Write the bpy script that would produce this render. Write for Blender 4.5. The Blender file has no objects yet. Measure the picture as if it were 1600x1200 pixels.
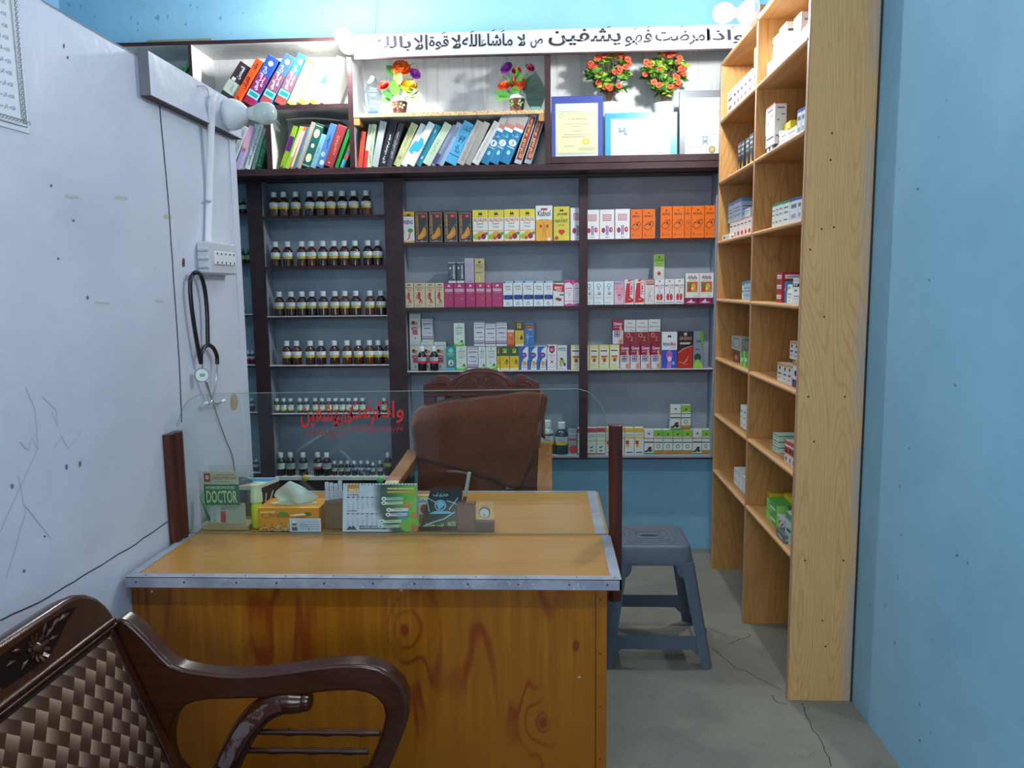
import bpy, math, random
from mathutils import Vector, Matrix
random.seed(7)
R = math.radians
SC = bpy.context.scene
COL = SC.collection
SC.cycles.transparent_max_bounces = 24

# ---------------------------------------------------------------- camera
F_, U_, V_, RO_, H_ = 1209.6, 855.1, 448.0, .0061, 1.5
_dY = Vector(((U_-800)/F_, (600-V_)/F_, -1)).normalized()
_dX = Vector((math.cos(RO_), math.sin(RO_), (U_-800)/F_*math.cos(RO_)+(600-V_)/F_*math.sin(RO_))).normalized()
_dZ = _dX.cross(_dY)

def at(x, y, X=None, Y=None, Z=None):
    """pixel of the photograph -> point on the plane X=, Y= or Z="""
    d = Vector(((x-800)/F_, (600-y)/F_, -1))
    w = Vector((d.dot(_dX), d.dot(_dY), d.dot(_dZ)))
    t = X/w.x if X is not None else Y/w.y if Y is not None else (Z-H_)/w.z
    return Vector((w.x*t, w.y*t, w.z*t+H_))

cd = bpy.data.cameras.new('camera'); cam = bpy.data.objects.new('camera', cd); COL.objects.link(cam)
cd.sensor_width = 36; cd.lens = F_/1600*36; cd.clip_start = .02
rot = Matrix(((_dX[0], _dX[1], _dX[2]), (_dY[0], _dY[1], _dY[2]), (_dZ[0], _dZ[1], _dZ[2])))
cam.matrix_world = Matrix.Translation((0, 0, H_)) @ rot.to_4x4()
SC.camera = cam

# ---------------------------------------------------------------- world, light, exposure
wd = bpy.data.worlds.new('world'); SC.world = wd; wd.use_nodes = True
wd.node_tree.nodes['Background'].inputs[0].default_value = (.62, .78, 1, 1)
wd.node_tree.nodes['Background'].inputs[1].default_value = .05
SC.view_settings.view_transform = 'Standard'; SC.view_settings.look = 'None'
SC.view_settings.gamma = 1; SC.view_settings.exposure = .22; SC.view_settings.use_curve_mapping = False
BULB_POWER = 720.0            # emission of the two lit lamps
def area(name, loc, rotv, sx, sy, power, colr):
    l = bpy.data.lights.new(name, 'AREA'); l.shape = 'RECTANGLE'; l.size = sx; l.size_y = sy; l.energy = power; l.color = colr
    o = bpy.data.objects.new(name, l); COL.objects.link(o); o.location = loc; o.rotation_euler = rotv; return o
# added fill light behind the camera, and the tube light on the ceiling over the waiting side
area('fill_behind_camera', (-.3, -1.8, 1.75), (R(90), 0, 0), 1.2, 1.1, 32, (.80, .90, 1))
area('tube_light', (-.2, .2, 3.28), (0, 0, 0), 1.2, .08, 26, (.95, .98, 1))

# ---------------------------------------------------------------- colours and materials
def lin(c):
    if isinstance(c, str):
        c = c.lstrip('#'); c = [int(c[i:i+2], 16)/255 for i in (0, 2, 4)]
    else: c = [v/255 for v in c]
    return tuple((v/12.92 if v <= .04045 else ((v+.055)/1.055)**2.4) for v in c)+(1,)
_M = {}
def mat(c, rough=.5, metal=0., name=None, spec=.5, emit=0):
    k = (str(c), rough, metal, spec, emit)
    if k in _M: return _M[k]
    m = bpy.data.materials.new(name or 'paint_%s' % str(c).strip('#')); m.use_nodes = True
    b = m.node_tree.nodes['Principled BSDF']
    b.inputs['Base Color'].default_value = lin(c); b.inputs['Roughness'].default_value = rough
    b.inputs['Metallic'].default_value = metal; b.inputs['Specular IOR Level'].default_value = spec
    if emit:
        b.inputs['Emission Color'].default_value = lin(c); b.inputs['Emission Strength'].default_value = emit
    m.diffuse_color = lin(c)
    _M[k] = m; return m

class NT:
    """small helper around one node tree"""
    def __init__(s, name, rough=.5, spec=.5):
        s.m = bpy.data.materials.new(name); s.m.use_nodes = True; s.t = s.m.node_tree; s.n = s.t.nodes
        s.b = s.n['Principled BSDF']; s.b.inputs['Roughness'].default_value = rough
        s.b.inputs['Specular IOR Level'].default_value = spec
        s.co = s.n.new('ShaderNodeTexCoord').outputs['Object']
    def lk(s, a, b): s.t.links.new(a, b)
    def put(s, sock, v):
        if hasattr(v, 'is_linked') or hasattr(v, 'links'): s.lk(v, sock)
        else: sock.default_value = v
    def math(s, op, a, b=0., c=None, clamp=False):
        q = s.n.new('ShaderNodeMath'); q.operation = op; q.use_clamp = clamp
        s.put(q.inputs[0], a); s.put(q.inputs[1], b)
        if c is not None: s.put(q.inputs[2], c)
        return q.outputs[0]
    def mapp(s, scale=(1, 1, 1), loc=(0, 0, 0), rot=(0, 0, 0), src=None):
        q = s.n.new('ShaderNodeMapping'); q.inputs['Scale'].default_value = scale; q.inputs['Location'].default_value = loc
        q.inputs['Rotation'].default_value = rot
        s.lk(src or s.co, q.inputs[0]); return q.outputs[0]
    def noise(s, scale, detail=4, rough=.5, vec=None, dist=0):
        q = s.n.new('ShaderNodeTexNoise'); q.inputs['Scale'].default_value = scale; q.inputs['Detail'].default_value = detail
        q.inputs['Roughness'].default_value = rough; q.inputs['Distortion'].default_value = dist
        s.lk(vec or s.co, q.inputs['Vector']); return q.outputs['Fac']
    def vor(s, scale, vec=None, feat='F1'):
        q = s.n.new('ShaderNodeTexVoronoi'); q.feature = feat; q.inputs['Scale'].default_value = scale
        s.lk(vec or s.co, q.inputs['Vector']); return q
    def ramp(s, fac, stops, interp='LINEAR'):
        q = s.n.new('ShaderNodeValToRGB'); q.color_ramp.interpolation = interp
        e = q.color_ramp.elements
        while len(e) > 1: e.remove(e[0])
        e[0].position = stops[0][0]; e[0].color = lin(stops[0][1])
        for p, c in stops[1:]:
            k = e.new(p); k.color = lin(c)
        s.lk(fac, q.inputs[0]); return q.outputs[0]
    def step(s, fac, lo, hi):
        q = s.n.new('ShaderNodeMapRange'); q.interpolation_type = 'SMOOTHSTEP'
        s.lk(fac, q.inputs[0]); q.inputs[1].default_value = lo; q.inputs[2].default_value = hi
        return q.outputs[0]
    def mix(s, fac, a, b, mode='MIX'):
        q = s.n.new('ShaderNodeMix'); q.data_type = 'RGBA'; q.blend_type = mode
        s.put(q.inputs[0], fac)
        for sock, v in ((q.inputs[6], a), (q.inputs[7], b)):
            if isinstance(v, (str, tuple)): sock.default_value = lin(v)
            else: s.lk(v, sock)
        return q.outputs[2]
    def xyz(s, src=None):
        q = s.n.new('ShaderNodeSeparateXYZ'); s.lk(src or s.co, q.inputs[0]); return q.outputs
    def vec(s, x, y, z):
        q = s.n.new('ShaderNodeCombineXYZ')
        for i, v in enumerate((x, y, z)): s.put(q.inputs[i], v)
        return q.outputs[0]
    def bump(s, h, strength=.3, dist=.01):
        q = s.n.new('ShaderNodeBump'); q.inputs['Strength'].default_value = strength; q.inputs['Distance'].default_value = dist
        s.lk(h, q.inputs['Height']); s.lk(q.outputs[0], s.b.inputs['Normal'])
    def col(s, c): s.lk(c, s.b.inputs['Base Color']); return s.m

def painted(name, base, dark, light, rough=.4, spots='6a6f78', spot_at=.78, scale=1., bump=.25, spec=.3, streak=None):
    t = NT(name, rough, spec)
    n1 = t.noise(1.6*scale, 5, .6); n2 = t.noise(14*scale, 4, .6)
    c = t.mix(t.step(n1, .35, .7), dark, light)
    c = t.mix(.45, c, base)
    c = t.mix(t.math('MULTIPLY', t.step(n2, .5, .75), .18), c, dark)
    sp = t.math('MULTIPLY', t.step(t.noise(38*scale, 2, .5), spot_at-.04, spot_at), t.step(t.noise(2.3*scale, 2), .5, .62))
    c = t.mix(t.math('MULTIPLY', sp, .5), c, spots)
    if streak:
        ns = t.noise(3, 3, .6, vec=t.mapp((9, 9, .5)))
        c = t.mix(t.math('MULTIPLY', t.step(ns, .52, .7), .3), c, streak)
    h = t.math('ADD', t.math('MULTIPLY', n1, 2.2), t.math('MULTIPLY', n2, .25))
    t.bump(h, bump, .02)
    return t.col(c)

def oak(name, light, mid, dark, rough=.42, axis='z', freq=9., seed=0., spec=.4, amt=1., smear=False):
    t = NT(name, rough, spec)
    sc = {'z': (3.2, 3.2, .42), 'y': (3.2, .42, 3.2), 'x': (.42, 3.2, 3.2)}[axis]
    v = t.mapp(sc, (seed, seed*1.7, seed*.6))
    f = t.noise(1.25, 1.5, .4, vec=v, dist=.25)
    w = t.math('FRACT', t.math('MULTIPLY', f, freq*2.2))
    w = t.math('ABSOLUTE', t.math('SUBTRACT', w, .5))
    fine = t.noise(60, 3, .6, vec=t.mapp(tuple(4 if s > 1 else .12 for s in sc)))
    c = t.mix(t.step(w, 0, .22), dark, mid)
    c = t.mix(.55*amt, light, c)
    c = t.mix(t.math('MULTIPLY', t.step(fine, .42, .68), .5*amt), c, dark)
    c = t.mix(t.math('MULTIPLY', t.step(t.noise(1.1, 2), .3, .8), .35), c, light)
    if smear:      # wall paint brushed over the edge next to the wall
        sm_ = t.math('MULTIPLY', t.step(t.xyz()[0], .17, .225), t.step(t.noise(1, 4, .6, vec=t.mapp((14, 14, 2.2))), .36, .58))
        c = t.mix(t.math('MULTIPLY', sm_, .6), c, '93a9b8')
    t.bump(fine, .08, .003)
    return t.col(c)

M_BLUE = painted('blue_wall_paint', '8cc0dc', '80b5d2', '98cae4', .55, '3b6c88', .76, 1., .35)
M_PART = painted('white_board_paint', 'd2d4e2', 'c4c8d6', 'dadbe8', .3, '7c808a', .78, 1., .30, .5)
M_GREY = painted('grey_shelf_paint', '98a0ac', '8d96a3', 'a6adb6', .5, '70777e', .8, 3., .1)
M_WHITEP = painted('white_shelf_paint', 'd9dad9', 'cacccc', 'e4e4e2', .5, '6a5f5a', .72, 3.5, .12, .4, '8d8a86')
M_DARK = painted('dark_brown_paint', '3c272a', '2f1f22', '4a3032', .42, 'b9aaa6', .80, 5., .12)
M_OAK = oak('oak_veneer', 'c4955a', 'b8884c', '956534', .42, freq=13.)
M_OAKS = oak('oak_veneer_side', 'e6b67a', 'dcaa6a', 'b07c40', .4, seed=3.3, freq=24., amt=.7, smear=True)
M_OAKY = oak('oak_shelf_board', 'c2955f', 'b98a52', '996a3a', .5, 'y', 5)
M_DTOP = oak('desk_top_laminate', 'b98746', 'b07e3e', '966833', .25, 'x', 5, 1.2, .5, .7)
M_ARM = oak('armrest_varnished_wood', '94602c', '865224', '5c3414', .35, 'y', 6, 2.2)
M_WOODRED = oak('red_brown_wood', '6a3426', '5c2b20', '401b14', .4, 'x', 6, 4.4)
M_POST = oak('varnished_post_wood', '56261a', '4a2015', '32140d', .28, 'z', 5, 2.7)
M_CHAIRW = oak('dark_walnut_gloss', '44200f', '381a0d', '240f08', .22, 'x', 4, 6.1, .5)
M_STEEL = painted('worn_metal_strip', '9a9dac', '74778a', 'b4b8c2', .35, 'd8dade', .64, 6., .1, .7)
M_STOOL = painted('grey_plastic', '5a6471', '56606d', '5e6875', .42, '8a93a0', .84, 4, .03)
M_CHIP = NT('chipboard_edge', .7)
_c = M_CHIP.ramp(M_CHIP.noise(140, 2, .6), [(.3, '7d5a34'), (.45, 'd1a873'), (.6, 'e3c494')])
M_CHIP = M_CHIP.col(_c)
M_INK = mat('1d1f2b', .6); M_WHITE = mat('e8eaea', .45); M_PAPER = mat('e6e8ea', .7); M_PAGES = mat('d9d2bd', .8)

def clear(name, tint, base=.06, rough=.02, ior=1.5):
    t = NT(name); t.n.remove(t.b); out = t.n['Material Output']
    tr = t.n.new('ShaderNodeBsdfTransparent'); tr.inputs[0].default_value = lin(tint)
    gl = t.n.new('ShaderNodeBsdfGlossy'); gl.inputs['Roughness'].default_value = rough
    ge = t.n.new('ShaderNodeNewGeometry'); dt = t.n.new('ShaderNodeVectorMath'); dt.operation = 'DOT_PRODUCT'
    t.lk(ge.outputs['Normal'], dt.inputs[0]); t.lk(ge.outputs['Incoming'], dt.inputs[1])
    fr = t.math('ADD', .04, t.math('MULTIPLY', .96, t.math('POWER', t.math('SUBTRACT', 1., t.math('ABSOLUTE', dt.outputs['Value']), clamp=True), 5.)))
    mx = t.n.new('ShaderNodeMixShader')
    t.lk(t.math('ADD', fr, base, clamp=True), mx.inputs[0]); t.lk(tr.outputs[0], mx.inputs[1]); t.lk(gl.outputs[0], mx.inputs[2])
    t.lk(mx.outputs[0], out.inputs[0]); return t.m
M_GLASS = clear('sheet_glass', 'f6fbf9', -.01)
M_GEDGE = mat('7f9893', .2, spec=.6)
M_ACRYL = clear('clear_acrylic', 'fbfdfb', .0)
M_BOTG = clear('amber_glass', '6b3210', .02, .05)

# ---------------------------------------------------------------- text
_JOIN = {}
for ch, base, n in [('ا',0xFE8D,2),('ب',0xFE8F,4),('ة',0xFE93,2),('ت',0xFE95,4),('ث',0xFE99,4),('ج',0xFE9D,4),('ح',0xFEA1,4),('خ',0xFEA5,4),('د',0xFEA9,2),('ذ',0xFEAB,2),('ر',0xFEAD,2),('ز',0xFEAF,2),('س',0xFEB1,4),('ش',0xFEB5,4),('ص',0xFEB9,4),('ض',0xFEBD,4),('ط',0xFEC1,4),('ظ',0xFEC5,4),('ع',0xFEC9,4),('غ',0xFECD,4),('ف',0xFED1,4),('ق',0xFED5,4),('ك',0xFED9,4),('ل',0xFEDD,4),('م',0xFEE1,4),('ن',0xFEE5,4),('ه',0xFEE9,4),('و',0xFEED,2),('ي',0xFEF1,4),('أ',0xFE83,2),('إ',0xFE87,2),('ء',0xFE80,1),('\x01',0xFEFB,2)]:
    _JOIN[ch] = (base, n)
def AR(s):
    s = s.replace('لا', '\x01'); out = ''
    for i, c in enumerate(s):
        if c not in _JOIN: out += c; continue
        b, n = _JOIN[c]
        p = i > 0 and s[i-1] in _JOIN and _JOIN[s[i-1]][1] == 4
        q = i+1 < len(s) and s[i+1] in _JOIN and _JOIN[s[i+1]][1] > 1
        if n == 4: k = 3 if p and q else 2 if q else 1 if p else 0
        elif n == 2: k = 1 if p else 0
        else: k = 0
        out += chr(b+k)
    return out[::-1]
_T = {}
def glyphs(s, bold=0.):
    """the outline of a string as verts in a unit box, with faces and the width/height ratio"""
    k = (s, bold)
    if k in _T: return _T[k]
    c = bpy.data.curves.new('t', 'FONT'); c.body = s; c.resolution_u = 2; c.offset = bold
    o = bpy.data.objects.new('t', c); COL.objects.link(o)
    bpy.context.view_layer.update()
    m = bpy.data.meshes.new_from_object(o.evaluated_get(bpy.context.evaluated_depsgraph_get()))
    vs = [(v.co.x, v.co.y) for v in m.vertices]; fs = [tuple(p.vertices) for p in m.polygons]
    bpy.data.objects.remove(o); bpy.data.meshes.remove(m); bpy.data.curves.remove(c)
    if not vs: vs = [(0, 0), (1, 0), (1, 1)]; fs = []
    x0 = min(v[0] for v in vs); x1 = max(v[0] for v in vs); y0 = min(v[1] for v in vs); y1 = max(v[1] for v in vs)
    w = max(x1-x0, 1e-6); h = max(y1-y0, 1e-6)
    _T[k] = ([((v[0]-x0)/w, (v[1]-y0)/h) for v in vs], fs, w/h); return _T[k]

# ---------------------------------------------------------------- mesh builder
class MB:
    def __init__(s): s.v = []; s.f = []; s.mi = []; s.ms = []
    def _m(s, m):
        if m not in s.ms: s.ms.append(m)
        return s.ms.index(m)
    def add(s, vs, fs, m):
        o = len(s.v); s.v += [tuple(v) for v in vs]; k = s._m(m)
        for f in fs: s.f.append(tuple(o+i for i in f)); s.mi.append(k)
        return s
    def box(s, x0, x1, y0, y1, z0, z1, m, c=0.):
        if x0 > x1: x0, x1 = x1, x0
        if y0 > y1: y0, y1 = y1, y0
        if z0 > z1: z0, z1 = z1, z0
        if c <= 0:
            vs = [(x, y, z) for x in (x0, x1) for y in (y0, y1) for z in (z0, z1)]
            return s.add(vs, [(0,1,3,2),(4,6,7,5),(0,4,5,1),(2,3,7,6),(0,2,6,4),(1,5,7,3)], m)
        import itertools
        vs = []; idx = {}
        for cx, cy, cz in itertools.product((0, 1), repeat=3):
            for a in range(3):
                p = []
                for ax, (cc, lo, hi) in enumerate(((cx, x0, x1), (cy, y0, y1), (cz, z0, z1))):
                    e = hi if cc else lo
                    if ax != a: e += -c if cc else c
                    p.append(e)
                idx[(cx, cy, cz, a)] = len(vs); vs.append(tuple(p))
        fs = []
        for a in range(3):
            b, d = (a+1) % 3, (a+2) % 3
            for sd in (0, 1):
                q = []
                for u, w in ((0, 0), (1, 0), (1, 1), (0, 1)):
                    k = [0, 0, 0]; k[a] = sd; k[b] = u; k[d] = w; q.append(idx[tuple(k)+(a,)])
                fs.append(tuple(q if sd else q[::-1]))
            for u in (0, 1):
                for w in (0, 1):      # edge along a
                    k0 = [0, 0, 0]; k0[b] = u; k0[d] = w; k1 = list(k0); k1[a] = 1
                    q = (idx[tuple(k0)+(b,)], idx[tuple(k1)+(b,)], idx[tuple(k1)+(d,)], idx[tuple(k0)+(d,)])
                    fs.append(q if u != w else q[::-1])
        for k in itertools.product((0, 1), repeat=3):
            q = tuple(idx[k+(a,)] for a in range(3)); fs.append(q if sum(k) % 2 else q[::-1])
        return s.add(vs, fs, m)
    def tube(s, pts, r, m, seg=10, caps=True, flat=1., up=None):
        pts = [Vector(p) for p in pts]; n = len(pts)
        rs = r if isinstance(r, (list, tuple)) else [r]*n
        vs = []; prev = None
        for i, p in enumerate(pts):
            t = (pts[min(i+1, n-1)]-pts[max(i-1, 0)]).normalized()
            if prev is None:
                a = Vector(up) if up else (Vector((0, 0, 1)) if abs(t.z) < .9 else Vector((1, 0, 0)))
            else: a = prev
            a = (a-t*a.dot(t)).normalized(); b = t.cross(a); prev = a
            for k in range(seg):
                an = 2*math.pi*k/seg
                vs.append(p+a*math.cos(an)*rs[i]+b*math.sin(an)*rs[i]*flat)
        fs = [(i*seg+k, i*seg+(k+1) % seg, (i+1)*seg+(k+1) % seg, (i+1)*seg+k) for i in range(n-1) for k in range(seg)]
        if caps: fs += [tuple(range(seg))[::-1], tuple((n-1)*seg+k for k in range(seg))]
        return s.add(vs, fs, m)
    def lathe(s, prof, m, seg=20, c=(0, 0, 0), ax='z', mats=None):
        vs = []; c = Vector(c)
        for r, h in prof:
            for k in range(seg):
                an = 2*math.pi*k/seg; a, b = r*math.cos(an), r*math.sin(an)
                vs.append(c+(Vector((a, b, h)) if ax == 'z' else Vector((h, a, b)) if ax == 'x' else Vector((b, h, a))))
        n = len(prof); o = len(s.v); s.v += [tuple(v) for v in vs]
        for i in range(n-1):
            mm = s._m(mats[i] if mats else m)
            for k in range(seg):
                s.f.append(tuple(o+q for q in (i*seg+k, i*seg+(k+1) % seg, (i+1)*seg+(k+1) % seg, (i+1)*seg+k))); s.mi.append(mm)
        s.f.append(tuple(o+k for k in range(seg))[::-1]); s.mi.append(s._m(mats[0] if mats else m))
        s.f.append(tuple(o+(n-1)*seg+k for k in range(seg))); s.mi.append(s._m(mats[-1] if mats else m))
        return s
    def prism(s, pts, off, m):
        """closed outline (3d points) extruded by the vector off"""
        n = len(pts); a = [Vector(p) for p in pts]; b = [p+Vector(off) for p in a]
        s.add(a+b, [tuple(range(n)), tuple(range(n, 2*n))[::-1]]+[(i, i+n, (i+1) % n+n, (i+1) % n) for i in range(n)], m)
        return s
    def grid(s, fn, nu, nv, m):
        vs = [fn(i/nu, j/nv) for j in range(nv+1) for i in range(nu+1)]
        fs = [(j*(nu+1)+i, j*(nu+1)+i+1, (j+1)*(nu+1)+i+1, (j+1)*(nu+1)+i) for j in range(nv) for i in range(nu)]
        return s.add(vs, fs, m)
    def ribbon(s, pts, nrm, w, m):
        pts = [Vector(p) for p in pts]; nrm = Vector(nrm); vs = []
        for i, p in enumerate(pts):
            t = (pts[min(i+1, len(pts)-1)]-pts[max(i-1, 0)]).normalized(); b = t.cross(nrm).normalized()*w*.5
            vs += [p+b, p-b]
        return s.add(vs, [(2*i, 2*i+1, 2*i+3, 2*i+2) for i in range(len(pts)-1)], m)
    # flat artwork on a rectangular face: o origin (lower left), r right edge, u up edge, n normal
    def art(s, ops, o, r, u, n, W=1., H=1., lift=.00035):
        o, r, u, n = Vector(o), Vector(r), Vector(u), Vector(n)
        def P(x, y, k): return o+r*x+u*y+n*lift*k
        L = 1
        asp = r.length/u.length
        pk = None
        for op in ops:
            k = op[0]
            if k not in 'EP' and not (k == 't' and pk == 't'): L += max(.35, .0001/lift)
            pk = k
            if k == 'r':
                _, x0, y0, x1, y1, c = op
                s.add([P(x0, y0, L), P(x1, y0, L), P(x1, y1, L), P(x0, y1, L)], [(0, 1, 2, 3)], mat(c))
            elif k in 'eE':
                _, x, y, rx, ry, c = op
                s.add([P(x+rx*math.cos(2*math.pi*i/16), y+ry*math.sin(2*math.pi*i/16), L) for i in range(16)], [tuple(range(16))], mat(c))
            elif k == 'o':      # ring
                _, x, y, rx, ry, w, c = op
                vs = []
                for i in range(20):
                    a = 2*math.pi*i/20; vs += [P(x+rx*math.cos(a), y+ry*math.sin(a), L), P(x+rx*(1-w)*math.cos(a), y+ry*(1-w)*math.sin(a), L)]
                s.add(vs, [(2*i, (2*i+2) % 40, (2*i+3) % 40, 2*i+1) for i in range(20)], mat(c))
            elif k in 'pP':
                s.add([P(x, y, L) for x, y in op[1]], [tuple(range(len(op[1])))], mat(op[2]))
            elif k == 'l':      # line of given width
                _, pts, w, c = op
                s.ribbon([P(x, y, L) for x, y in pts], n, w*r.length, mat(c))
            elif k == 't':      # text fitted in x0,y0,x1,y1 ; vertical if op[7]
                _, tx, x0, y0, x1, y1, c = op[:7]
                vert = len(op) > 7 and op[7]
                vs, fs, a = glyphs(tx, .02 if len(op) > 8 and op[8] else .0)
                if vert: q = [P(x1-v[1]*(x1-x0), y0+v[0]*(y1-y0), L) for v in vs]
                else: q = [P(x0+v[0]*(x1-x0), y0+v[1]*(y1-y0), L) for v in vs]
                s.add(q, fs, mat(c))
        return s
    def mesh(s, name, smooth=None, fix=False):
        me = bpy.data.meshes.new(name); me.from_pydata(s.v, [], s.f)
        for m in s.ms: me.materials.append(m)
        me.polygons.foreach_set('material_index', s.mi)
        if fix:
            import bmesh
            bm = bmesh.new(); bm.from_mesh(me); bmesh.ops.recalc_face_normals(bm, faces=bm.faces); bm.to_mesh(me); bm.free()
        if smooth is not None:
            me.polygons.foreach_set('use_smooth', [True]*len(me.polygons)); me.set_sharp_from_angle(angle=R(smooth))
        me.update(); return me
    def build(s, name, parent=None, smooth=None, loc=None, bevel=0, seg=2, sub=0, solid=0, fix=False, world=False):
        if world:      # geometry given in room coordinates: make it relative to the parents
            w = Vector((0, 0, 0)); q = parent
            while q is not None: w += q.location; q = q.parent
            s.v = [tuple(Vector(v)-w) for v in s.v]
        o = bpy.data.objects.new(name, s.mesh(name, smooth, fix or bevel > 0)); COL.objects.link(o)
        if parent is not None: o.parent = parent
        if loc is not None: o.location = loc
        if solid:
            q = o.modifiers.new('thickness', 'SOLIDIFY'); q.thickness = solid; q.offset = -1
        if bevel:
            q = o.modifiers.new('bevel', 'BEVEL'); q.width = bevel; q.segments = seg; q.limit_method = 'ANGLE'; q.angle_limit = R(35)
            q.harden_normals = False
        if sub:
            q = o.modifiers.new('sub', 'SUBSURF'); q.levels = q.render_levels = sub
        return o

def tag(o, label, cat, group=None):
    o['label'] = label; o['category'] = cat
    if group: o['group'] = group
    return o
def struct(o): o['kind'] = 'structure'; return o
def thing(name, label, cat, loc=(0, 0, 0), group=None):
    o = bpy.data.objects.new(name, None); COL.objects.link(o); o.location = loc; o.empty_display_size = .05
    return tag(o, label, cat, group)
def copy_tree(o, parent=None):
    c = o.copy(); COL.objects.link(c)
    if parent is not None: c.parent = parent
    for ch in list(o.children): copy_tree(ch, c)
    return c
ORD = ['first', 'second', 'third', 'fourth', 'fifth', 'sixth', 'seventh', 'eighth', 'ninth', 'tenth', 'eleventh', 'twelfth', 'thirteenth', 'fourteenth', 'fifteenth']
def nth(i, n):
    """place in a row counted from the left, in words"""
    if n == 1: return 'only'
    if i == 0: return 'leftmost'
    if i == n-1: return 'rightmost'
    return ORD[i]
def smoothpath(p, n=6):
    p = [Vector(q) for q in p]; out = []
    for i in range(len(p)-1):
        a, b, c, d = p[max(i-1, 0)], p[i], p[i+1], p[min(i+2, len(p)-1)]
        for k in range(n):
            t = k/n; out.append(.5*((2*b)+(c-a)*t+(2*a-5*b+4*c-d)*t*t+(3*b-a-3*c+d)*t**3))
    out.append(p[-1]); return out
# ================================================================ THE ROOM
XR, XP, YB, XL, YN, ZC = 1.09, -1.134, 4.33, -2.65, -1.9, 3.32
def floor_mat():
    t = NT('concrete_floor', .6, .3)
    n1 = t.noise(1.3, 5, .65); n2 = t.noise(9, 5, .7); n3 = t.noise(120, 2, .5)
    c = t.ramp(n1, [(.3, '73736a'), (.5, '817f75'), (.7, '8e8c80')])
    c = t.mix(t.math('MULTIPLY', t.step(n2, .5, .75), .5), c, '646660')
    c = t.mix(t.math('MULTIPLY', t.step(n3, .5, .8), .25), c, 'b0b0a5')
    sp = t.step(t.vor(5.5, t.mapp((1, 1, 1), (.3, .2, 0))).outputs['Distance'], .055, .03)
    c = t.mix(t.math('MULTIPLY', sp, t.step(t.noise(1.7, 1), .55, .6)), c, 'c5c8c6')
    t.bump(n2, .15, .01)
    return t.col(c)
M_FLOOR = floor_mat()
f = MB().box(XL-.1, XR+.1, YN-.1, YB+.1, -.1, 0, M_FLOOR)
crk = mat('3f423f', .9)
for pts in ([(1113, 1014), (1135, 1030), (1150, 1044), (1172, 1052), (1200, 1068), (1229, 1081)], [(1254, 1100), (1262, 1124), (1272, 1142), (1283, 1158), (1292, 1178), (1303, 1205)], [(1140, 1006), (1156, 999), (1180, 990)], [(1203, 1085), (1215, 1098), (1232, 1100)]):
    pp = []
    for i in range(len(pts)-1):
        for k in range(4):
            a, b = pts[i], pts[i+1]; t_ = k/4
            q = at(a[0]+(b[0]-a[0])*t_+random.uniform(-1.5, 1.5), a[1]+(b[1]-a[1])*t_+random.uniform(-1.2, 1.2), Z=.0006); pp.append(q)
    f.ribbon(pp, (0, 0, 1), .0035, crk)
struct(f.build('floor'))
wr_ = MB().box(XR, XR+.1, YN-.1, YB+.1, 0, ZC, M_BLUE); nick = mat('5d8ba8', .8)
for (x, y, s_) in [(1398, 1004, 3), (1406, 760, 3), (1437, 1157, 3), (1383, 947, 2), (1492, 602, 3), (1434, 295, 3), (1452, 438, 3), (1408, 835, 2), (1360, 945, 1.5), (1495, 868, 3), (1512, 880, 2.5), (1420, 700, 2)]:
    wr_.add([at(x+s_*random.uniform(.3, 1)*math.cos(t_/9*6.283), y+s_*1.2*random.uniform(.3, 1)*math.sin(t_/9*6.283), X=XR-.0006) for t_ in range(9)], [tuple(range(9))], nick)
struct(wr_.build('wall_right'))
wb = MB().box(XL, XR, YB, YB+.1, 0, ZC, M_BLUE); peel = mat('66a3c2', .8)
for (x, y, s_) in [(108, 8, 5), (126, 10, 4), (148, 25, 4), (150, 45, 2), (205, 28, 4), (215, 36, 5), (246, 28, 6), (262, 26, 4), (240, 40, 2), (215, 48, 3), (290, 38, 4), (298, 8, 4), (345, 28, 5), (308, 12, 3), (226, 8, 2), (380, 20, 3), (430, 12, 2), (505, 20, 2), (560, 35, 2)]:
    wb.add([at(x+s_*.8*random.uniform(.2, 1)*math.cos(t_/9*6.283), y+s_*random.uniform(.3, 1)*math.sin(t_/9*6.283), Y=YB-.0006) for t_ in range(9)], [tuple(range(9))], peel)
struct(wb.build('wall_back'))
struct(MB().box(XL-.1, XL, YN, YB+.1, 0, ZC, M_BLUE).build('wall_left'))
w = MB()      # unseen near wall; its opening is added to suit the fill light
w.box(XL, -.95, YN-.1, YN, 0, ZC, M_BLUE); w.box(.35, XR, YN-.1, YN, 0, ZC, M_BLUE); w.box(-.95, .35, YN-.1, YN, 2.2, ZC, M_BLUE)
struct(w.build('wall_near'))
struct(MB().box(XL-.1, XR+.1, YN-.1, YB+.1, ZC, ZC+.1, mat('c9d3d6', .8)).build('ceiling'))
# thin raised seam on the back wall and the dark joint behind the case
s_ = MB(); a, b = at(585, 52, Y=YB-.004), at(590, -10, Y=YB-.004); s_.tube([a, b], .006, M_BLUE, 6); struct(s_.build('trim_1'))

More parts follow.
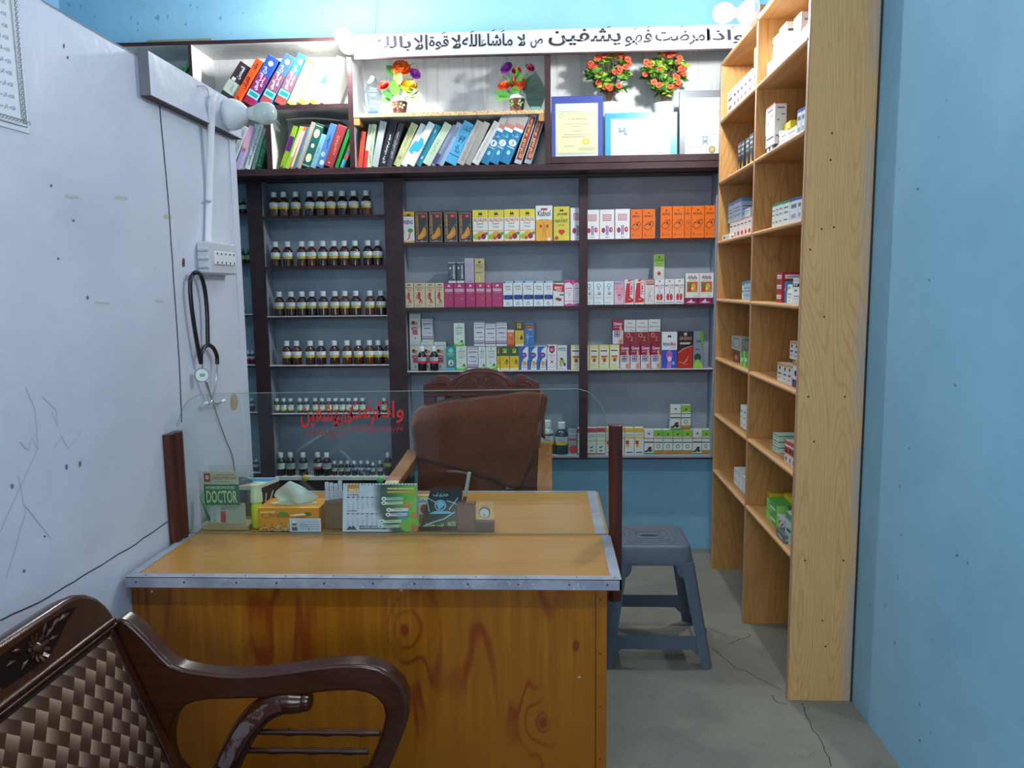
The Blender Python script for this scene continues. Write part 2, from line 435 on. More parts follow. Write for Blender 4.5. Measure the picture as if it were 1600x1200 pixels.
# partition of painted boards
p = MB(); PT = 2.152; PE = 2.845
p.box(XP-.035, XP, YN+.02, PE, 0, PT, M_PART)
sm = mat('3d3f49', .8); XF = XP+.0008
def strip(pts, w, m, jit=.6, n=5):
    pp = []
    for i in range(len(pts)-1):
        for k in range(n):
            a, b = pts[i], pts[i+1]; t_ = k/n
            pp.append(at(a[0]+(b[0]-a[0])*t_+random.uniform(-jit, jit), a[1]+(b[1]-a[1])*t_+random.uniform(-jit, jit), X=XF))
    pp.append(at(*pts[-1], X=XF)); p.ribbon(pp, (1, 0, 0), w, m)
strip([(249, 160), (262, 300), (271, 430), (280, 560), (284, 660)], .006, sm, .25)
strip([(62, -2), (112, 28), (170, 62), (228, 94)], .004, mat('8d8f98', .8), .5)
strip([(-5, 972), (60, 942), (130, 900), (200, 858), (262, 815)], .0035, sm, .8)
pen = mat('b4b8c6', .8)
for pts in ([(10, 905), (40, 800), (28, 742)], [(0, 830), (60, 700), (55, 640), (40, 605)], [(65, 620), (88, 640), (90, 665), (82, 645)], [(30, 690), (45, 705), (50, 685), (58, 700)], [(85, 700), (97, 682), (105, 700), (118, 690), (127, 672)], [(40, 790), (80, 842)], [(330, 560), (336, 575), (342, 590)]):
    strip(pts, .0018, pen, .8)
tape = mat('c2c0b6', .5)
for x, y, w_, h_ in [(190, 308, 10, 5), (262, 338, 6, 7), (160, 472, 12, 3), (248, 469, 6, 4), (112, 306, 10, 4)]:
    p.add([at(x-w_, y-h_/2, X=XF), at(x+w_, y-h_/2+2, X=XF), at(x+w_, y+h_/2+2, X=XF), at(x-w_, y+h_/2, X=XF)], [(0, 1, 2, 3)], tape)
rust = mat('5b2f27', .8)
for x, y, w_, h_ in [(287, 411, 3, 10), (137, 465, 3, 4), (115, 345, 2, 3), (91, 404, 2.5, 2.5), (100, 72, 2, 5), (106, 90, 2, 3), (80, 290, 2.5, 3), (104, 730, 3, 6), (125, 725, 3, 6), (19, 760, 4, 5), (70, 838, 3, 2), (38, 892, 3, 3)]:
    p.add([at(x+w_*math.cos(t/8*6.283)*random.uniform(.6, 1), y+h_*math.sin(t/8*6.283)*random.uniform(.6, 1), X=XF) for t in range(8)], [tuple(range(8))], rust if x == 287 else mat('6d717c', .8))
knot = [at(366+6*math.cos(t/12*6.283), 628+13*math.sin(t/12*6.283), X=XF) for t in range(12)]
p.add(knot, [tuple(range(12))], mat('b39c86', .6))
struct(p.build('wall_partition'))
# batten along the top of the partition
b = MB(); b.box(XP, XP+.03, 2.20, PE+.005, 2.045, PT+.012, M_PART); b.box(XP, XP+.0305, 2.1995, 2.2005, 2.045, PT+.012, mat('75757c', .8))
b.box(XP, XP+.0306, 2.2, PE+.006, 2.043, 2.0455, mat('5c5052', .8))
struct(b.build('trim_2'))
struct(MB().box(XP-.03, XP+.004, 2.80, PE+.008, 0, 2.05, M_PART).build('trim_3'))

# ================================================================ SHELVING ON THE BACK WALL
YU, YL = 4.04, 4.185       # fronts of the upper and the lower row
YBK = YB-.012
def zx(x, y, Y): v = at(x, y, Y=Y); return v.x, v.z
U = thing('bookcase', 'dark trimmed grey painted bookcase along the top of the back wall', 'bookcase', (0, YU, 2.07))
tb = at(400, 61, Y=YU).z; bt = at(450, 263.5, Y=YU).z      # top, floor of the book bays
XU0, XU1 = -2.3, 1.085
def ux(x, y=160): return at(x, y, Y=YU).x
m = MB(); m.box(XU0, XU1, YU, YBK, tb-.016, tb, M_DARK); m.build('top_board', U, world=True, bevel=.002)
m = MB(); m.box(XU0, XU1, YU+.012, YBK, tb-.018, tb-.0165, M_WHITEP)
m.box(XU0, XU1, YBK-.004, YBK, bt, tb-.018, M_WHITEP)
m.build('back_panel', U, world=True)
m = MB(); m.box(XU0, XU0+.016, YU+.001, YBK-.005, bt+.0005, tb-.019, M_WHITEP); m.build('side_panel', U, world=True)
zr = at(450, 262, Y=YU).z; zrr = at(1000, 262, Y=YU).z
m = MB(); m.box(XU0, XU1, YU, YBK, bt-.028, bt, M_DARK); m.box(XU0, XU1, YU-.012, YBK, bt-.036, bt-.028, M_DARK); m.build('bottom_board', U, world=True, bevel=.002)
m = MB(); m.box(ux(861), XU1, YU-.004, YU+.02, bt-.0, bt+.034, M_DARK); m.build('ledge', U, world=True, bevel=.002)
for (xa, xb) in ((299.5, 303.5), (544, 551.5), (851, 860.5)):
    m = MB(); X0, X1 = ux(xa), ux(xb)
    m.box(X0+.001, X1-.001, YU+.004, YBK, bt, tb-.016, M_WHITEP); m.box(X0, X1, YU-.003, YU+.004, bt, tb-.016, M_DARK)
    m.build('divider', U, world=True)
X0, X1 = ux(303.5), ux(544); z1 = at(420, 164.5, Y=YU).z
m = MB(); m.box(X0, X1, YU+.002, YBK, z1-.022, z1, M_WHITEP); m.box(X0, X1, YU-.001, YU+.003, z1-.022, z1, M_DARK); m.build('shelf', U, world=True)
xm0, xm1 = ux(416, 220), ux(424, 220)
m = MB(); m.box(xm0+.001, xm1, YU+.004, YBK, bt, z1-.022, M_WHITEP); m.box(xm0, xm1, YU-.001, YU+.004, bt, z1-.022, M_DARK); m.build('divider', U, world=True)
zA, zA2, zB0 = z1, bt, bt
X0, X1 = ux(551.5), ux(851); zc = at(700, 174.5, Y=YU).z
m = MB(); m.box(X0, X1, YU+.006, YBK, zc-.018, zc, M_WHITEP); m.box(X0, X1, YU+.002, YU+.006, zc-.018, zc, M_CHIP)
for a_ in (X0, X1-.03): m.box(a_, a_+.03, YU+.004, YBK, zc-.055, zc-.018, oak('bracket_wood', 'c99a62', 'b98850', '8d5f35') if a_ == X0 else bpy.data.materials['bracket_wood'])
m.build('shelf', U, world=True)
zBs = zc
# white board lettered in black
SG = thing('signboard', 'long white board with black Arabic calligraphy above the bookcase', 'sign', (0, YU, at(700, 85, Y=YU-.02).z))
YS = YU-.018
sx0, sx1 = at(553, 70, Y=YS).x, at(1196, 40, Y=YS).x
szt, szb = at(700, 50, Y=YS).z, at(700, 86.5, Y=YS).z
m = MB(); m.box(sx0, sx1, YS, YU-.004, szb, szt, mat('d3d5d6', .35), .002); m.box(sx0, sx1, YS+.001, YU-.003, szb-.008, szb-.0005, M_DARK)
m.build('board', SG, world=True)
m = MB()
def word(s, x0, x1, y0, y1, bold=.02, msh=m, Y=YS, mt=M_INK):
    a, c = at(x0, y1, Y=Y-.0012), at(x1, y1, Y=Y-.0012); d = at(x0, y0, Y=Y-.0012)
    vs, fs, _ = glyphs(AR(s), bold); r_ = c-a; u_ = d-a
    msh.add([a+r_*v[0]+u_*v[1] for v in vs], fs, mt)
for s, x0, x1, y0, y1 in [('واذا', 1104, 1163, 46, 68), ('امرضت', 1024, 1108, 44, 70), ('فهو', 976, 1019, 46, 73), ('يشفين', 857, 970, 44, 72),
                          ('ص', 829, 848, 60, 75), ('لا', 808, 821, 53, 72), ('ماشاء', 751, 801, 52, 73), ('الله', 722, 751, 53, 73), ('لا', 705, 720, 54, 76), ('قوة', 670, 701, 56, 78), ('الا', 646, 668, 54, 78), ('بالله', 581, 642, 56, 80)]:
    word(s, x0, x1, y0, y1)
for x, y in [(1010, 44), (990, 46), (948, 44), (1062, 43), (783, 50), (768, 49), (690, 53), (735, 51), (630, 56), (610, 58), (1142, 44)]:
    a = at(x, y, Y=YS-.0012); m.ribbon([a, a+Vector((.018, 0, .008))], (0, -1, 0), .004, M_INK)
a = at(571, 71, Y=YS-.0012); m.tube([a+Vector((.008*math.cos(t/12*6.283), 0, .012*math.sin(t/12*6.283))) for t in range(13)], .0012, M_INK, 5)
m.build('lettering', SG, world=True)

# lower shelving
L = thing('medicine_shelving', 'dark trimmed grey painted shelving covering the back wall below the books', 'shelving', (0, YL, 1.2))
zt = bt-.037
def lx(x, y): return at(x, y, Y=YL).x
P1a, P1b = lx(384, 275), lx(406, 275); P2a, P2b = (lx(597, 280)+lx(610, 560))/2, (lx(625, 280)+lx(642, 690))/2
P3a, P3b = lx(905, 500), lx(918, 500)
print('posts', P1a, P1b, P2a, P2b, P3a, P3b)
XLE, XRE = -2.3, .898
z745 = at(520, 745, Y=YL).z; z712 = at(990, 711.5, Y=YL).z
m = MB(); m.box(XLE, P2a, YBK-.004, YBK, z745, zt, M_GREY); m.box(P2a, XRE, YBK-.004, YBK, z712, zt, M_GREY); m.build('back_panel', L, world=True)
for a_, b_, z_ in ((P1a, P1b, 0), (P2a, P2b, 0), (P3a, P3b, z712-.02)):
    m = MB(); m.box(a_, b_, YL-.006, YL+.014, z_, zt, M_DARK); m.box(a_+.002, b_-.002, YL+.014, YBK-.004, z_+.004, zt, M_GREY); m.build('post', L, world=True)
m = MB(); m.box(XRE-.012, XRE, YL, YBK, z712-.02, zt, M_GREY); m.build('side_panel', L, world=True)
m = MB(); m.box(XLE, XLE+.016, YL, YBK-.004, z745, zt-.009, M_GREY); m.build('side_panel', L, world=True)
SH = {}
def shelf(key, xa, xb, y, th=.013, paint=None, lip=True):
    z = at((120+1000)/2 if key is None else {'L': 375, 'C': 510, 'M': 770, 'R': 1018}[key[0]], y, Y=YL).z
    m = MB(); m.box(xa, xb, YL+.003, YBK-.004, z-th, z, M_GREY); m.box(xa, xb, YL-.001, YL+.003, z-th, z-(.0 if lip else .004), M_DARK)
    if not lip: m.box(xa, xb, YL-.002, YL+.003, z-.004, z+.0002, M_WHITEP)
    m.build('shelf', L, world=True); SH[key] = z
for i, y in enumerate((333, 412, 491, 570, 644, 738)): shelf('L%d' % i, XLE, P1a, y, .016, lip=i < 2)
for i, y in enumerate((336.5, 415.5, 493.5, 570.5, 646)): shelf('C%d' % i, P1b, P2a, y, .016, lip=i < 2)
for i, y in enumerate((377.5, 479.5, 579.3)): shelf('M%d' % i, P2b, P3a, y, .018, lip=i < 2)
for i, y in enumerate((372.5, 475.5, 576.5)): shelf('R%d' % i, P3b, XRE-.012, y, .018, lip=i < 2)
SH['C5'] = z745; SH['M3'] = SH['R3'] = z712
m = MB(); m.box(P1b, P2a, YL-.004, YBK-.004, z745-.018, z745, M_WHITEP); m.build('shelf', L, world=True)
m = MB(); m.box(P2b, P3a, YL-.002, YBK-.004, z712-.012, z712, M_GREY); m.box(P3b, XRE, YL-.002, YBK-.004, z712-.012, z712, M_GREY); m.box(P2b, XRE, YL-.002, YL+.012, z712-.022, z712-.0125, M_DARK); m.build('shelf', L, world=True)
m = MB(); m.box(XLE, P2b, YL+.004, YBK-.004, 0, z745-.019, M_DARK); m.build('base_panel', L, world=True)
# top rail of the lower row
m = MB(); m.box(XLE, XRE, YL-.004, YL+.012, zt-.008, zt, M_DARK); m.build('rail', L, world=True)

# ================================================================ BOOKS
def book(px, z, Y, ang, t, h, d, colr, label, group, ops=None, pages=True):
    m = MB(); c = mat(colr, .4)
    m.box(-t, 0, 0, d, 0, h, c, min(.002, t*.2))
    if ops: m.art(ops, (-t, 0, 0), (t, 0, 0), (0, 0, h), (0, -1, 0))
    o = m.build('book'); tag(o, label, 'book', group)
    q = MB(); q.box(-t+.0025, -.0025, .006, d+.0006, .003, h+.0006, M_PAGES); q.build('page_block', o)
    o.location = (px, Y, z+.0005); o.rotation_euler = (0, ang, 0); return o
def scribble(n=5, x0=.2, x1=.8, y0=.1, y1=.9, c='eeeeee', s='مختصر علاج الطب القديم'):
    return ('t', AR(s), x0, y0, x1, y1, c, True, True)
def booksrow(rows, off, sc, z, Y, d, group, place):
    n = 0; last = None
    for (blx, bly, tlx, tly, t, colr, desc, ops) in rows:
        S = Y/F_/sc
        a = math.atan2(tlx-blx, bly-tly); h = math.hypot(tlx-blx, bly-tly)*S
        th = t*S
        brx = blx + t*math.cos(a)
        X = at(off[0]+brx/sc, off[1]+bly/sc, Y=Y).x
        if last is not None: X = max(X, last + th/math.cos(a)*.985)
        last = X
        book(X, z, Y+random.uniform(0, .012), a, th, h, d*random.uniform(.85, 1), colr, desc+' '+place, group, ops)
def ovals(c1='d8d4a8'):
    return [('e', .5, .22, .32, .1, c1), ('e', .5, .5, .2, .05, c1), ('e', .5, .78, .32, .1, c1), ('r', .1, .04, .9, .055, c1), ('r', .1, .94, .9, .955, c1)]
def encyc(a_, b_, band):
    return [('r', 0, 0, 1, .14, a_), ('r', 0, .14, 1, .27, band), ('r', .12, .17, .88, .24, '1f8f8a'), ('r', 0, .27, 1, .62, b_), ('t', AR('شرح الطب النبوي'), .15, .3, .62, .78, 'e9e4ee', True, True), ('t', AR('جامع'), .55, .4, .8, .6, 'f2eef0', True, True), ('e', .55, .87, .22, .05, 'c9dcc4')]
W1 = 'on the top left book shelf'
booksrow([
 (85, 480, 310, 165, 108, '3b2b33', 'thick dark brown book with a cream panel', [('r', 0, .28, 1, .56, 'b9c4b0'), ('t', AR('تشخيص'), .25, .33, .75, .5, '59605a', True), ('t', AR('المحسن'), .3, .66, .75, .93, 'e6e2e0', True, True), ('r', .15, .57, .45, .64, 'dadada')]),
 (212, 525, 455, 165, 62, 'e4511c', 'orange book with black ornament', [('t', AR('كتاب الادوية'), .15, .06, .85, .2, '2c1a14', True, True), ('t', AR('القرآن'), .1, .38, .9, .62, '2c1a14', True, True), ('t', AR('جلد'), .15, .78, .85, .93, '2c1a14', True, True)]),
 (322, 525, 555, 155, 100, '2c4fa0', 'dark blue and crimson volume', encyc('8f1c45', '7a2a66', '8cc3d8')),
 (462, 528, 700, 145, 92, '4a6ea6', 'blue and brick red volume with a green band', encyc('a04444', '815066', '7ecbb6')),
 (588, 528, 805, 140, 92, '3c7db4', 'bright blue and brick red volume with a green band', encyc('a04a44', '84606e', '7ecbb6')),
 (700, 545, 880, 195, 62, 'ece9cf', 'white book with yellow ends right of the blue volumes', [('r', 0, .93, 1, 1, 'd8d23e'), ('r', 0, 0, 1, .06, 'd8c93e')]),
 (787, 540, 985, 190, 76, 'efeccb', 'wide white book edged in pale yellow', [('r', 0, 0, 1, .1, 'e5d94a'), ('r', 0, .9, 1, 1, 'e6e08c')]),
 (887, 540, 1080, 190, 72, 'ebeee8', 'white and yellow book with cyan marks', [('r', 0, 0, 1, .08, 'dbd53c'), ('p', [(.2, .42), (.85, .5), (.6, .6), (.9, .68), (.25, .62)], '39b6cf'), ('r', .25, .15, .8, .17, '59a9c9'), ('r', .25, .2, .8, .22, '59a9c9'), ('r', 0, .93, 1, 1, 'd9d79a')]),
 (985, 540, 1140, 170, 72, 'e9e7e0', 'thick white and tan book leaning last', [('r', 0, 0, 1, .06, 'd99c6f'), ('t', AR('كتاب الحكمة'), .3, .12, .7, .42, '6f9a94', True), ('r', 0, .94, 1, 1, 'd7aa86')]),
], (320, 60), 5.4545, zA, YU+.03, .17, 'books on the top left shelf', W1)
W2 = 'on the lower left book shelf'
booksrow([
 (630, 1095, 765, 750, 42, '8cae28', 'lime and purple paperback', [('r', 0, .42, 1, .76, '46206a'), ('r', 0, .0, 1, .03, '2a3a14'), ('e', .5, .06, .2, .015, '3c5510'), ('r', 0, .34, .12, .76, 'a02868')]),
 (672, 1105, 820, 765, 36, '9fc24a', 'thin lime green and white paperback', [('r', .5, .3, 1, .9, 'dfe5cf')]),
 (712, 1110, 850, 770, 34, 'd9714a', 'orange and white paperback', [('r', .4, .05, .8, .9, 'e8ded0')]),
 (750, 1110, 890, 775, 22, '3f7fa6', 'very thin blue paperback', [('r', 0, .1, .5, .4, '3b8c58')]),
 (775, 1110, 925, 740, 40, 'a89c90', 'taupe grey paperback', [scribble(c='cfc8bc')]),
 (815, 1100, 955, 750, 74, '1f5d57', 'dark green book with three cream ovals', ovals()),
 (893, 1105, 1003, 835, 44, '79aeb4', 'short pale teal book', [('t', AR('الطب'), .3, .3, .7, .6, '35606a', True)]),
 (940, 1105, 1078, 755, 62, '4a78b8', 'blue mottled book', [('e', .4, .3, .3, .06, '93b7d9'), ('e', .6, .12, .3, .06, 'b7cfe0'), ('t', AR('خواص'), .3, .45, .7, .75, '18233f', True, True)]),
 (1012, 1095, 1150, 765, 78, '93343a', 'wide dark red book', [('t', AR('القانون'), .3, .3, .7, .75, 'd08a66', True, True), ('e', .45, .1, .1, .02, 'e3b79b')]),
 (1102, 1100, 1228, 790, 32, '168f3a', 'bright green thin book', None),
 (1150, 1105, 1245, 890, 34, '4b6b7c', 'short blue and red paperback', [('r', 0, 0, .6, .3, '48a9b8'), ('r', .2, .3, 1, .5, 'b9452f'), ('r', 0, .6, 1, 1, '5a6b33')]),
], (320, 60), 5.4545, zA2, YU+.025, .16, 'books on the lower left shelf', W2)
W3 = 'in the cell beside the partition'
booksrow([
 (180, 1110, 345, 765, 50, 'b5bdbd', 'grey white paperback', [scribble(c='6a7078')]),
 (248, 1105, 400, 755, 46, 'b6a3cf', 'pink and lilac paperback', [('r', 0, .5, 1, 1, 'e3a4c4'), ('r', .2, .42, .8, .48, 'd94a62'), ('r', .3, .5, .7, .55, 'e5c33b')]),
 (298, 1110, 445, 740, 36, 'd4d9d6', 'thin white book', [scribble(c='7c8588')]),
 (338, 1110, 490, 730, 42, 'd9e0da', 'white book with black title', [scribble(c='3c4144')]),
 (388, 1110, 505, 770, 30, 'bcd6c4', 'pale green thin book', [scribble(c='4e6e5c')]),
 (430, 1100, 515, 830, 50, '1d6f3c', 'dark green book', [('r', .1, .1, .9, .12, '7fc08b'), scribble(c='8fc79a')]),
], (320, 60), 5.4545, zA2, YU+.025, .16, 'books in the cell beside the partition', W3)
W5 = 'far left behind the top of the partition'
booksrow([
 (1020, 500, 1085, 410, 18, '7fa79a', 'pale green booklet', None), (1050, 500, 1130, 385, 26, '6b9a6b', 'green booklet', None), (1090, 500, 1185, 345, 18, '4f8f58', 'thin tall green booklet', None), (1120, 500, 1195, 400, 18, '3d6b52', 'thin dark green booklet', None),
], (0, 0), 4, at(280, 133, Y=YU).z, YU+.03, .14, 'green booklets', W5)
m = MB(); z_ = at(280, 133, Y=YU).z; m.box(XU0, ux(299.5), YU+.002, YBK, z_-.02, z_, M_WHITEP); m.box(XU0, ux(299.5), YU-.001, YU+.002, z_-.02, z_, M_DARK); m.build('shelf', U, world=True)
W4 = 'on the lower middle book shelf'
def vol(n): return [('r', 0, .78, 1, 1, 'b9b3b0'), ('r', 0, .7, 1, .8, 'cf8672'), ('r', 0, .66, 1, .72, 'dfe4e8'), ('e', .5, .42, .38, .066, 'dfe4e8'), ('t', n, .34 if n != '1' else .42, .385, .66 if n != '1' else .58, .455, '156f9c'), ('e', .5, .22, .18, .045, '8fd0cf'), ('r', .15, .32, .85, .335, 'd0e4ea'), ('t', AR('طب'), .2, .52, .8, .62, 'b3d8e6')]
red = [('r', .12, .08, .88, .92, '8c2f33'), ('t', AR('حكمة العلاج'), .2, .12, .8, .88, 'dcb85a', True, True)]
booksrow([
 (92, 1155, 128, 895, 34, 'c8452f', 'short red book', None),
 (128, 1155, 183, 845, 30, 'c9d8b4', 'pale green book with a red foot', [('r', 0, 0, 1, .4, 'cf2f2a')]),
 (160, 1155, 208, 845, 34, 'bccfae', 'pale green book', [scribble(c='5f7d54')]),
 (193, 1150, 268, 825, 48, 'aab3b4', 'pale grey book', None),
 (222, 1150, 320, 825, 56, '17191e', 'black book with bold white lettering', [('t', AR('ميو پيتهك علاج'), .3, .08, .75, .7, 'e6e8ea', True, True)]),
 (272, 1150, 375, 840, 40, '33363c', 'charcoal book with fine white lettering', [scribble(c='b9bcc2', y0=.2, y1=.8)]),
 (297, 1140, 443, 840, 54, 'b9bd86', 'olive cream book', [scribble(c='6e7252', x0=.3, x1=.6, y0=.45, y1=.9), ('e', .5, .2, .2, .04, '8a8f58')]),
 (355, 1150, 512, 855, 46, 'd3dadd', 'white book with a cyan half disc', [('p', [(.1, .35), (1, .3), (1, .62), (.4, .6)], '2fa5cf')]),
 (403, 1150, 567, 850, 50, 'dfe5e8', 'second white book with a cyan half disc', [('p', [(0, .3), (.6, .32), (.9, .5), (.5, .62), (0, .62)], '2fa5cf')]),
 (455, 1150, 613, 865, 44, '1b7f95', 'teal book', [('e', .5, .2, .2, .04, '8fc9d2'), ('e', .5, .85, .15, .05, '8fc9d2')]),
 (502, 1145, 673, 855, 60, 'b8cbb0', 'cream green book', [('t', AR('تذكرة'), .25, .25, .6, .6, '718a68', True)]),
 (577, 1140, 748, 855, 30, '868aa8', 'violet grey thin book', [('r', 0, .05, 1, .3, '4a3f78')]),
 (625, 1145, 787, 850, 52, '8fa4c2', 'grey blue book', [('t', AR('العلاج'), .4, .7, .7, .9, '2d3954', True)]),
 (700, 1125, 850, 835, 88, '4aa3cf', 'wide sky blue book with black title', [('t', AR('كليات'), .2, .78, .8, .92, '1a2430', False, True), ('t', AR('هو ميو'), .25, .5, .75, .72, '1a2430', False, True), ('t', AR('علاج'), .25, .28, .75, .46, '1a2430', True, True), ('r', .05, .2, .95, .215, '1a2430')]),
 (795, 1145, 950, 840, 52, 'a6a199', 'tan grey book', [scribble(c='8a857c')]),
 (855, 1150, 1005, 850, 46, 'b1aea8', 'warm grey book', None),
 (893, 1140, 1062, 845, 50, 'c4c6c2', 'white book with grey title', [scribble(c='72757a', x0=.3, x1=.6)]),
 (962, 1145, 1137, 800, 66, '1577a3', 'leftmost of three blue numbered volumes', vol('1')),
 (1057, 1145, 1220, 800, 66, '1577a3', 'middle of three blue numbered volumes', vol('2')),
 (1148, 1140, 1300, 800, 76, '1577a3', 'rightmost of three blue numbered volumes', vol('3')),
 (1265, 1135, 1395, 775, 52, 'a8b4b8', 'grey book with a red and gold ornamented spine', red),
 (1340, 1135, 1460, 765, 50, '8ba0ad', 'last blue grey book with a red and gold spine', red),
], (540, 30), 4.8, zB0, YU+.03, .16, 'books on the lower middle shelf', W4)
# magazine lying across the lower left books, papers on top of the case
m = MB(); zz = at(500, 190, Y=YU+.08).z
m.grid(lambda u, v: (at(448+84*u, 190, Y=YU+.05).x, YU+.04+.13*v, zz+.008-.012*u+.01*math.sin(u*3)), 8, 3, mat('a59a92', .5))
tag(m.build('magazine', solid=.005), 'old magazine lying flat on the lower left books', 'magazine')
m = MB(); x0 = at(230, 58, Y=YU+.04).x; x1 = at(332, 58, Y=YU+.04).x
m.box(x0, x1, YU+.03, YU+.2, tb+.0005, tb+.02, mat('8f9078', .6), .002)
tag(m.build('folder'), 'flat khaki folder lying on top of the bookcase', 'folder')
# ================================================================ BOTTLES
def prof_bottle(r, h, neck=.42, sh=.60):
    return [(r*.9, 0), (r, .003), (r, h*sh), (r*.93, h*(sh+.05)), (r*.7, h*(sh+.12)), (r*neck, h*(sh+.17)), (r*neck, h*(sh+.2))]
_BP = {}
def bottle(kind, X, Y, z, r, h, label, group):
    key = (kind, round(r, 4), round(h, 4))
    if key in _BP: o = copy_tree(_BP[key])
    else:
        K = {'amber': ('3f1d10', 'dfe4e2', 'e8ebea', 'c9b040'), 'amber2': ('52290f', 'dfe4e2', 'e8ebea', 'c9b040'), 'amber3': ('2a1418', 'd8dfe2', 'e8ebea', 'b9a236'),
             'green': ('1b1c1c', '167a3c', 'a9b8ad', None), 'greenl': ('1b2a1c', '167a3c', '7ea86f', None), 'drop': ('5c3034', 'cfd9da', 'c9cfd0', 'b02a4a'),
             'small': ('24262e', 'd5dcdc', 'dfe3da', 'cdb23a'), 'dark': ('2b1718', 'd2d9da', '9fb0ab', None), 'darkw': ('1e1a1c', 'd2d9da', 'c9d4cf', None), 'darkr': ('221416', 'd2d9da', 'c7ccd0', 'a3204a'),
             'smalld': ('2c1a1a', 'c9d0d2', 'a8b3ae', None), 'smallb': ('20222c', 'c9d0d2', 'b2bdd0', '3a4f8c'), 'dropper': ('2a2c30', 'd3dadc', 'b7c2cc', None), 'tallg': ('3e2114', 'cfd6d6', 'c3b84e', '2a2a20'),
             'red': ('150e10', 'd9dde0', 'b9bcc4', 'c92a40'), 'bigp': ('9fb3b1', 'e2e7e8', 'b9c6d0', 'd6b43a'), 'bigd': ('2f3f48', 'd9dfe2', 'b4c0c4', 'd0ae2c')}[kind]
        gm = mat(K[0], .12, spec=.7)
        m = MB()
        if kind == 'bigp':
            m.lathe(prof_bottle(r, h, .4, .62), gm, 20, mats=[mat('5c4238', .2)]+[mat('5c4238', .2)]+[gm]*5)
            m.lathe([(r*1.002, .004), (r*1.002, h*.24)], mat('6b4a3e', .2), 20)
        else: m.lathe(prof_bottle(r, h, .42, .60), gm, 18)
        o = m.build('medicine_bottle', smooth=35); _BP[key] = o
        m = MB(); a_ = h*.79; cr = r*.56 if kind not in ('small', 'drop', 'dropper') else r*.72
        if kind in ('drop', 'dropper'): m.lathe([(cr, a_*.93), (cr, h*.86), (cr*.45, h*.9), (cr*.35, h)], mat(K[1], .4), 14)
        else: m.lathe([(cr*.98, a_), (cr, a_+.002), (cr, h-.002), (cr*.9, h)], mat(K[1], .4), 16)
        m.build('cap', o, smooth=35)
        m = MB(); lo, hi = (.30, .56) if kind not in ('small',) else (.14, .56)
        lm = mat(K[2], .55); rr = r*1.012
        m.lathe([(rr, h*lo), (rr, h*hi)], lm, 18)
        if K[3]: m.lathe([(rr*1.006, h*lo), (rr*1.006, h*(lo+.10))], mat(K[3], .5), 18)
        for k in range(3):      # printed lines on the front
            zz = h*(hi-.05-.045*k)
            m.add([(rr*1.012*math.sin(t), -rr*1.012*math.cos(t), zz+q) for t in (-.55, -.2, .15, .5) for q in (0, h*.012)], [(0, 1, 3, 2), (2, 3, 5, 4), (4, 5, 7, 6)] if k != 1 else [(0, 1, 3, 2), (2, 3, 5, 4)], mat('4d5560', .6))
        m.build('label', o, smooth=35)
    o.location = (X, Y, z+.0004); o.rotation_euler = (0, 0, random.uniform(-.25, .25))
    return tag(o, label, 'bottle', group)
YBt = 4.225
def row(xs, off, z, kinds, wpx, hpx, sc, shelfname, what, group, yy):
    for i, x in enumerate(xs):
        k = kinds[i % len(kinds)] if isinstance(kinds, (list, tuple)) else kinds
        bottle(k, at(off[0]+x/sc, yy, Y=YBt).x, YBt, z, wpx/sc*YBt/F_/2, hpx/sc*YBt/F_, ('%s %s, %s of %d %s' % (what, 'bottle', nth(i, len(xs)), len(xs), shelfname)), group)
S1 = 4.614
A3 = ['amber', 'amber2', 'amber', 'amber3']
row([317, 387, 473, 574, 650, 727, 808, 890, 980], (360, 270), SH['C0'], ['amber2', 'amber2', 'amber2', 'amber3', 'amber', 'amber2', 'amber3', 'amber', 'amber2'], 71, 173, S1, 'on the first bottle shelf', 'amber white-capped', 'bottles on the first bottle shelf', 320)
row([327, 415, 517, 587, 668, 747, 823, 901, 993, 1063], (360, 270), SH['C1'], ['amber', 'amber', 'amber2', 'amber2', 'amber', 'amber', 'amber2', 'amber', 'amber3', 'amber'], 70, 178, S1, 'on the second bottle shelf', 'amber white-capped', 'bottles on the second bottle shelf', 400)
row([355, 440, 519, 590, 672, 757, 828, 907, 1007, 1088], (360, 270), SH['C2'], ['amber', 'amber', 'amber', 'amber3', 'amber', 'amber', 'amber2', 'amber', 'amber2', 'amber3'], 70, 176, S1, 'on the third bottle shelf', 'amber white-capped', 'bottles on the third bottle shelf', 480)
row([410, 480, 578, 655, 752, 843, 925, 1005, 1070, 1140], (360, 510), SH['C3'], ['amber', 'amber', 'amber', 'amber3', 'amber', 'amber2', 'amber', 'amber2', 'amber3', 'amber'], 70, 174, S1, 'on the fourth bottle shelf', 'amber white-capped', 'bottles on the fourth bottle shelf', 555)
row([338, 387, 436, 503, 549, 614, 664, 712, 760, 808, 855, 905, 953, 1112], (360, 510), SH['C4'], 'small', 44, 105, S1, 'on the fifth shelf behind the glass', 'small white-capped', 'bottles on the fifth bottle shelf', 640)
row([368, 437, 528, 634, 698], (360, 510), SH['C5'], ['darkw', 'dark', 'dark', 'darkr', 'dark'], 66, 172, S1, 'at left on the lowest shelf', 'tall dark', 'tall bottles on the lowest bottle shelf', 735)
row([752, 800, 847, 895, 943, 990], (360, 510), SH['C5'], ['smalld', 'smalld', 'smalld', 'smallb', 'smallb', 'smallb'], 43, 107, S1, 'in the middle of the lowest shelf', 'small dark', 'small bottles on the lowest bottle shelf', 735)
row([1029], (360, 510), SH['C5'], 'dropper', 32, 100, S1, 'on the lowest bottle shelf', 'slim white dropper', None, 735)
row([1080], (360, 510), SH['C5'], 'smalld', 43, 108, S1, 'right of the dropper on the lowest shelf', 'small dark', 'small bottles on the lowest bottle shelf', 735)
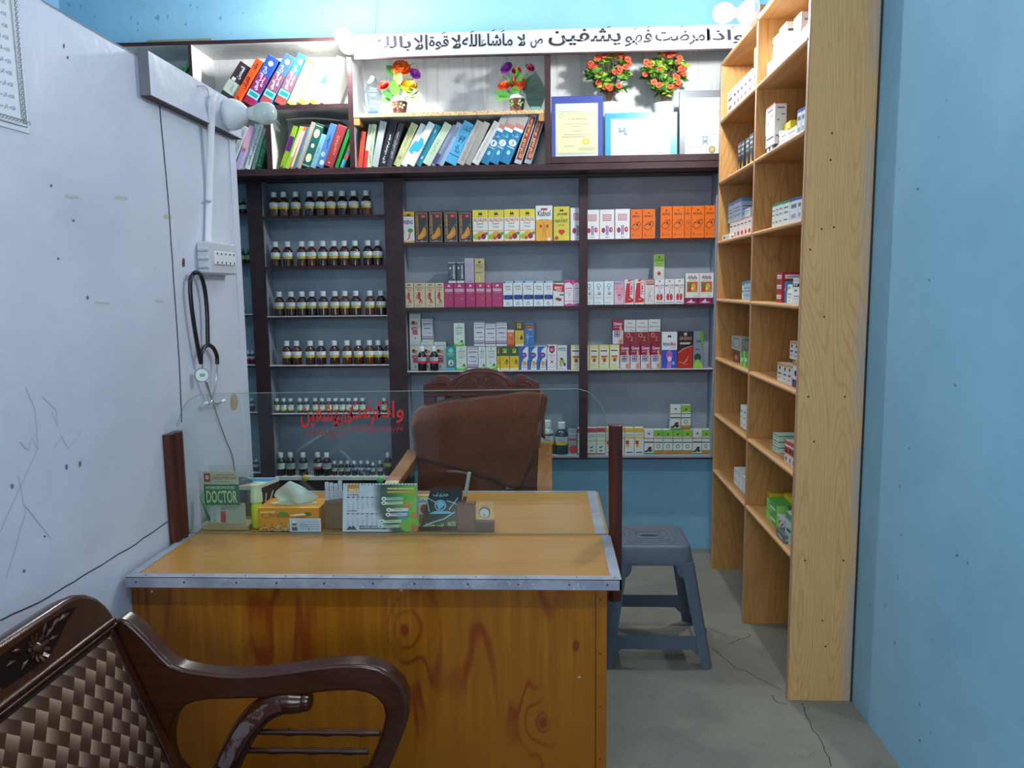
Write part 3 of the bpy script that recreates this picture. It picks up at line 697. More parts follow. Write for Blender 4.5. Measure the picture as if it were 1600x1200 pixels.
row([1139], (360, 510), SH['C5'], 'tallg', 58, 170, S1, 'at the right end of the lowest shelf', 'tall amber yellow-labelled', None, 735)
row([57, 97], (360, 270), SH['L0'], 'green', 44, 108, S1, 'on the top shelf beside the partition', 'green-capped', 'green-capped bottles beside the partition', 330)
row([48, 92, 136], (360, 270), SH['L1'], 'greenl', 44, 106, S1, 'on the second shelf beside the partition', 'green-capped green-label', 'green-capped bottles beside the partition', 410)
row([82], (360, 270), SH['L2'], 'green', 44, 106, S1, 'on the third shelf beside the partition', 'green-capped', 'green-capped bottles beside the partition', 490)
row([100, 133, 163], (360, 510), SH['L3'], 'drop', 33, 102, S1, 'on the fourth shelf beside the partition', 'red-labelled dropper', 'dropper bottles beside the partition', 568)
row([122, 158], (360, 510), SH['L4'], 'drop', 34, 102, S1, 'on the fifth shelf beside the partition', 'red-labelled dropper', 'dropper bottles beside the partition', 640)
row([125, 157, 190], (360, 510), SH['L5'], 'dropper', 34, 92, S1, 'on the lowest shelf beside the partition', 'dark white-capped', 'dark dropper bottles beside the partition', 735)
bottle('bigp', at(855.5, 690, Y=4.23).x, 4.235, z712, .036, .188, 'large pale plastic bottle with white cap beside the draped chair', None)
bottle('bigd', at(877.5, 690, Y=4.23).x, 4.235, z712, .037, .178, 'large dark plastic bottle with yellow-striped label right of the pale one', None)

# ================================================================ MEDICINE BOXES
TX = '3a3f48'
BT = {
 'ginseng': ('dcdcd6', [('r', 0, .86, 1, 1, 'e2b32c'), ('p', [(0, .86), (.5, .95), (1, .84), (1, .9), (0, .9)], 'e2b32c'), ('t', 'GINSENG', .08, .6, .9, .73, '2f2a86', False, True), ('e', .62, .9, .14, .03, '3a2a1c'), ('e', .72, .4, .2, .07, '3f9a5c'), ('p', [(.7, .38), (.8, .38), (.62, .12), (.35, .06), (.55, .14)], 'd5603c'), ('o', .25, .36, .1, .04, .3, '8a8f90'), ('p', [(0, 0), (1, 0), (1, .08), (.5, .04), (0, .1)], 'd99a2c')], 'white and yellow box with a root drawing'),
 'black': ('17181a', [('r', .04, .03, .96, .05, 'b08a5c'), ('r', .04, .94, .96, .96, 'b08a5c'), ('r', .04, .03, .07, .96, 'b08a5c'), ('r', .93, .03, .96, .96, 'b08a5c'), ('t', 'ALFA-GINSENG', .1, .25, .26, .9, 'd9963a', True, True), ('r', .4, .78, .92, .92, '8d1c2c'), ('t', 'R24', .55, .82, .75, .88, 'e5cfd2'), ('p', [(.15, .2), (.4, .3), (.7, .52), (.85, .42), (.85, .24), (.5, .12), (.2, .1)], 'd38b2e'), ('p', [(.25, .18), (.5, .26), (.7, .4), (.6, .22)], 'e6ac4c'), ('e', .83, .55, .09, .05, '2f6b4a'), ('p', [(.3, .04), (.5, .08), (.75, .04)], '7ba6c8')], 'black box with an orange root print'),
 'alfalfa': ('e4e4da', [('r', 0, .76, 1, 1, 'e9d83a'), ('p', [(.36, .84), (.44, .95), (.5, .88), (.56, .95), (.66, .84)], '20242a'), ('t', 'MEKTUM', .33, .78, .67, .81, TX), ('t', 'ALFALFA', .06, .63, .95, .74, 'd2632a', False, True), ('t', 'Super', .26, .53, .72, .61, TX), ('t', 'Tonic', .28, .44, .68, .51, TX), ('r', 0, .34, 1, .36, 'e58b2f'), ('e', .55, .25, .3, .08, 'e2ab2c'), ('e', .2, .16, .2, .09, '9fc23a'), ('e', .7, .17, .17, .09, '8c2b3c'), ('e', .42, .12, .12, .06, 'd5462c'), ('e', .9, .26, .1, .05, '3f8c3c'), ('r', 0, 0, 1, .03, 'd98a2a')], 'white and yellow tonic box with fruit print'),
 'kidney_o': ('e0e3e4', [('r', 0, 0, 1, .6, 'e8a93a'), ('t', 'Kidnol', .12, .7, .88, .86, '2a3136', False, True), ('r', .3, .87, .7, .93, 'c22f36'), ('r', .2, .6, .8, .61, TX), ('e', .3, .42, .08, .05, 'b0482c'), ('e', .7, .42, .08, .05, 'b0482c'), ('l', [(.46, .52), (.46, .3), (.38, .1)], .02, '8c4a26'), ('l', [(.54, .52), (.54, .3), (.6, .1)], .02, '8c4a26'), ('e', .8, .05, .1, .05, 'e5e3da')], 'white and orange box with a kidney drawing'),
 'olive': ('cfc63c', [('p', [(.36, .86), (.44, .94), (.5, .89), (.56, .94), (.66, .86)], '20242a'), ('t', 'JAAM', .2, .72, .84, .82, '2f3820', False, True), ('t', '-e-', .42, .66, .58, .7, '2f3820'), ('t', 'HAYAT', .1, .53, .9, .63, '2f3820', False, True), ('t', 'SYRUP', .3, .43, .7, .48, 'b8452c', False, True), ('e', .42, .27, .13, .06, 'c93a24'), ('e', .58, .27, .13, .06, 'c93a24'), ('p', [(.3, .26), (.7, .26), (.5, .15)], 'c93a24'), ('e', .18, .08, .13, .06, 'c2461f'), ('e', .8, .08, .18, .07, 'e2cf3c')], 'olive yellow box with a red heart'),
 'kidney_w': ('e3e3e4', [('r', .2, .62, .8, .84, '7c3440'), ('r', .23, .635, .77, .825, 'd9b7bd'), ('t', 'Kidney', .3, .74, .7, .79, '7c3440'), ('t', 'Stone', .3, .67, .7, .72, '7c3440'), ('r', .42, .14, .48, .46, '46358a'), ('r', .53, .14, .59, .46, '46358a'), ('e', .25, .3, .13, .09, 'a82c46'), ('e', .77, .32, .13, .09, 'c03a50'), ('e', .8, .33, .05, .04, 'e2a2ac'), ('r', .4, .06, .6, .08, TX)], 'white box with a kidney drawing'),
 'orange': ('e86f17', [('p', [(.4, .86), (.45, .92), (.5, .88), (.55, .92), (.6, .86)], '3a2010'), ('t', 'MEDIPLEX', .14, .73, .84, .8, '3a2010', False, True), ('l', [(.08, .36), (.4, .3), (.65, .34), (.88, .5), (.8, .58), (.5, .5), (.2, .46), (.08, .36)], .05, '5a2414'), ('e', .6, .47, .08, .04, '5a2414'), ('l', [(.2, .46), (.45, .56), (.8, .58), (.88, .48)], .04, '5a2414'), ('o', .2, .12, .1, .04, .4, '7c3414'), ('r', .4, .1, .85, .115, 'a84c14'), ('r', .1, .26, .9, .27, 'b85014'), ('o', .14, .92, .04, .02, .5, '8c3c14'), ('o', .86, .92, .04, .02, .5, '8c3c14')], 'orange box with a line drawing'),
 'tan': ('cdbf9c', [('r', .3, .9, .7, .95, 'b03a38'), ('t', 'Rheuma', .15, .78, .85, .87, '5e4a3a'), ('t', 'Pain', .3, .68, .7, .76, 'c23a34', False, True), ('e', .45, .6, .1, .045, 'c22c36'), ('p', [(.3, .57), (.6, .57), (.55, .36), (.35, .36)], 'c22c36'), ('l', [(.4, .37), (.55, .28), (.45, .17)], .1, 'c22c36'), ('l', [(.5, .37), (.68, .26), (.7, .16)], .1, 'c22c36'), ('l', [(.33, .54), (.2, .42), (.3, .36)], .07, 'c22c36'), ('r', .15, .09, .7, .1, TX), ('r', .15, .05, .6, .06, TX)], 'tan box with a red walking figure'),
 'pink': ('a9145c', [('p', [(.35, .85), (.44, .95), (.5, .9), (.56, .95), (.65, .85)], 'e8d4de'), ('r', .08, .65, .92, .76, 'd9cbd6'), ('t', 'HEPATUM', .1, .66, .9, .75, '9a2a62'), ('t', 'SYRUP', .12, .58, .85, .63, 'dd9a52', False, True), ('o', .45, .32, .35, .08, .16, 'd93a38'), ('l', [(.55, .38), (.75, .32), (.9, .36)], .03, 'e2a0b4'), ('r', .15, .52, .85, .525, '7c1048')], 'magenta box with a liver drawing'),
 'lined_blue': ('cfdbe0', [('r', 0, .93, 1, 1, '9fc0d4'), ('r', .04, .93, .22, 1, '2a4aa0'), ('t', 'Uric', .2, .75, .8, .84, 'b84438', False, True), ('t', 'Cure', .3, .65, .8, .73, 'b84438', False, True), ('r', 0, .28, 1, .45, '1f2a3c'), ('r', .24, .27, .76, .46, '2b3f98'), ('r', .02, .28, .1, .45, '7fb3c4'), ('p', [(.3, .06), (.5, .2), (.7, .06)], '2e7a52'), ('e', .5, .1, .09, .04, 'cfdbe0')], 'white and blue box with a dark band'),
 'berry': ('cfd6d4', [('p', [(0, .62), (1, .55), (1, .85), (0, .9)], 'c2202c'), ('t', 'BERRY', .15, .68, .85, .78, 'e8e4e2', False, True), ('t', 'CARE', .25, .6, .8, .67, 'e8e4e2', False, True), ('r', 0, .93, 1, 1, '1f6a4a'), ('e', .4, .28, .2, .06, 'a8322c'), ('e', .62, .25, .18, .06, '8c1c24'), ('r', .6, .42, 1, .47, '2f4a9a')], 'white box with a red slanted band'),
 'pinkw': ('e3d5de', [('p', [(0, 1), (1, 1), (1, .8), (.5, .93), (0, .88)], 'd42a86'), ('p', [(0, 0), (1, 0), (1, .06), (.6, .1), (0, .05)], 'c93a8c'), ('r', .15, .68, .85, .7, TX), ('o', .5, .48, .15, .06, .2, '8a7f8c'), ('l', [(.5, .42), (.5, .34)], .03, '8a7f8c'), ('r', 0, .17, 1, .19, 'd25a9c'), ('r', .2, .6, .8, .61, '9a8a94')], 'white box with pink swirls'),
 'female': ('d6e2e4', [('o', .5, .82, .22, .09, .28, '2c8fb8'), ('l', [(.5, .74), (.5, .62)], .06, '2c8fb8'), ('l', [(.34, .68), (.66, .68)], .06, '2c8fb8'), ('o', .55, .5, .18, .07, .3, 'c4697e'), ('e', .55, .48, .08, .03, '54708c'), ('r', .1, .42, .9, .43, '7c9aa2'), ('r', .15, .32, .85, .33, '7c9aa2'), ('r', .15, .27, .85, .28, '7c9aa2'), ('t', 'SYRUP', .1, .06, .65, .1, TX)], 'pale box with a blue female sign'),
 'face': ('dfb9c6', [('r', 0, .86, 1, 1, 'b9a4c9'), ('t', 'BEAUTY', .1, .86, .8, .93, '3f4a9a', False, True), ('p', [(0, .84), (.2, .4), (.45, .15), (.75, .2), (1, .5), (1, .84)], 'd99aae'), ('l', [(.1, .66), (.35, .7)], .05, '7c5058'), ('l', [(.6, .66), (.88, .68)], .05, '7c5058'), ('e', .52, .4, .16, .035, 'b8304a'), ('r', 0, 0, 1, .1, 'cfb0c9')], 'pale pink box showing a close-up face'),
 'redwavy': ('d9dadb', [('p', [(.05, .05), (.1, .5), (.25, .9), (.45, 1), (1, 1), (1, .98), (.6, .95), (.6, .3), (1, .2), (.95, .08)], 'c4213c'), ('r', .62, .4, .95, .95, 'e3d9dc'), ('t', 'FEMO', .64, .4, .9, .9, 'c4213c', True, True), ('e', .55, .2, .2, .03, 'd9962f'), ('r', .2, .86, .55, .92, 'e5dce0')], 'white box with a large red shape'),
 'sketch': ('d7d3cf', [('r', .1, .78, 1, .93, 'a32430'), ('t', 'JOINTS', .15, .8, .95, .9, 'e5e0de', False, True), ('r', 0, .97, 1, 1, 'a32430'), ('l', [(.4, .7), (.5, .4), (.35, .1)], .05, 'b58f82'), ('l', [(.7, .7), (.5, .4), (.8, .05)], .05, 'b58f82'), ('l', [(.2, .45), (.8, .3)], .04, 'b58f82'), ('l', [(.35, .35), (.35, .05)], .03, '9a8a88')], 'white box with a brown line sketch'),
 'lungs': ('dddfe0', [('p', [(.38, .9), (.46, .96), (.5, .92), (.54, .96), (.62, .9)], '20242a'), ('t', 'MED-COFF', .06, .7, .95, .78, '8c3a44', False, True), ('t', 'SYRUP', .4, .62, .9, .67, TX), ('l', [(.5, .58), (.5, .42)], .06, '8c5a60'), ('e', .33, .28, .17, .14, 'c03a44'), ('e', .68, .28, .17, .14, 'c03a44'), ('e', .5, .22, .06, .1, 'e0a8ac'), ('r', .1, .05, .9, .07, TX)], 'white box with red lungs'),
 'fruit': ('dcdad6', [('t', 'Alfalfa', .15, .72, .85, .86, '503a4c', False, True), ('t', 'Tonic Gold', .25, .66, .8, .7, '503a4c'), ('r', .1, .22, .9, .62, 'c2602c'), ('e', .3, .48, .17, .1, '5a7c2c'), ('e', .6, .45, .16, .1, 'dba545'), ('e', .35, .32, .15, .08, 'c9302c'), ('e', .7, .3, .15, .08, 'b98a3c'), ('e', .52, .35, .1, .06, 'e2cf8a'), ('e', .5, .25, .1, .04, '8cab2c'), ('t', '120 ml', .6, .04, .85, .09, TX), ('r', 0, .96, 1, 1, '8c7a94')], 'white tonic box with a fruit picture'),
 'magbase': ('8f1450', [('p', [(.1, .2), (.35, .45), (.5, .9), (.6, .4), (.9, .2), (.5, .1)], 'd9b9cd')], 'low magenta box'),
 'sun': ('c9cfc2', [('r', 0, .5, 1, 1, '6f9a2c'), ('r', 0, .5, 1, .7, '8fb05a'), ('p', [(.38, .86), (.46, .94), (.5, .9), (.54, .94), (.62, .86)], '20242a'), ('t', 'LUCCA', .12, .73, .88, .81, '26401c', False, True), ('r', .15, .63, .9, .66, '5a7c38'), ('r', .2, .56, .8, .59, '5a7c38'), ('e', .5, .23, .38, .17, 'd8d8ce')]+[('p', [(.5+.1*math.cos(a-.25), .23+.05*math.sin(a-.25)), (.5+.36*math.cos(a), .23+.16*math.sin(a)), (.5+.1*math.cos(a+.25), .23+.05*math.sin(a+.25))], 'b8452f') for a in [k*math.pi/6 for k in range(12)]]+[('e', .5, .23, .15, .065, '9c3a28')], 'tall green box with a red sunburst'),
 'navy': ('26323c', [('r', 0, 0, 1, .1, 'd3d9dc'), ('r', 0, .96, 1, 1, 'aab6bc'), ('e', .25, .72, .12, .06, 'c9d2d6'), ('t', 'NERVOSIN', .6, .2, .85, .85, 'dde2e4', True, True), ('l', [(.2, .3), (.5, .35), (.3, .6)], .04, '7c8a92')], 'dark slate box with white upright lettering'),
 'lilac': ('a89bb0', [('l', [(.25, .75), (.35, .62), (.45, .78), (.6, .65), (.75, .78)], .05, '746c80'), ('r', .35, .4, .65, .41, '746c80'), ('r', .35, .46, .65, .47, '746c80'), ('e', .6, .12, .07, .02, 'b02a6c'), ('r', .3, .06, .8, .075, '746c80')], 'tall lilac box'),
 'olive2': ('b3ab6a', [('p', [(.34, .82), (.44, .92), (.5, .86), (.56, .92), (.66, .82)], '20242a'), ('t', 'NERVE', .15, .68, .85, .76, '8c2a5c', False, True), ('t', 'TONIC', .15, .6, .85, .66, '8c2a5c', False, True), ('r', 0, .52, 1, .53, '6a6438'), ('e', .5, .25, .2, .09, 'c9a05c'), ('l', [(.5, .3), (.5, .08)], .08, 'e0dcc4'), ('r', .15, .4, .85, .45, '8a8450')], 'olive box with a small figure'),
 'liver': ('c9d1ca', [('t', 'DIGESTIN', .1, .84, .9, .9, '5c6e64'), ('e', .4, .66, .25, .06, '8a5a2c'), ('e', .35, .7, .14, .04, '3a2a1c'), ('e', .6, .66, .15, .05, 'd0912c'), ('e', .45, .46, .3, .07, 'b04a5c'), ('e', .5, .46, .18, .03, 'd9a0a8'), ('r', .25, .25, .75, .4, 'c4697c'), ('o', .5, .32, .18, .05, .4, 'a83a50'), ('e', .5, .12, .07, .03, '4a5c54')], 'pale box with a digestive organ print'),
 'lined': ('c8ccd4', [('r', 0, .96, 1, 1, '8a8494'), ('r', 0, .88, 1, .9, '74506c'), ('t', 'LIQUEVIN', .1, .72, .9, .8, '2a2f3c', False, True), ('r', .2, .55, .8, .58, '26306a'), ('r', .05, .48, .95, .485, '9095a0'), ('t', 'Syrup', .12, .36, .55, .4, TX), ('r', .55, .37, .9, .39, TX), ('r', 0, .2, 1, .23, 'a82c5c'), ('r', 0, .11, 1, .15, '34488c')], 'white box with red blue stripes'),
 'leafw': ('cdd8d0', [('p', [(0, 0), (1, 0), (1, .14), (.5, .06), (0, .12)], '5fb53a'), ('p', [(.2, .1), (.8, .25), (1, .14)], '8fcf6a'), ('t', 'GASTRO', .2, .76, .85, .83, '4a6c62', False, True), ('e', .5, .9, .06, .03, '2f7c5c'), ('r', .2, .68, .8, .7, '7a948c'), ('r', .2, .58, .85, .6, '7a948c'), ('r', .2, .52, .75, .54, '7a948c'), ('l', [(.3, .36), (.5, .26)], .04, '4a5c58'), ('e', .75, .22, .12, .05, '2c6c34')], 'white box with green leaf foot'),
 'teal': ('1d8a80', [('e', .5, .84, .26, .1, '7cc4bc'), ('t', 'FEMINE', .12, .68, .85, .73, 'c4e2de'), ('t', 'PLUS', .25, .6, .7, .65, 'c4e2de'), ('e', .5, .32, .36, .16, '6c1c34'), ('e', .5, .32, .3, .135, 'cfd8d4'), ('p', [(.35, .24), (.55, .44), (.68, .24)], '3f7c74'), ('r', 0, 0, 1, .1, '3fa8b4')], 'teal box with a maroon ring'),
 'oilyg': ('d9b52a', [('r', 0, .6, 1, 1, '1c5c3c'), ('r', .3, .72, .7, .9, 'd2b84a'), ('p', [(.36, .75), (.36, .87), (.64, .87), (.64, .84), (.45, .84), (.45, .78)], '1c5c3c'), ('e', .72, .32, .16, .08, '34402c'), ('p', [(.58, .34), (.72, .48), (.86, .34)], '34402c'), ('e', .72, .31, .08, .04, 'd9b52a'), ('t', 'OIL', .2, .35, .3, .5, '6a5818', True), ('r', 0, 0, 1, .08, 'ddd9b8')], 'yellow box with a dark green top'),
 'yellowdrop': ('ccaa2c', [('r', 0, .66, 1, 1, '2f4a34'), ('r', .25, .74, .7, .95, 'c4ac4c'), ('p', [(.34, .78), (.34, .91), (.62, .91), (.62, .88), (.43, .88), (.43, .81)], '2f4a34'), ('e', .72, .34, .16, .07, '34402c'), ('p', [(.58, .36), (.72, .48), (.86, .36)], '34402c'), ('r', 0, 0, 1, .09, 'd3cfb4')], 'yellow oil box with a grey green top'),
 'orangebowl': ('d5dade', [('p', [(0, 1), (1, 1), (.5, .9), (.3, .7), (.5, .5), (.3, .3), (.2, 0), (0, 0)], '2f62b4'), ('p', [(1, .5), (.85, .3), (.9, 0), (1, 0)], '2f62b4'), ('e', .5, .62, .36, .12, '4a3f9a'), ('t', 'VITA', .3, .57, .7, .67, 'd9a0b8', False, True), ('e', .58, .26, .22, .09, 'e29a26'), ('e', .58, .34, .12, .03, '4a9a5c'), ('p', [(.42, .88), (.48, .93), (.52, .93), (.6, .88)], '20242a'), ('r', .35, .1, .8, .12, TX)], 'white and blue box with an orange'),
 'shield': ('d7d8da', [('p', [(.2, .98), (.8, .98), (.8, .75), (.5, .66), (.2, .75)], '9c1c34'), ('t', 'MD', .35, .76, .65, .88, 'dcc8cc', False, True), ('t', 'Migraine', .15, .55, .85, .62, '7c3444'), ('t', 'Cure', .3, .48, .7, .53, '7c3444'), ('e', .5, .33, .1, .04, 'c9482f'), ('l', [(.3, .25), (.7, .4)], .05, 'c9482f'), ('l', [(.3, .4), (.7, .25)], .05, 'c9482f'), ('l', [(.08, .06), (.3, .13), (.5, .08), (.9, .14)], .03, '3c4c44'), ('r', 0, .92, .12, 1, '9c1c34')], 'white box with a red shield'),
 'bars': ('cbd0cf', [('r', .1, .84, .85, .92, '3f74a8'), ('r', .25, .78, .95, .82, 'b4b43a'), ('t', 'Cardin', .15, .85, .8, .91, 'dfe6ea'), ('r', .25, .14, .45, .4, 'a3a02c'), ('r', .5, .26, .72, .44, 'a3a02c'), ('r', .35, .4, .55, .5, '20262c'), ('r', .65, .16, .85, .28, '20262c'), ('t', 'Drops', .15, .04, .6, .09, '3f74a8')], 'white box with olive and black blocks'),
 'purplethin': ('4a3f86', [('r', 0, .2, .5, .5, '7c4a54')], 'narrow purple box'),
 'jarbox': ('d2cf8c', [('r', .1, .12, .9, .86, 'd6d8d2'), ('r', .15, .74, .8, .79, '5c2430'), ('e', .5, .4, .28, .13, 'dcae6a'), ('r', .18, .48, .82, .56, 'b06a34'), ('e', .52, .37, .14, .08, '8c3a20'), ('r', .2, .2, .7, .21, '7c8074'), ('r', .2, .16, .6, .17, '7c8074')], 'cream box with brown jar print'),
 'queen': ('8f1a44', [('r', 0, 0, 1, .55, 'cfccd0'), ('t', 'Queen', .1, .76, .9, .9, 'e6d4da', False, True), ('r', .1, .68, .5, .71, 'c98aa0'), ('o', .3, .46, .16, .07, .45, '352a7c'), ('o', .55, .46, .16, .07, .45, '352a7c'), ('o', .3, .34, .16, .06, .45, '352a7c'), ('o', .55, .34, .16, .06, .45, '352a7c'), ('p', [(.6, .72), (.82, .78), (.9, .5), (.95, 0), (.75, 0), (.8, .35)], 'd9a488'), ('e', .75, .1, .2, .1, 'c9826a')], 'maroon and white box with purple rings'),
 'o2': ('c6c9c9', [('r', 0, 0, 1, .5, '861c28'), ('t', 'Spermaxx', .12, .66, .9, .75, '4a4448', False), ('r', .3, .86, .7, .88, TX), ('t', 'O', .2, .26, .55, .46, 'cf9a94'), ('t', '2', .58, .12, .78, .3, 'cf9a94'), ('r', .5, .56, .9, .58, '8c7f84')], 'grey maroon box with pale symbol'),
 'knee': ('d3dbe0', [('r', 0, 0, 1, .51, '2c4cae'), ('p', [(.35, .86), (.45, .94), (.5, .88), (.55, .94), (.65, .86)], '20242a'), ('t', 'Arthro', .06, .62, .55, .73, '2a3038', False, True), ('t', 'Meb', .58, .62, .92, .73, 'c93a5c', False, True), ('t', 'SYRUP', .6, .55, .9, .59, TX), ('e', .5, .36, .22, .14, 'b45aa8'), ('p', [(.4, .25), (.6, .25), (.66, 0), (.34, 0)], 'a86ab8'), ('e', .52, .26, .14, .07, 'e2c4dc'), ('e', .76, .14, .1, .05, '7ca8dc')], 'blue and white box with a pink knee joint'),
 'redroot': ('241a1c', [('p', [(0, .45), (.3, .55), (1, .62), (1, 0), (0, 0)], 'ad2414'), ('l', [(.05, .42), (.4, .54), (1, .62)], .02, 'e0d9d2'), ('r', .4, .9, .6, .98, 'b9b4b0'), ('t', 'GINSENG', .1, .78, .9, .87, 'b98a72', False, True), ('r', .15, .69, .85, .71, 'd8d4d0'), ('r', .15, .66, .8, .68, 'd8d4d0'), ('l', [(.1, .18), (.35, .14), (.6, .2), (.72, .34), (.6, .24), (.4, .1), (.7, .12)], .035, 'e2a45c')], 'black and red box with a root print'),
 'broccoli': ('7f8696', [('p', [(.6, 1), (1, 1), (1, .6), (.85, .55)], '5a9a2c'), ('e', .45, .3, .36, .1, '1c4a2c'), ('p', [(0, 0), (1, 0), (.9, .1), (.5, .25), (.3, .22), (0, .12)], '8cc23a'), ('t', 'Green', .25, .7, .75, .8, '2a3438', False, True), ('r', .15, .5, .6, .52, '44505c')], 'grey box with green broccoli print'),
 'greyred': ('8c949c', [('r', 0, .56, 1, .62, 'a82438'), ('e', .6, .2, .5, .16, 'b83428'), ('r', 0, .8, 1, .84, 'b4bcc2')], 'grey box with a red splash behind the bottles'),
 'redtop': ('ccd4cc', [('r', 0, .84, 1, 1, 'bf2c44'), ('r', 0, .5, 1, .54, 'cdb93a'), ('r', .1, .72, .9, .74, '7c8a84'), ('r', .1, .66, .9, .68, '7c8a84'), ('p', [(.25, .28), (.75, .32), (.5, .22)], '1f5c44'), ('r', .35, .12, .65, .16, TX), ('r', 0, 0, 1, .04, 'b82c3c')], 'white box with a red top'),
 'yellowtop': ('cfd4d0', [('r', 0, .84, 1, 1, 'd2a92c'), ('r', 0, .6, 1, .66, 'd6b73c'), ('t', 'DROPS', .1, .7, .9, .76, '6a705c'), ('r', .08, .38, .45, .52, 'c23a20'), ('r', .2, .26, .45, .38, 'd9ab2c'), ('r', .15, .05, .85, .09, TX)], 'white box with a yellow top'),
 'dog': ('ccd4d0', [('p', [(.36, .82), (.45, .9), (.5, .85), (.55, .9), (.64, .82)], '20242a'), ('r', 0, .64, 1, .67, 'a0303c'), ('r', 0, .47, 1, .52, '3c4c50'), ('e', .65, .2, .28, .11, '3f352c'), ('e', .85, .22, .1, .06, 'd6c79a'), ('p', [(0, .12), (.4, .2), (.4, .08), (0, .08)], '5a4a3a'), ('r', 0, 0, 1, .05, '1f8a5a')], 'white box with a brown paw print picture'),
 'greentop': ('ccd6d0', [('r', 0, .72, 1, 1, '7cb83a'), ('p', [(.36, .8), (.45, .88), (.5, .84), (.55, .88), (.64, .8)], '20242a'), ('r', 0, .64, 1, .67, '8c3a4c'), ('r', 0, .47, 1, .51, '4a5a5c'), ('o', .5, .32, .2, .08, .3, '4c5a5c'), ('r', 0, .03, 1, .17, '7c9a34'), ('e', .5, .1, .35, .05, 'b8763a'), ('r', 0, 0, 1, .04, 'b8482c')], 'white box with a bright green top'),
 'orangesm': ('cc6a26', [('r', 0, .85, 1, 1, 'd6d2cc'), ('e', .5, .68, .2, .07, 'e0a24a'), ('r', .2, .5, .8, .52, '7c3414'), ('r', .2, .42, .8, .44, '7c3414'), ('r', 0, 0, 1, .12, 'c22c20')], 'small orange box'),
 'bluebox': ('2468a8', [('r', .05, .78, .95, .92, '7c1c2c'), ('t', 'CALCI', .12, .8, .88, .9, 'dc9a3c', False, True), ('e', .6, .7, .25, .04, 'c9a83a'), ('e', .3, .4, .14, .12, '6ca4d0'), ('l', [(.3, .3), (.25, .08)], .06, '6ca4d0'), ('r', .5, .4, .85, .42, '9cc4e0')], 'bright blue box with a red banner'),
}
_MB = {}
def medbox(typ, X0, X1, Y, z, h, d, label, group, rotz=0):
    w = X1-X0; key = (typ, round(w, 3), round(h, 3), round(d, 3))
    if key in _MB: o = _MB[key].copy(); COL.objects.link(o)
    else:
        bg, ops, _ = BT[typ]; m = MB(); w_ = round(w, 3)
        m.box(-w_/2, w_/2, 0, d, 0, h, mat(bg, .35), .0006)
        m.art(ops, (-w_/2+.0006, 0, .0006), (w_-.0012, 0, 0), (0, 0, h-.0012), (0, -1, 0), lift=.0002)
        m.art([('r', .2, .3, .8, .7, 'b9bcc0')] if typ not in ('orange', 'pink', 'black', 'navy') else [('r', .3, .2, .7, .8, '00000c' if typ == 'black' else bg)], (w_/2, 0, 0), (0, d, 0), (0, 0, h), (1, 0, 0), lift=.0002)
        o = m.build('medicine_box'); _MB[key] = o
    o.location = ((X0+X1)/2, Y, z+.0004); o.rotation_euler = (0, 0, rotz or random.uniform(-.035, .035)*(.05/max(w, .02)))
    return tag(o, label, 'medicine box', group)
YBX = 4.21
def boxrow(items, off, sc, cell, base, where, group, d=.048):
    """items: x0, x1, ytop, type[, base y when stacked]"""
    S = YBX/F_/sc; cnt = {}; tot = {}
    for it in items: tot[(it[3], len(it) > 4)] = tot.get((it[3], len(it) > 4), 0)+1
    px = None; hs = []
    for it in items:
        x0, x1, yt, typ = it[:4]; st = len(it) > 4
        z = SH[cell]
        if st: z += (base-it[4])*S; h = (it[4]-yt)*S
        else: h = (base-yt)*S
        a = at(off[0]+x0/sc, 500, Y=YBX).x; b = at(off[0]+x1/sc, 500, Y=YBX).x
        a, b = a+.0006, b-.0006
        k = (typ, st); i = cnt.get(k, 0); cnt[k] = i+1; n = tot[k]
        desc = BT[typ][2]
        lab = ('%s, %s of %d, %s' % (desc, nth(i, n), n, where)) if n > 1 else '%s, %s' % (desc, where)
        if st: lab = ('upper ' + lab); z = max([q[2] for q in hs if q[0] < b-.003 and q[1] > a+.003] or [z])
        else: hs.append((a, b, z+h+.0005))
        medbox(typ, a, b, YBX+random.uniform(0, .004)+(.036 if typ == 'liver' or (typ == 'lined' and x0 < 320) else 0), z, h, d, lab, group)
r1 = (620, 310); q1 = (890, 310)
boxrow([(50, 172, 110, 'ginseng'), (178, 290, 112, 'black'), (296, 412, 110, 'black'), (425, 540, 110, 'black'), (548, 662, 115, 'black'),
        (668, 799, 105, 'alfalfa'), (801, 932, 106, 'alfalfa'), (935, 1065, 104, 'alfalfa'), (1068, 1198, 104, 'alfalfa'), (1203, 1347, 78, 'kidney_o'), (1355, 1492, 88, 'olive'), (1498, 1628, 100, 'kidney_w')],
       r1, 5.517, 'M0', 373, 'top box shelf, left cell', 'boxes on the top box shelf, left cell')
boxrow([(165, 308, 120, 'kidney_w'), (311, 463, 120, 'kidney_w'), (468, 622, 117, 'kidney_w'), (630, 749, 122, 'orange'), (752, 881, 122, 'orange'), (935, 1056, 98, 'orange'), (1058, 1180, 98, 'orange'), (1182, 1250, 98, 'orange'), (1252, 1386, 98, 'orange'), (1388, 1508, 96, 'orange')],
       q1, 6.667, 'R0', 418, 'top box shelf, right cell', 'boxes on the top box shelf, right cell')
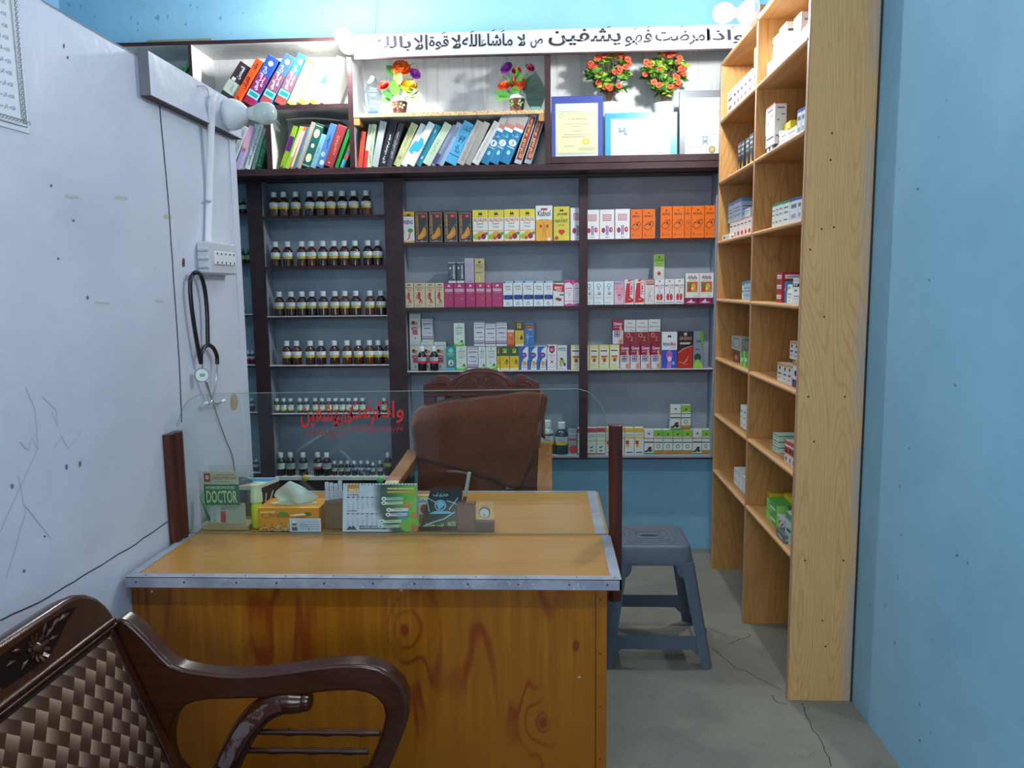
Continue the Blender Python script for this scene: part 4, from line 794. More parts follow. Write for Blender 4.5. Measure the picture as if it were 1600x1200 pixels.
boxrow([(75, 150, 725, 'tan'), (153, 250, 725, 'tan'), (252, 334, 727, 'tan'), (337, 411, 727, 'tan'), (413, 494, 730, 'pink'), (496, 594, 730, 'pink'), (597, 681, 731, 'pink'), (683, 766, 730, 'pink'), (768, 822, 735, 'pink'), (824, 915, 730, 'pink'),
        (918, 1001, 720, 'lined_blue'), (1004, 1086, 718, 'lined_blue'), (1088, 1178, 718, 'lined_blue'), (1181, 1265, 722, 'lined_blue'), (1267, 1345, 722, 'lined_blue'), (1347, 1442, 722, 'berry'), (1446, 1524, 718, 'pinkw'), (1526, 1590, 718, 'pinkw'),
        (450, 520, 550, 'navy', 727), (523, 589, 550, 'navy', 727), (592, 674, 515, 'lilac', 727), (678, 762, 522, 'olive2', 727)],
       r1, 5.517, 'M1', 935, 'second box shelf, left cell', 'boxes on the second box shelf, left cell')
boxrow([(160, 249, 866, 'female'), (251, 356, 866, 'female'), (358, 460, 864, 'female'), (463, 566, 864, 'face'), (568, 668, 850, 'redwavy'), (671, 779, 848, 'redwavy'), (781, 881, 850, 'sketch'), (883, 985, 850, 'lungs'), (988, 1088, 850, 'lungs'), (1090, 1190, 848, 'lungs'), (1193, 1336, 1045, 'magbase'), (1338, 1482, 1045, 'magbase'),
        (872, 982, 600, 'sun', 850), (1200, 1343, 778, 'fruit', 1044), (1346, 1495, 778, 'fruit', 1044)],
       q1, 6.667, 'R1', 1103, 'second box shelf, right cell', 'boxes on the second box shelf, right cell')
r2 = (620, 480); q2 = (890, 480)
boxrow([(95, 187, 294, 'liver'), (190, 303, 296, 'liver'), (308, 413, 298, 'liver'), (417, 500, 335, 'teal'), (502, 597, 335, 'leafw'), (600, 695, 335, 'lined'), (697, 760, 338, 'leafw'), (762, 856, 336, 'leafw'), (858, 884, 340, 'oilyg'), (886, 967, 336, 'oilyg'), (969, 1049, 338, 'oilyg'),
        (1051, 1131, 338, 'orangebowl'), (1133, 1212, 338, 'orangebowl'), (1214, 1292, 338, 'orangebowl'), (1295, 1376, 330, 'shield'), (1380, 1468, 335, 'bars'), (1471, 1495, 335, 'purplethin'), (1498, 1590, 332, 'jarbox'),
        (95, 194, 50, 'liver', 294), (202, 300, 88, 'lined', 294), (487, 580, 132, 'leafw', 334), (662, 755, 122, 'lined', 334), (758, 852, 135, 'lined', 334), (854, 947, 128, 'lined', 334), (949, 1012, 192, 'orangesm', 334), (1016, 1095, 125, 'yellowdrop', 334), (1098, 1187, 130, 'bluebox', 334)],
       r2, 5.517, 'M2', 543, 'third box shelf, left cell', 'boxes on the third box shelf, left cell')
boxrow([(120, 205, 405, 'jarbox'), (207, 306, 402, 'jarbox'), (309, 415, 400, 'jarbox'), (418, 524, 396, 'jarbox'), (527, 633, 390, 'queen'), (636, 740, 390, 'queen'), (743, 849, 390, 'queen'), (852, 958, 390, 'queen'), (962, 1126, 270, 'knee'), (1129, 1291, 268, 'redroot'), (1294, 1400, 266, 'broccoli'),
        (447, 562, 135, 'queen', 388), (567, 690, 140, 'o2', 388), (693, 819, 140, 'o2', 388), (822, 948, 136, 'o2', 388)],
       q2, 6.667, 'R2', 645, 'third box shelf, right cell', 'boxes on the third box shelf, right cell')
q3 = (830, 590)
boxrow([(303, 380, 392, 'greyred'), (384, 464, 385, 'redtop')], q3, 5.333, 'M3', 608, 'lowest shelf, left cell', 'boxes on the lowest box shelf')
boxrow([(466, 544, 385, 'redtop'), (546, 622, 382, 'redtop'), (624, 704, 384, 'yellowtop'), (706, 784, 384, 'yellowtop'), (787, 867, 384, 'yellowtop'), (869, 948, 384, 'yellowtop'), (951, 1032, 402, 'dog'), (1034, 1112, 402, 'greentop'), (1115, 1195, 402, 'greentop'), (1197, 1277, 402, 'greentop'), (1279, 1360, 402, 'greentop'), (1363, 1441, 400, 'dog'), (1443, 1512, 402, 'greentop'),
        (1171, 1260, 192, 'dog', 400), (1263, 1345, 192, 'greentop', 400)], q3, 5.333, 'R3', 610, 'lowest shelf, right cell', 'boxes on the lowest box shelf')
for i, x in enumerate((659.5, 678.3)):
    o = bottle('red', at(x, 560, Y=4.213).x, 4.213, SH['M2'], .0235, .135, '%s of two dark red-labelled bottles before the third shelf boxes' % ('left', 'right')[i], 'red-labelled bottles')
# ================================================================ OAK SHELVING ALONG THE RIGHT WALL
XB0, XB1 = .86, XR-.002
YA, YM, YF = 2.689, 3.333, 4.0035          # the three upright panels (near faces)
ZS = [2.581, 2.307, 2.012, 1.717, 1.430, 1.131, .840, .544]
K = thing('open_shelving', 'tall open oak veneer shelving along the right wall', 'shelving', (XB0, YA, 0))
TH = .017; ZTOP = 2.62
for i, y in enumerate((YA, YM, YF)):
    m = MB(); m.box(XB0+.004, XB1, y, y+TH, 0, ZTOP if i < 2 else ZS[0], M_OAKS if i == 0 else M_OAK); m.box(XB0, XB0+.004, y-.0005, y+TH+.0005, 0, ZTOP if i < 2 else ZS[0], mat('b98f6a', .5))
    if i == 0:
        for px, py in [(1300, 208), (1298, 250), (1284, 358), (1320, 620), (1272, 690), (1263, 620), (1258, 876), (1318, 876), (1285, 970), (1290, 1010), (1266, 390), (1288, 495), (1303, 355)]:
            q = at(px, py, Y=YA-.0006); m.lathe([(.0038, 0), (.0038, .0004)], mat('5c4430', .7), 10, c=(q.x, YA-.0006, q.z), ax='y')
    m.build('upright_panel', K, world=True)
for j, z in enumerate(ZS):
    for (a_, b_) in ((YA+TH, YM), (YM+TH, YF)):
        m = MB(); m.box(XB0+.006, XB1, a_+.0005, b_-.0005, z-.018, z, M_OAKY)
        m.tube([(XB0+.006, a_+.0005, z-.009), (XB0+.006, b_-.0005, z-.009)], .009, mat('c79b6e', .45), 12, flat=1)
        m.build('shelf', K, world=True, smooth=50)
m = MB(); m.box(XB1-.0015, XB1, YA+TH, YF, 0, ZTOP, M_OAK); m.build('back_panel', K, world=True)
# dark bead where the shelving meets the wall
m = MB(); m.tube([(XB1-.001, YA-.003, 0), (XB1-.001, YA-.003, ZTOP)], .0035, mat('2f2a28', .7), 6); struct(m.build('trim_4'))

SIDE = {
 'wr': ('e4e4e2', [('r', 0, 0, 1, .18, 'b8384c'), ('r', .2, .6, .8, .7, TX), ('e', .5, .32, .25, .08, 'c0484c'), ('r', .2, .8, .8, .84, '8a8f96')], 'white box with a red foot'),
 'ww': ('e9e9e6', [('r', .15, .7, .85, .78, '8a8f96'), ('r', .15, .45, .8, .5, 'a3a8ae'), ('e', .5, .2, .2, .08, 'c9ccd0')], 'plain white box'),
 'wy': ('e2e2da', [('r', .1, .7, .9, .78, TX), ('r', .1, 0, .9, .2, 'd3b23a')], 'white box with a yellow foot'),
 'wrt': ('dcdcda', [('r', 0, .94, 1, 1, 'c04a3c'), ('r', .2, .78, .8, .82, TX), ('r', .55, .55, .85, .58, '30343c'), ('r', .2, .35, .4, .38, TX)], 'tall white box with a red top edge'),
 'bw': ('d3d6d8', [('r', 0, 0, 1, .35, '1f2b3c'), ('e', .3, .2, .12, .1, 'dfe2e4'), ('e', .7, .2, .12, .1, 'dfe2e4'), ('r', .1, .7, .9, .75, '3a4048')], 'white box with a navy foot'),
 'blk': ('22242a', [('r', .1, .86, .9, .9, 'c9ccd0'), ('r', .2, .68, .8, .76, 'b9bcc0'), ('r', .15, .55, .85, .58, 'a9acb0'), ('p', [(.2, 0), (.5, .38), (.8, 0)], 'd3a245')], 'black box with a yellow flame'),
 'yel': ('d3b92c', [('r', .1, .3, .9, .6, 'e4d25c'), ('r', .2, .4, .7, .48, '5c6a2c')], 'yellow box'),
 'wb': ('a9c0d6', [('r', 0, .85, 1, 1, '4f86b8'), ('r', .1, .6, .9, .64, '30507c'), ('r', .1, .45, .9, .49, '30507c'), ('r', .1, .2, .9, .3, '7ca0c4')], 'pale blue box'),
 'rs': ('d9d6d4', [('e', .5, .25, .3, .12, 'b83c3c'), ('r', .15, .7, .85, .76, '5c6068'), ('r', 0, .94, 1, 1, 'c98c8c')], 'white box with a red spot'),
 'ws': ('d8d8cc', [('r', .2, .3, .5, .6, '6a6a60')], 'small white box'),
 'gt': ('ccd6d2', [('r', 0, .9, 1, 1, '2c7c5c'), ('r', .2, .7, .8, .75, '3c5a6c'), ('r', .2, .5, .8, .55, '5c6a74'), ('r', .2, .2, .7, .25, '5c6a74')], 'white box with a green top edge'),
 'bt': ('c9d2da', [('r', 0, .88, 1, 1, '2c4a8c'), ('r', .15, .6, .85, .75, '5a6a7c'), ('r', .2, .2, .8, .35, '8c9aa8')], 'white box with a blue top edge'),
 'red': ('a91c2c', [('r', .1, .35, .9, .75, 'ddd6d4'), ('r', .2, .5, .8, .56, '7c2c34')], 'red and white box'),
 'cy': ('3f94c9', [('r', .2, .55, .8, .7, 'b4d6e8')], 'sky blue box'),
 'cg': ('bcd6c9', [('r', 0, .8, 1, 1, '4f9a6c'), ('r', .2, .4, .8, .5, '4a6a5c')], 'pale green box'),
 'gv': ('9fa89c', [('o', .5, .5, .4, .35, .12, '5f6a64'), ('r', .15, .85, .85, .9, '4a504c')], 'grey green box'),
 'gr': ('5aa548', [('p', [(0, 0), (.6, 0), (.3, 1), (0, 1)], '8cd06a'), ('r', .4, .35, .9, .6, 'cfe2cf')], 'green box'),
 'br': ('6c2f22', [('e', .5, .4, .3, .2, 'b07a5c')], 'dark red box'),
 'pu': ('cfcbd4', [('r', 0, 0, 1, .3, '4a3468'), ('r', 0, .85, 1, 1, 'b98a3c'), ('e', .5, .55, .18, .12, '3a2c3c')], 'white box with a purple foot'),
 'pm': ('d2cfca', [('r', 0, .86, 1, 1, 'c9923c'), ('e', .5, .74, .18, .1, '4a2430'), ('r', .2, .4, .8, .5, '5a5c64'), ('r', .2, .2, .7, .24, '5a5c64')], 'white box with a golden top'),
 'rt': ('d9d3cf', [('r', 0, .82, 1, 1, 'd2552c'), ('r', 0, .42, 1, .72, 'b8341f'), ('e', .5, .57, .18, .1, '1c1c20'), ('e', .5, .18, .16, .1, '3c4048')], 'white box with red panels'),
 'gp': ('d6c9cf', [('l', [(.1, .2), (.5, .7)], .07, '3a3440'), ('l', [(.5, .2), (.9, .7)], .07, '8c3a4c')], 'white box with pink lettering'),
 'gs': ('6a7074', [('r', .2, .3, .8, .6, 'a9b0b4')], 'small grey box'),
}
for k_, v_ in SIDE.items(): BT['s_'+k_] = v_
_SC = {}
def sbox(sh, off, x0, x1, y0, y1, typ, sc, where, xf=.885, dx=.05, base=None, group=None, off2=0):
    """a box standing on side shelf sh; x0..x1 its left facing front and y0 (top) y1 (foot) in zoomed pixels"""
    z = ZS[sh-1] if base is None else base
    pa = at(off[0]+x0/sc, off[1]+y1/sc, X=xf).y; pb = at(off[0]+x1/sc, off[1]+y1/sc, X=xf).y
    h = (y1-y0)/sc*((pa+pb)/2)/F_
    bg, ops, desc = SIDE[typ]; wd_ = abs(pa-pb)-.0012
    m = MB(); m.box(0, dx, -wd_/2, wd_/2, 0, h, mat(bg, .4), .0005)
    m.art(ops, (0, wd_/2, 0), (0, -wd_, 0), (0, 0, h), (-1, 0, 0), lift=.00025)
    m.art(ops, (0, -wd_/2, 0), (dx, 0, 0), (0, 0, h), (0, -1, 0), lift=.00025)
    o = m.build('medicine_box'); o.location = (xf, (pa+pb)/2, z+.0004)
    k = (desc, where); _SC.setdefault(k, []).append(o)
    tag(o, '%s %s' % (desc, where), 'medicine box', group)
    return z+h+.0006
o5 = (1100, 0); o6 = (1100, 290); o7 = (1100, 580)
# near bay, second shelf: a row of white boxes with two stacks of more
W_ = 'on the highest near oak shelf'; G_ = 'boxes on the highest near oak shelf'
xs = [385, 418, 452, 488, 526, 566, 612, 664]
yt = [352, 335, 315, 295, 262, 232, 190, 130]; yb = [468, 446, 424, 402, 378, 352, 322, 288]
tops = []
for i in range(7): tops.append(sbox(2, o5, xs[i], xs[i+1], yt[i], yb[i], 'ww', 4, W_, .90, .05, group=G_))
sbox(2, o5, 424, 462, 180, 330, 'wy', 4, 'stacked on the highest near oak shelf', .92, .045, base=tops[1], group=G_)
sbox(2, o5, 468, 512, 140, 315, 'wy', 4, 'stacked on the highest near oak shelf', .92, .06, base=tops[2], group=G_)
sbox(2, o5, 560, 605, 38, 200, 'ww', 4, 'topmost of the stack on the highest near oak shelf', .93, .08, base=tops[5], group=G_)
W_ = 'on the highest far oak shelf'; G_ = 'boxes on the highest far oak shelf'
for i, (a_, b_, c_, d_) in enumerate([(145, 180, 545, 690), (182, 202, 520, 668), (203, 222, 500, 650), (224, 245, 482, 632), (247, 270, 460, 612), (272, 300, 440, 592), (302, 325, 420, 566)]):
    sbox(2, o5, a_, b_, c_, d_, 'wr', 4, W_, .885, .045, group=G_)
sbox(2, o5, 312, 326, 316, 420, 'gr', 4, 'topmost on the highest far oak shelf', .90, .03, base=ZS[1]+.125)
W_ = 'on the second far oak shelf'; G_ = 'black boxes on the far oak shelf'
for (a_, b_, c_, d_) in [(210, 228, 868, 1040), (230, 250, 855, 1026), (258, 280, 838, 1012), (282, 306, 815, 1000)]:
    sbox(3, o5, a_, b_, c_, d_, 'blk', 4, W_, .885, .045, group=G_)
W_ = 'on the second near oak shelf'; G_ = 'boxes on the second near oak shelf'
t1 = sbox(3, o5, 384, 438, 815, 940, 'bw', 4, W_, .885, .05, group=G_)
t2 = sbox(3, o5, 442, 478, 808, 920, 'ww', 4, W_, .90, .05, group=G_)
t3 = sbox(3, o5, 480, 516, 800, 896, 'ww', 4, W_, .90, .05, group=G_)
t4 = sbox(3, o5, 518, 576, 786, 874, 'ww', 4, W_, .90, .05, group=G_)
sbox(3, o5, 384, 440, 672, 830, 'wrt', 4, W_, .888, .045, base=t1, group=G_)
sbox(3, o5, 460, 540, 760, 800, 'yel', 4, W_, .92, .05, base=max(t2, t3, t4), group=G_)
sbox(3, o5, 472, 540, 670, 800, 'wrt', 4, 'behind the yellow one, second near oak shelf', .965, .04, base=ZS[2]+.0, group=G_)
for (a_, b_, c_, d_) in [(580, 604, 682, 845), (606, 628, 672, 832), (630, 652, 662, 818)]: sbox(3, o5, a_, b_, c_, d_, 'bt', 4, W_, .89, .05, group=G_)
# shelf 4
W_ = 'on the third far oak shelf'; G_ = 'boxes on the third far oak shelf'
sbox(4, o6, 112, 158, 292, 324, 'ws', 4, W_, .875, .04, group=G_)
bs = []
for (a_, b_, c_, d_) in [(160, 180, 208, 314), (182, 202, 204, 310), (204, 224, 198, 306), (226, 248, 192, 302), (250, 270, 186, 298), (272, 296, 178, 292)]:
    bs.append(sbox(4, o6, a_, b_, c_, d_, 'rs', 4, W_, .90, .045, group=G_))
for (a_, b_, c_, d_) in [(150, 180, 90, 206), (182, 232, 80, 202)]: sbox(4, o6, a_, b_, c_, d_, 'wb', 4, 'stacked on the third far oak shelf', .905, .05, base=max(bs), group=G_)
sbox(4, o6, 236, 290, 84, 140, 'ww', 4, 'stacked on the third far oak shelf', .92, .06, base=max(bs), group=G_)
W_ = 'on the third near oak shelf'; G_ = 'boxes on the third near oak shelf'
for (a_, b_, c_, d_, t_) in [(424, 444, 110, 250, 'gt'), (446, 466, 104, 246, 'gt'), (468, 488, 98, 242, 'gt'), (490, 532, 90, 234, 'gt'), (536, 582, 74, 222, 'bt'), (584, 606, 68, 216, 'bt'), (608, 628, 62, 208, 'gt')]:
    sbox(4, o6, a_, b_, c_, d_, t_, 4, W_, .885, .045, group=G_)
W_ = 'on the fourth far oak shelf'
for (a_, b_, c_) in [(236, 248, 600), (250, 266, 595), (268, 286, 590)]: sbox(5, o6, a_, b_, c_, 710, 'cg' if a_ < 240 else 'wb', 4, W_, .89, .05, group='boxes on the fourth far oak shelf')
W_ = 'on the fourth near oak shelf'; G_ = 'boxes on the fourth near oak shelf'
z_ = ZS[4]
for k in range(3): z_ = sbox(5, o6, 450, 485, 668, 728, 'red', 4, ('at the foot of the stack', 'in the middle of the stack', 'on top of the stack')[k]+' on the fourth near oak shelf', .885, .10, base=z_, group=G_)
sbox(5, o6, 487, 512, 603, 730, 'cy', 4, W_, .895, .05, group=G_)
z_ = sbox(5, o6, 516, 552, 660, 734, 'ww', 4, W_, .88, .05, group=G_); sbox(5, o6, 522, 552, 622, 660, 'ws', 4, 'stacked on the fourth near oak shelf', .885, .045, base=z_, group=G_)
z_ = sbox(5, o6, 555, 602, 680, 740, 'ww', 4, W_+', beside the stack', .88, .05, group=G_); z_ = sbox(5, o6, 555, 602, 640, 680, 'ws', 4, 'second up in the near stack on the fourth near oak shelf', .885, .045, base=z_, group=G_)
sbox(5, o6, 556, 590, 585, 638, 'bw', 4, 'topping the stack, fourth near oak shelf', .885, .05, base=z_, group=G_)
W_ = 'on the fifth far oak shelf'
zb = sbox(6, o6, 182, 222, 1000, 1074, 'br', 4, W_, .90, .05)
sbox(6, o6, 172, 232, 915, 998, 'gv', 4, 'standing on the dark red box of the fifth far oak shelf', .90, .05, base=zb)
for (a_, b_, c_, d_) in [(226, 246, 990, 1074), (248, 270, 985, 1082)]: sbox(6, o6, a_, b_, c_, d_, 'gr', 4, W_, .885, .045, group='green boxes on the fifth far oak shelf')
W_ = 'on the fifth near oak shelf'; G_ = 'boxes on the fifth near oak shelf'
for (a_, b_, c_, d_) in [(458, 490, 1046, 1160), (492, 520, 1048, 1166), (522, 548, 1048, 1172)]: sbox(6, o6, a_, b_, c_, d_, 'pm', 4, W_, .885, .045, group=G_)
z_ = sbox(6, o6, 552, 592, 1040, 1200, 'pu', 4, W_, .885, .05, group=G_)
for (a_, b_, c_, d_) in [(536, 562, 926, 1036), (564, 590, 930, 1044)]: sbox(6, o6, a_, b_, c_, d_, 'pm', 4, 'stacked on the fifth near oak shelf', .90, .05, base=z_, group=G_)
sbox(7, o7, 213, 228, 128, 258, 'ww', 3.75, 'on the sixth far oak shelf', .90, .05, group='white boxes on the sixth far oak shelf'); sbox(7, o7, 230, 248, 130, 266, 'ww', 3.75, 'on the sixth far oak shelf', .90, .05, group='white boxes on the sixth far oak shelf')
z_ = ZS[6]
for k in range(3): z_ = sbox(7, o7, 402, 436, 382, 416, 'cg', 3.75, ('lowest', 'middle', 'topmost')[k]+' of three on the sixth near oak shelf', .90, .10, base=z_, group='flat boxes on the sixth near oak shelf')
for (a_, b_, c_, d_) in [(473, 496, 293, 425), (498, 516, 300, 438), (518, 534, 308, 450)]: sbox(7, o7, a_, b_, c_, d_, 'rt', 3.75, 'on the sixth near oak shelf', .885, .045, group='red panelled boxes on the sixth near oak shelf')
for (a_, b_, y_) in [(176, 196, 580), (198, 218, 605), (220, 240, 628)]:
    z_ = ZS[7]
    for k in range(2): z_ = sbox(8, o7, a_, b_, y_-48, y_, 'ww', 3.75, ('lower', 'upper')[k]+' row on the lowest far oak shelf', .90, .10, base=z_, group='flat white boxes on the lowest far oak shelf')
W_ = 'on the lowest near oak shelf'
z_ = sbox(8, o7, 340, 400, 718, 800, 'yel', 3.75, W_, .95, .12)
sbox(8, o7, 470, 520, 640, 720, 'yel', 3.75, 'upright at the back of the lowest near oak shelf', .975, .06, base=z_-.02)
z_ = sbox(8, o7, 364, 425, 815, 872, 'gr', 3.75, W_, .90, .13); sbox(8, o7, 366, 425, 756, 815, 'gr', 3.75, 'stacked on another, lowest near oak shelf', .905, .12, base=z_)
sbox(8, o7, 428, 470, 836, 910, 'gp', 3.75, W_, .91, .06); sbox(8, o7, 422, 470, 905, 955, 'gs', 3.75, W_, .87, .035)
sbox(8, o7, 474, 515, 800, 985, 'cg', 3.75, 'upright on the lowest near oak shelf', .885, .05)
for (desc, where), os_ in _SC.items():
    if len(os_) > 1:
        for i, o in enumerate(os_): o['label'] = '%s, %s of %d, %s' % (desc, nth(i, len(os_)), len(os_), where)
for o in list(bpy.data.objects):
    if 'label' in o.keys() and len(o['label'].split()) > 16: print('LONG', o['label'])

# ================================================================ FRAMES, AWARDS, FLOWERS
o4 = (840, 30); S4 = 4.571
def frame(x0, x1, y0, y1, Yf, colr, label, mat_in, ops):
    a = at(o4[0]+x0/S4, o4[1]+y1/S4, Y=Yf); b = at(o4[0]+x1/S4, o4[1]+y0/S4, Y=Yf)
    w_ = b.x-a.x; h_ = b.z-bt-.036; 
    r_ = thing('certificate_frame', label, 'picture frame', (a.x, Yf, bt+.001)); r_.rotation_euler = (R(-4), 0, 0)
    m = MB(); m.box(0, w_, 0, .014, .0, h_+.036, mat(colr, .35), .002); m.build('frame', r_)
    m = MB(); x_0, y_0, x_1, y_1 = mat_in
    H2 = h_+.036
    m.box(w_*x_0, w_*x_1, -.001, 0, H2*y_0, H2*y_1, mat('c3c6c9', .35)); m.art(ops, (w_*x_0, -.001, H2*y_0), (w_*(x_1-x_0), 0, 0), (0, 0, H2*(y_1-y_0)), (0, -1, 0))
    m.build('certificate', r_); return r_
pq = lambda y, c='8a8f78', x0=.2, x1=.8: ('r', x0, y, x1, y+.008, c)
port = lambda x, y, s: [('r', x-.05*s, y-.07*s, x+.05*s, y+.07*s, '3f86c4'), ('e', x, y+.0*s, .025*s, .035*s, '8c6450'), ('e', x, y+.035*s, .03*s, .022*s, 'e9ecec'), ('p', [(x-.045*s, y-.07*s), (x+.045*s, y-.07*s), (x+.02*s, y-.03*s), (x-.02*s, y-.03*s)], 'e2e4e6')]
frame(100, 470, 535, 1035, 4.085, '3c4a92', 'dark blue framed certificate with a yellow sheet and gold seal', (.08, .04, .9, .89),
      [('r', .05, .14, .98, .86, 'd3dba4'), ('r', .05, .14, .98, .145, '5a6a4c'), ('r', .05, .855, .98, .86, '5a6a4c'), ('o', .14, .79, .05, .035, .2, '8a8f9a'), ('t', 'Certificate', .3, .72, .75, .75, '4c5c50'), ('t', 'National Council for Homoeopathy', .28, .80, .82, .825, '7a8068'), pq(.64), pq(.6, x0=.4, x1=.6), pq(.52, x0=.4, x1=.62), pq(.46), pq(.42, x0=.15, x1=.7), ('e', .72, .34, .09, .055, 'cfa93c'), ('e', .72, .34, .06, .037, 'e2c565'), pq(.26, x0=.2, x1=.45), pq(.22, x0=.55, x1=.95), pq(.19, x0=.55, x1=.9)])
frame(482, 1003, 655, 1025, 4.075, '2b94c9', 'sky blue framed landscape certificate in the middle', (.08, .08, .9, .88),
      [('l', [(.06, 0), (.06, .9), (1, .9)], .004, '8a949c')]+port(.19, .7, 1.1)+[('e', .25, .62, .03, .03, '5a74b8'), ('t', 'CERTIFICATE OF MEMBERSHIP', .35, .47, .73, .495, '5a6068'), ('t', 'Society of Homoeopathic Practitioners', .33, .42, .78, .44, '7a8088'), ('o', .53, .6, .04, .05, .2, 'c9ced2'), pq(.33, 'a3a8ae', .1, .5), pq(.3, 'a3a8ae', .6, .9), pq(.26, 'a3a8ae', .1, .85), pq(.2, 'a3a8ae', .1, .7), pq(.14, 'a3a8ae', .1, .85), ('l', [(.7, .1), (.8, .14), (.95, .13)], .005, '3a4048'), ('t', 'Secretary', .76, .05, .92, .07, '3a4048')])
frame(1012, 1400, 495, 1005, 4.083, '6d7177', 'grey framed registration certificate behind the oak shelving', (.11, .03, .93, .9),
      [('t', 'National Council for Homoeopathy', .06, .92, .95, .945, '6a6f76'), ('t', 'Certificate of Registration', .22, .87, .85, .9, '5c3c44'), ('t', 'Homoeopathic', .35, .83, .7, .855, '5c6068'), ('o', .13, .85, .045, .04, .2, '7a8088'), pq(.77), pq(.73, x0=.06, x1=.9), pq(.7, x0=.06, x1=.6)]+[pq(.65-.035*k, 'a3a8ae', .06, .3+.5*((k*37) % 10)/10) for k in range(9)]+port(.46, .3, 1.1)+[('e', .62, .16, .075, .055, '6c5a34'), ('e', .62, .16, .055, .04, 'b39c5a'), pq(.06, '6a6f76', .05, .95), pq(.2, 'a3a8ae', .06, .4)])

def petal_flower(mb, c, r, colr, colr2, n=12, layers=3, tilt=(0, 0)):
    """layered bloom; the inner rings stand steeper"""
    rot = Matrix.Rotation(tilt[0], 3, 'X') @ Matrix.Rotation(tilt[1], 3, 'Y'); c = Vector(c)
    for L_ in range(layers):
        f_ = L_/max(1, layers-1); rr = r*(1-.45*f_); up = .05+1.3*f_
        for k in range(n):
            a = 2*math.pi*(k+.5*(L_ % 2))/n+random.uniform(-.12, .12)
            d = Vector((math.cos(a), math.sin(a), up)).normalized(); s_ = Vector((-math.sin(a), math.cos(a), 0)); nn = d.cross(s_)
            w_ = rr*3.6/n
            pts = [c+rot@(d*rr*.05), c+rot@(d*rr*.45+s_*w_*.8), c+rot@(d*rr*.85+s_*w_), c+rot@(d*rr*1.05+nn*rr*.08), c+rot@(d*rr*.85-s_*w_), c+rot@(d*rr*.45-s_*w_*.8), c+rot@(d*rr*.55-nn*rr*.12)]
            mb.add(pts, [(0, 1, 6), (1, 2, 6), (2, 3, 6), (3, 4, 6), (4, 5, 6), (5, 0, 6)], mat(colr if f_ < .55 else colr2, .6))
def leaf(mb, base, d, L_, w_, colr, curl=.25):
    d = Vector(d).normalized(); s_ = d.cross(Vector((0, -1, .3))).normalized(); up = s_.cross(d)
    vs = []; n = 6
    for i in range(n+1):
        t = i/n; ww = w_*math.sin(math.pi*(t**.8))*.5+.0004; c = Vector(base)+d*L_*t-Vector((0, 0, 1))*curl*L_*t*t
        vs += [c+s_*ww+up*ww*.25, c, c-s_*ww+up*ww*.25]
    mb.add(vs, [(3*i+j, 3*i+j+1, 3*i+j+4, 3*i+j+3) for i in range(n) for j in range(2)], mat(colr, .55))
def basket_pot(X, Y, z, label, flowers, leaves, stems):
    r_ = thing('artificial_flowers', label, 'flower pot', (X, Y, z))
    m = MB(); bm_ = mat('6f3b2c', .4); n = 9; pr = []
    for i in range(n):
        r0 = .029+.012*i/n; pr += [(r0+.0012, .072*i/n), (r0+.002, .072*(i+.5)/n), (r0, .072*(i+.9)/n)]
    m.lathe(pr, bm_, 28); m.build('pot', r_, smooth=50)
    m = MB(); m.lathe([(.041, .071), (.044, .074), (.044, .082), (.036, .083), (.03, .096), (.012, .102)], mat('e6e8e6', .5), 24); m.build('rim', r_, smooth=60)
    m = MB()
    for sx in (-1, 1):
        for k in range(5):
            a = -.15+sx*(.25+.13*k); rr = .0405
            c = Vector((rr*math.sin(a), -rr*math.cos(a), .045+.008*math.sin(k*2)))
            leaf(m, c, (sx*.8, -.35, .6 if k % 2 else -.5), .015, .009, '8cc46a', 0)
    m.build('leaf_relief', r_)
    m = MB()
    for (x, y, z_, L_, w_, dx, dz, c_) in leaves: leaf(m, (x, y, z_), (dx, -.35, dz), L_, w_, c_)
    m.build('leaves', r_, smooth=60)
    for (x, z_, rr, c1, c2, tl) in flowers:
        m = MB(); petal_flower(m, (x, -.02, z_), rr, c1, c2, 12, 4, tl); o_ = m.build('flower', r_)
        m = MB(); m.tube(smoothpath([(x*.2, 0, .09), (x*.6, -.01, z_*.6+.03), (x, -.018, z_-.003)], 4), .0012, mat('4a7a34', .6), 5); m.build('stem', o_)
    m = MB()
    for st in stems: m.tube(smoothpath(st, 5), [.0014]*(5*(len(st)-1))+[.0006], mat('8a8f4a', .6), 5)
    m.build('grass_blade', r_)
    return r_
Yp = 4.13
q = at(624.5, 173, Y=Yp)
basket_pot(q.x, Yp, zBs, 'potted artificial flowers with a big orange bloom beside the clear award', 
    [(.018, .232, .052, 'e8641c', 'f0a03c', (1.05, .1)), (-.075, .150, .034, 'cc3a2c', 'e2604a', (.9, -.2)), (.088, .205, .032, '8a2a9c', 'a848b4', (1.1, .6)), (.055, .145, .044, 'e8a81c', 'f2d23a', (1.0, .2)), (.008, .252, .034, 'd83a1c', 'e8582c', (.6, .0))],
    [(-.005, -.02, .10, .10, .05, -.3, 1, '6fb83e'), (-.01, -.02, .15, .09, .05, .35, .8, '8ccc5a'), (.02, -.02, .10, .10, .05, 1, .5, '7cc04a'), (-.03, -.02, .09, .075, .035, -1, .8, '3f8c34'), (.03, -.02, .11, .10, .055, 1, .1, '9cd46c'), (-.02, -.01, .2, .08, .05, -.5, 1, '3f8434'), (.0, -.01, .13, .08, .05, -.15, 1, '4c9a3a'), (-.04, -.01, .08, .07, .03, -1, .05, '5aa844'), (.04, -.03, .09, .09, .045, .8, -.15, '7cbc4a')],
    [[(.0, -.03, .13), (-.015, -.05, .2), (-.005, -.04, .235)], [(.05, -.02, .24), (.09, -.02, .26), (.105, -.02, .22)], [(.06, -.02, .2), (.1, -.02, .17), (.12, -.02, .17)]])
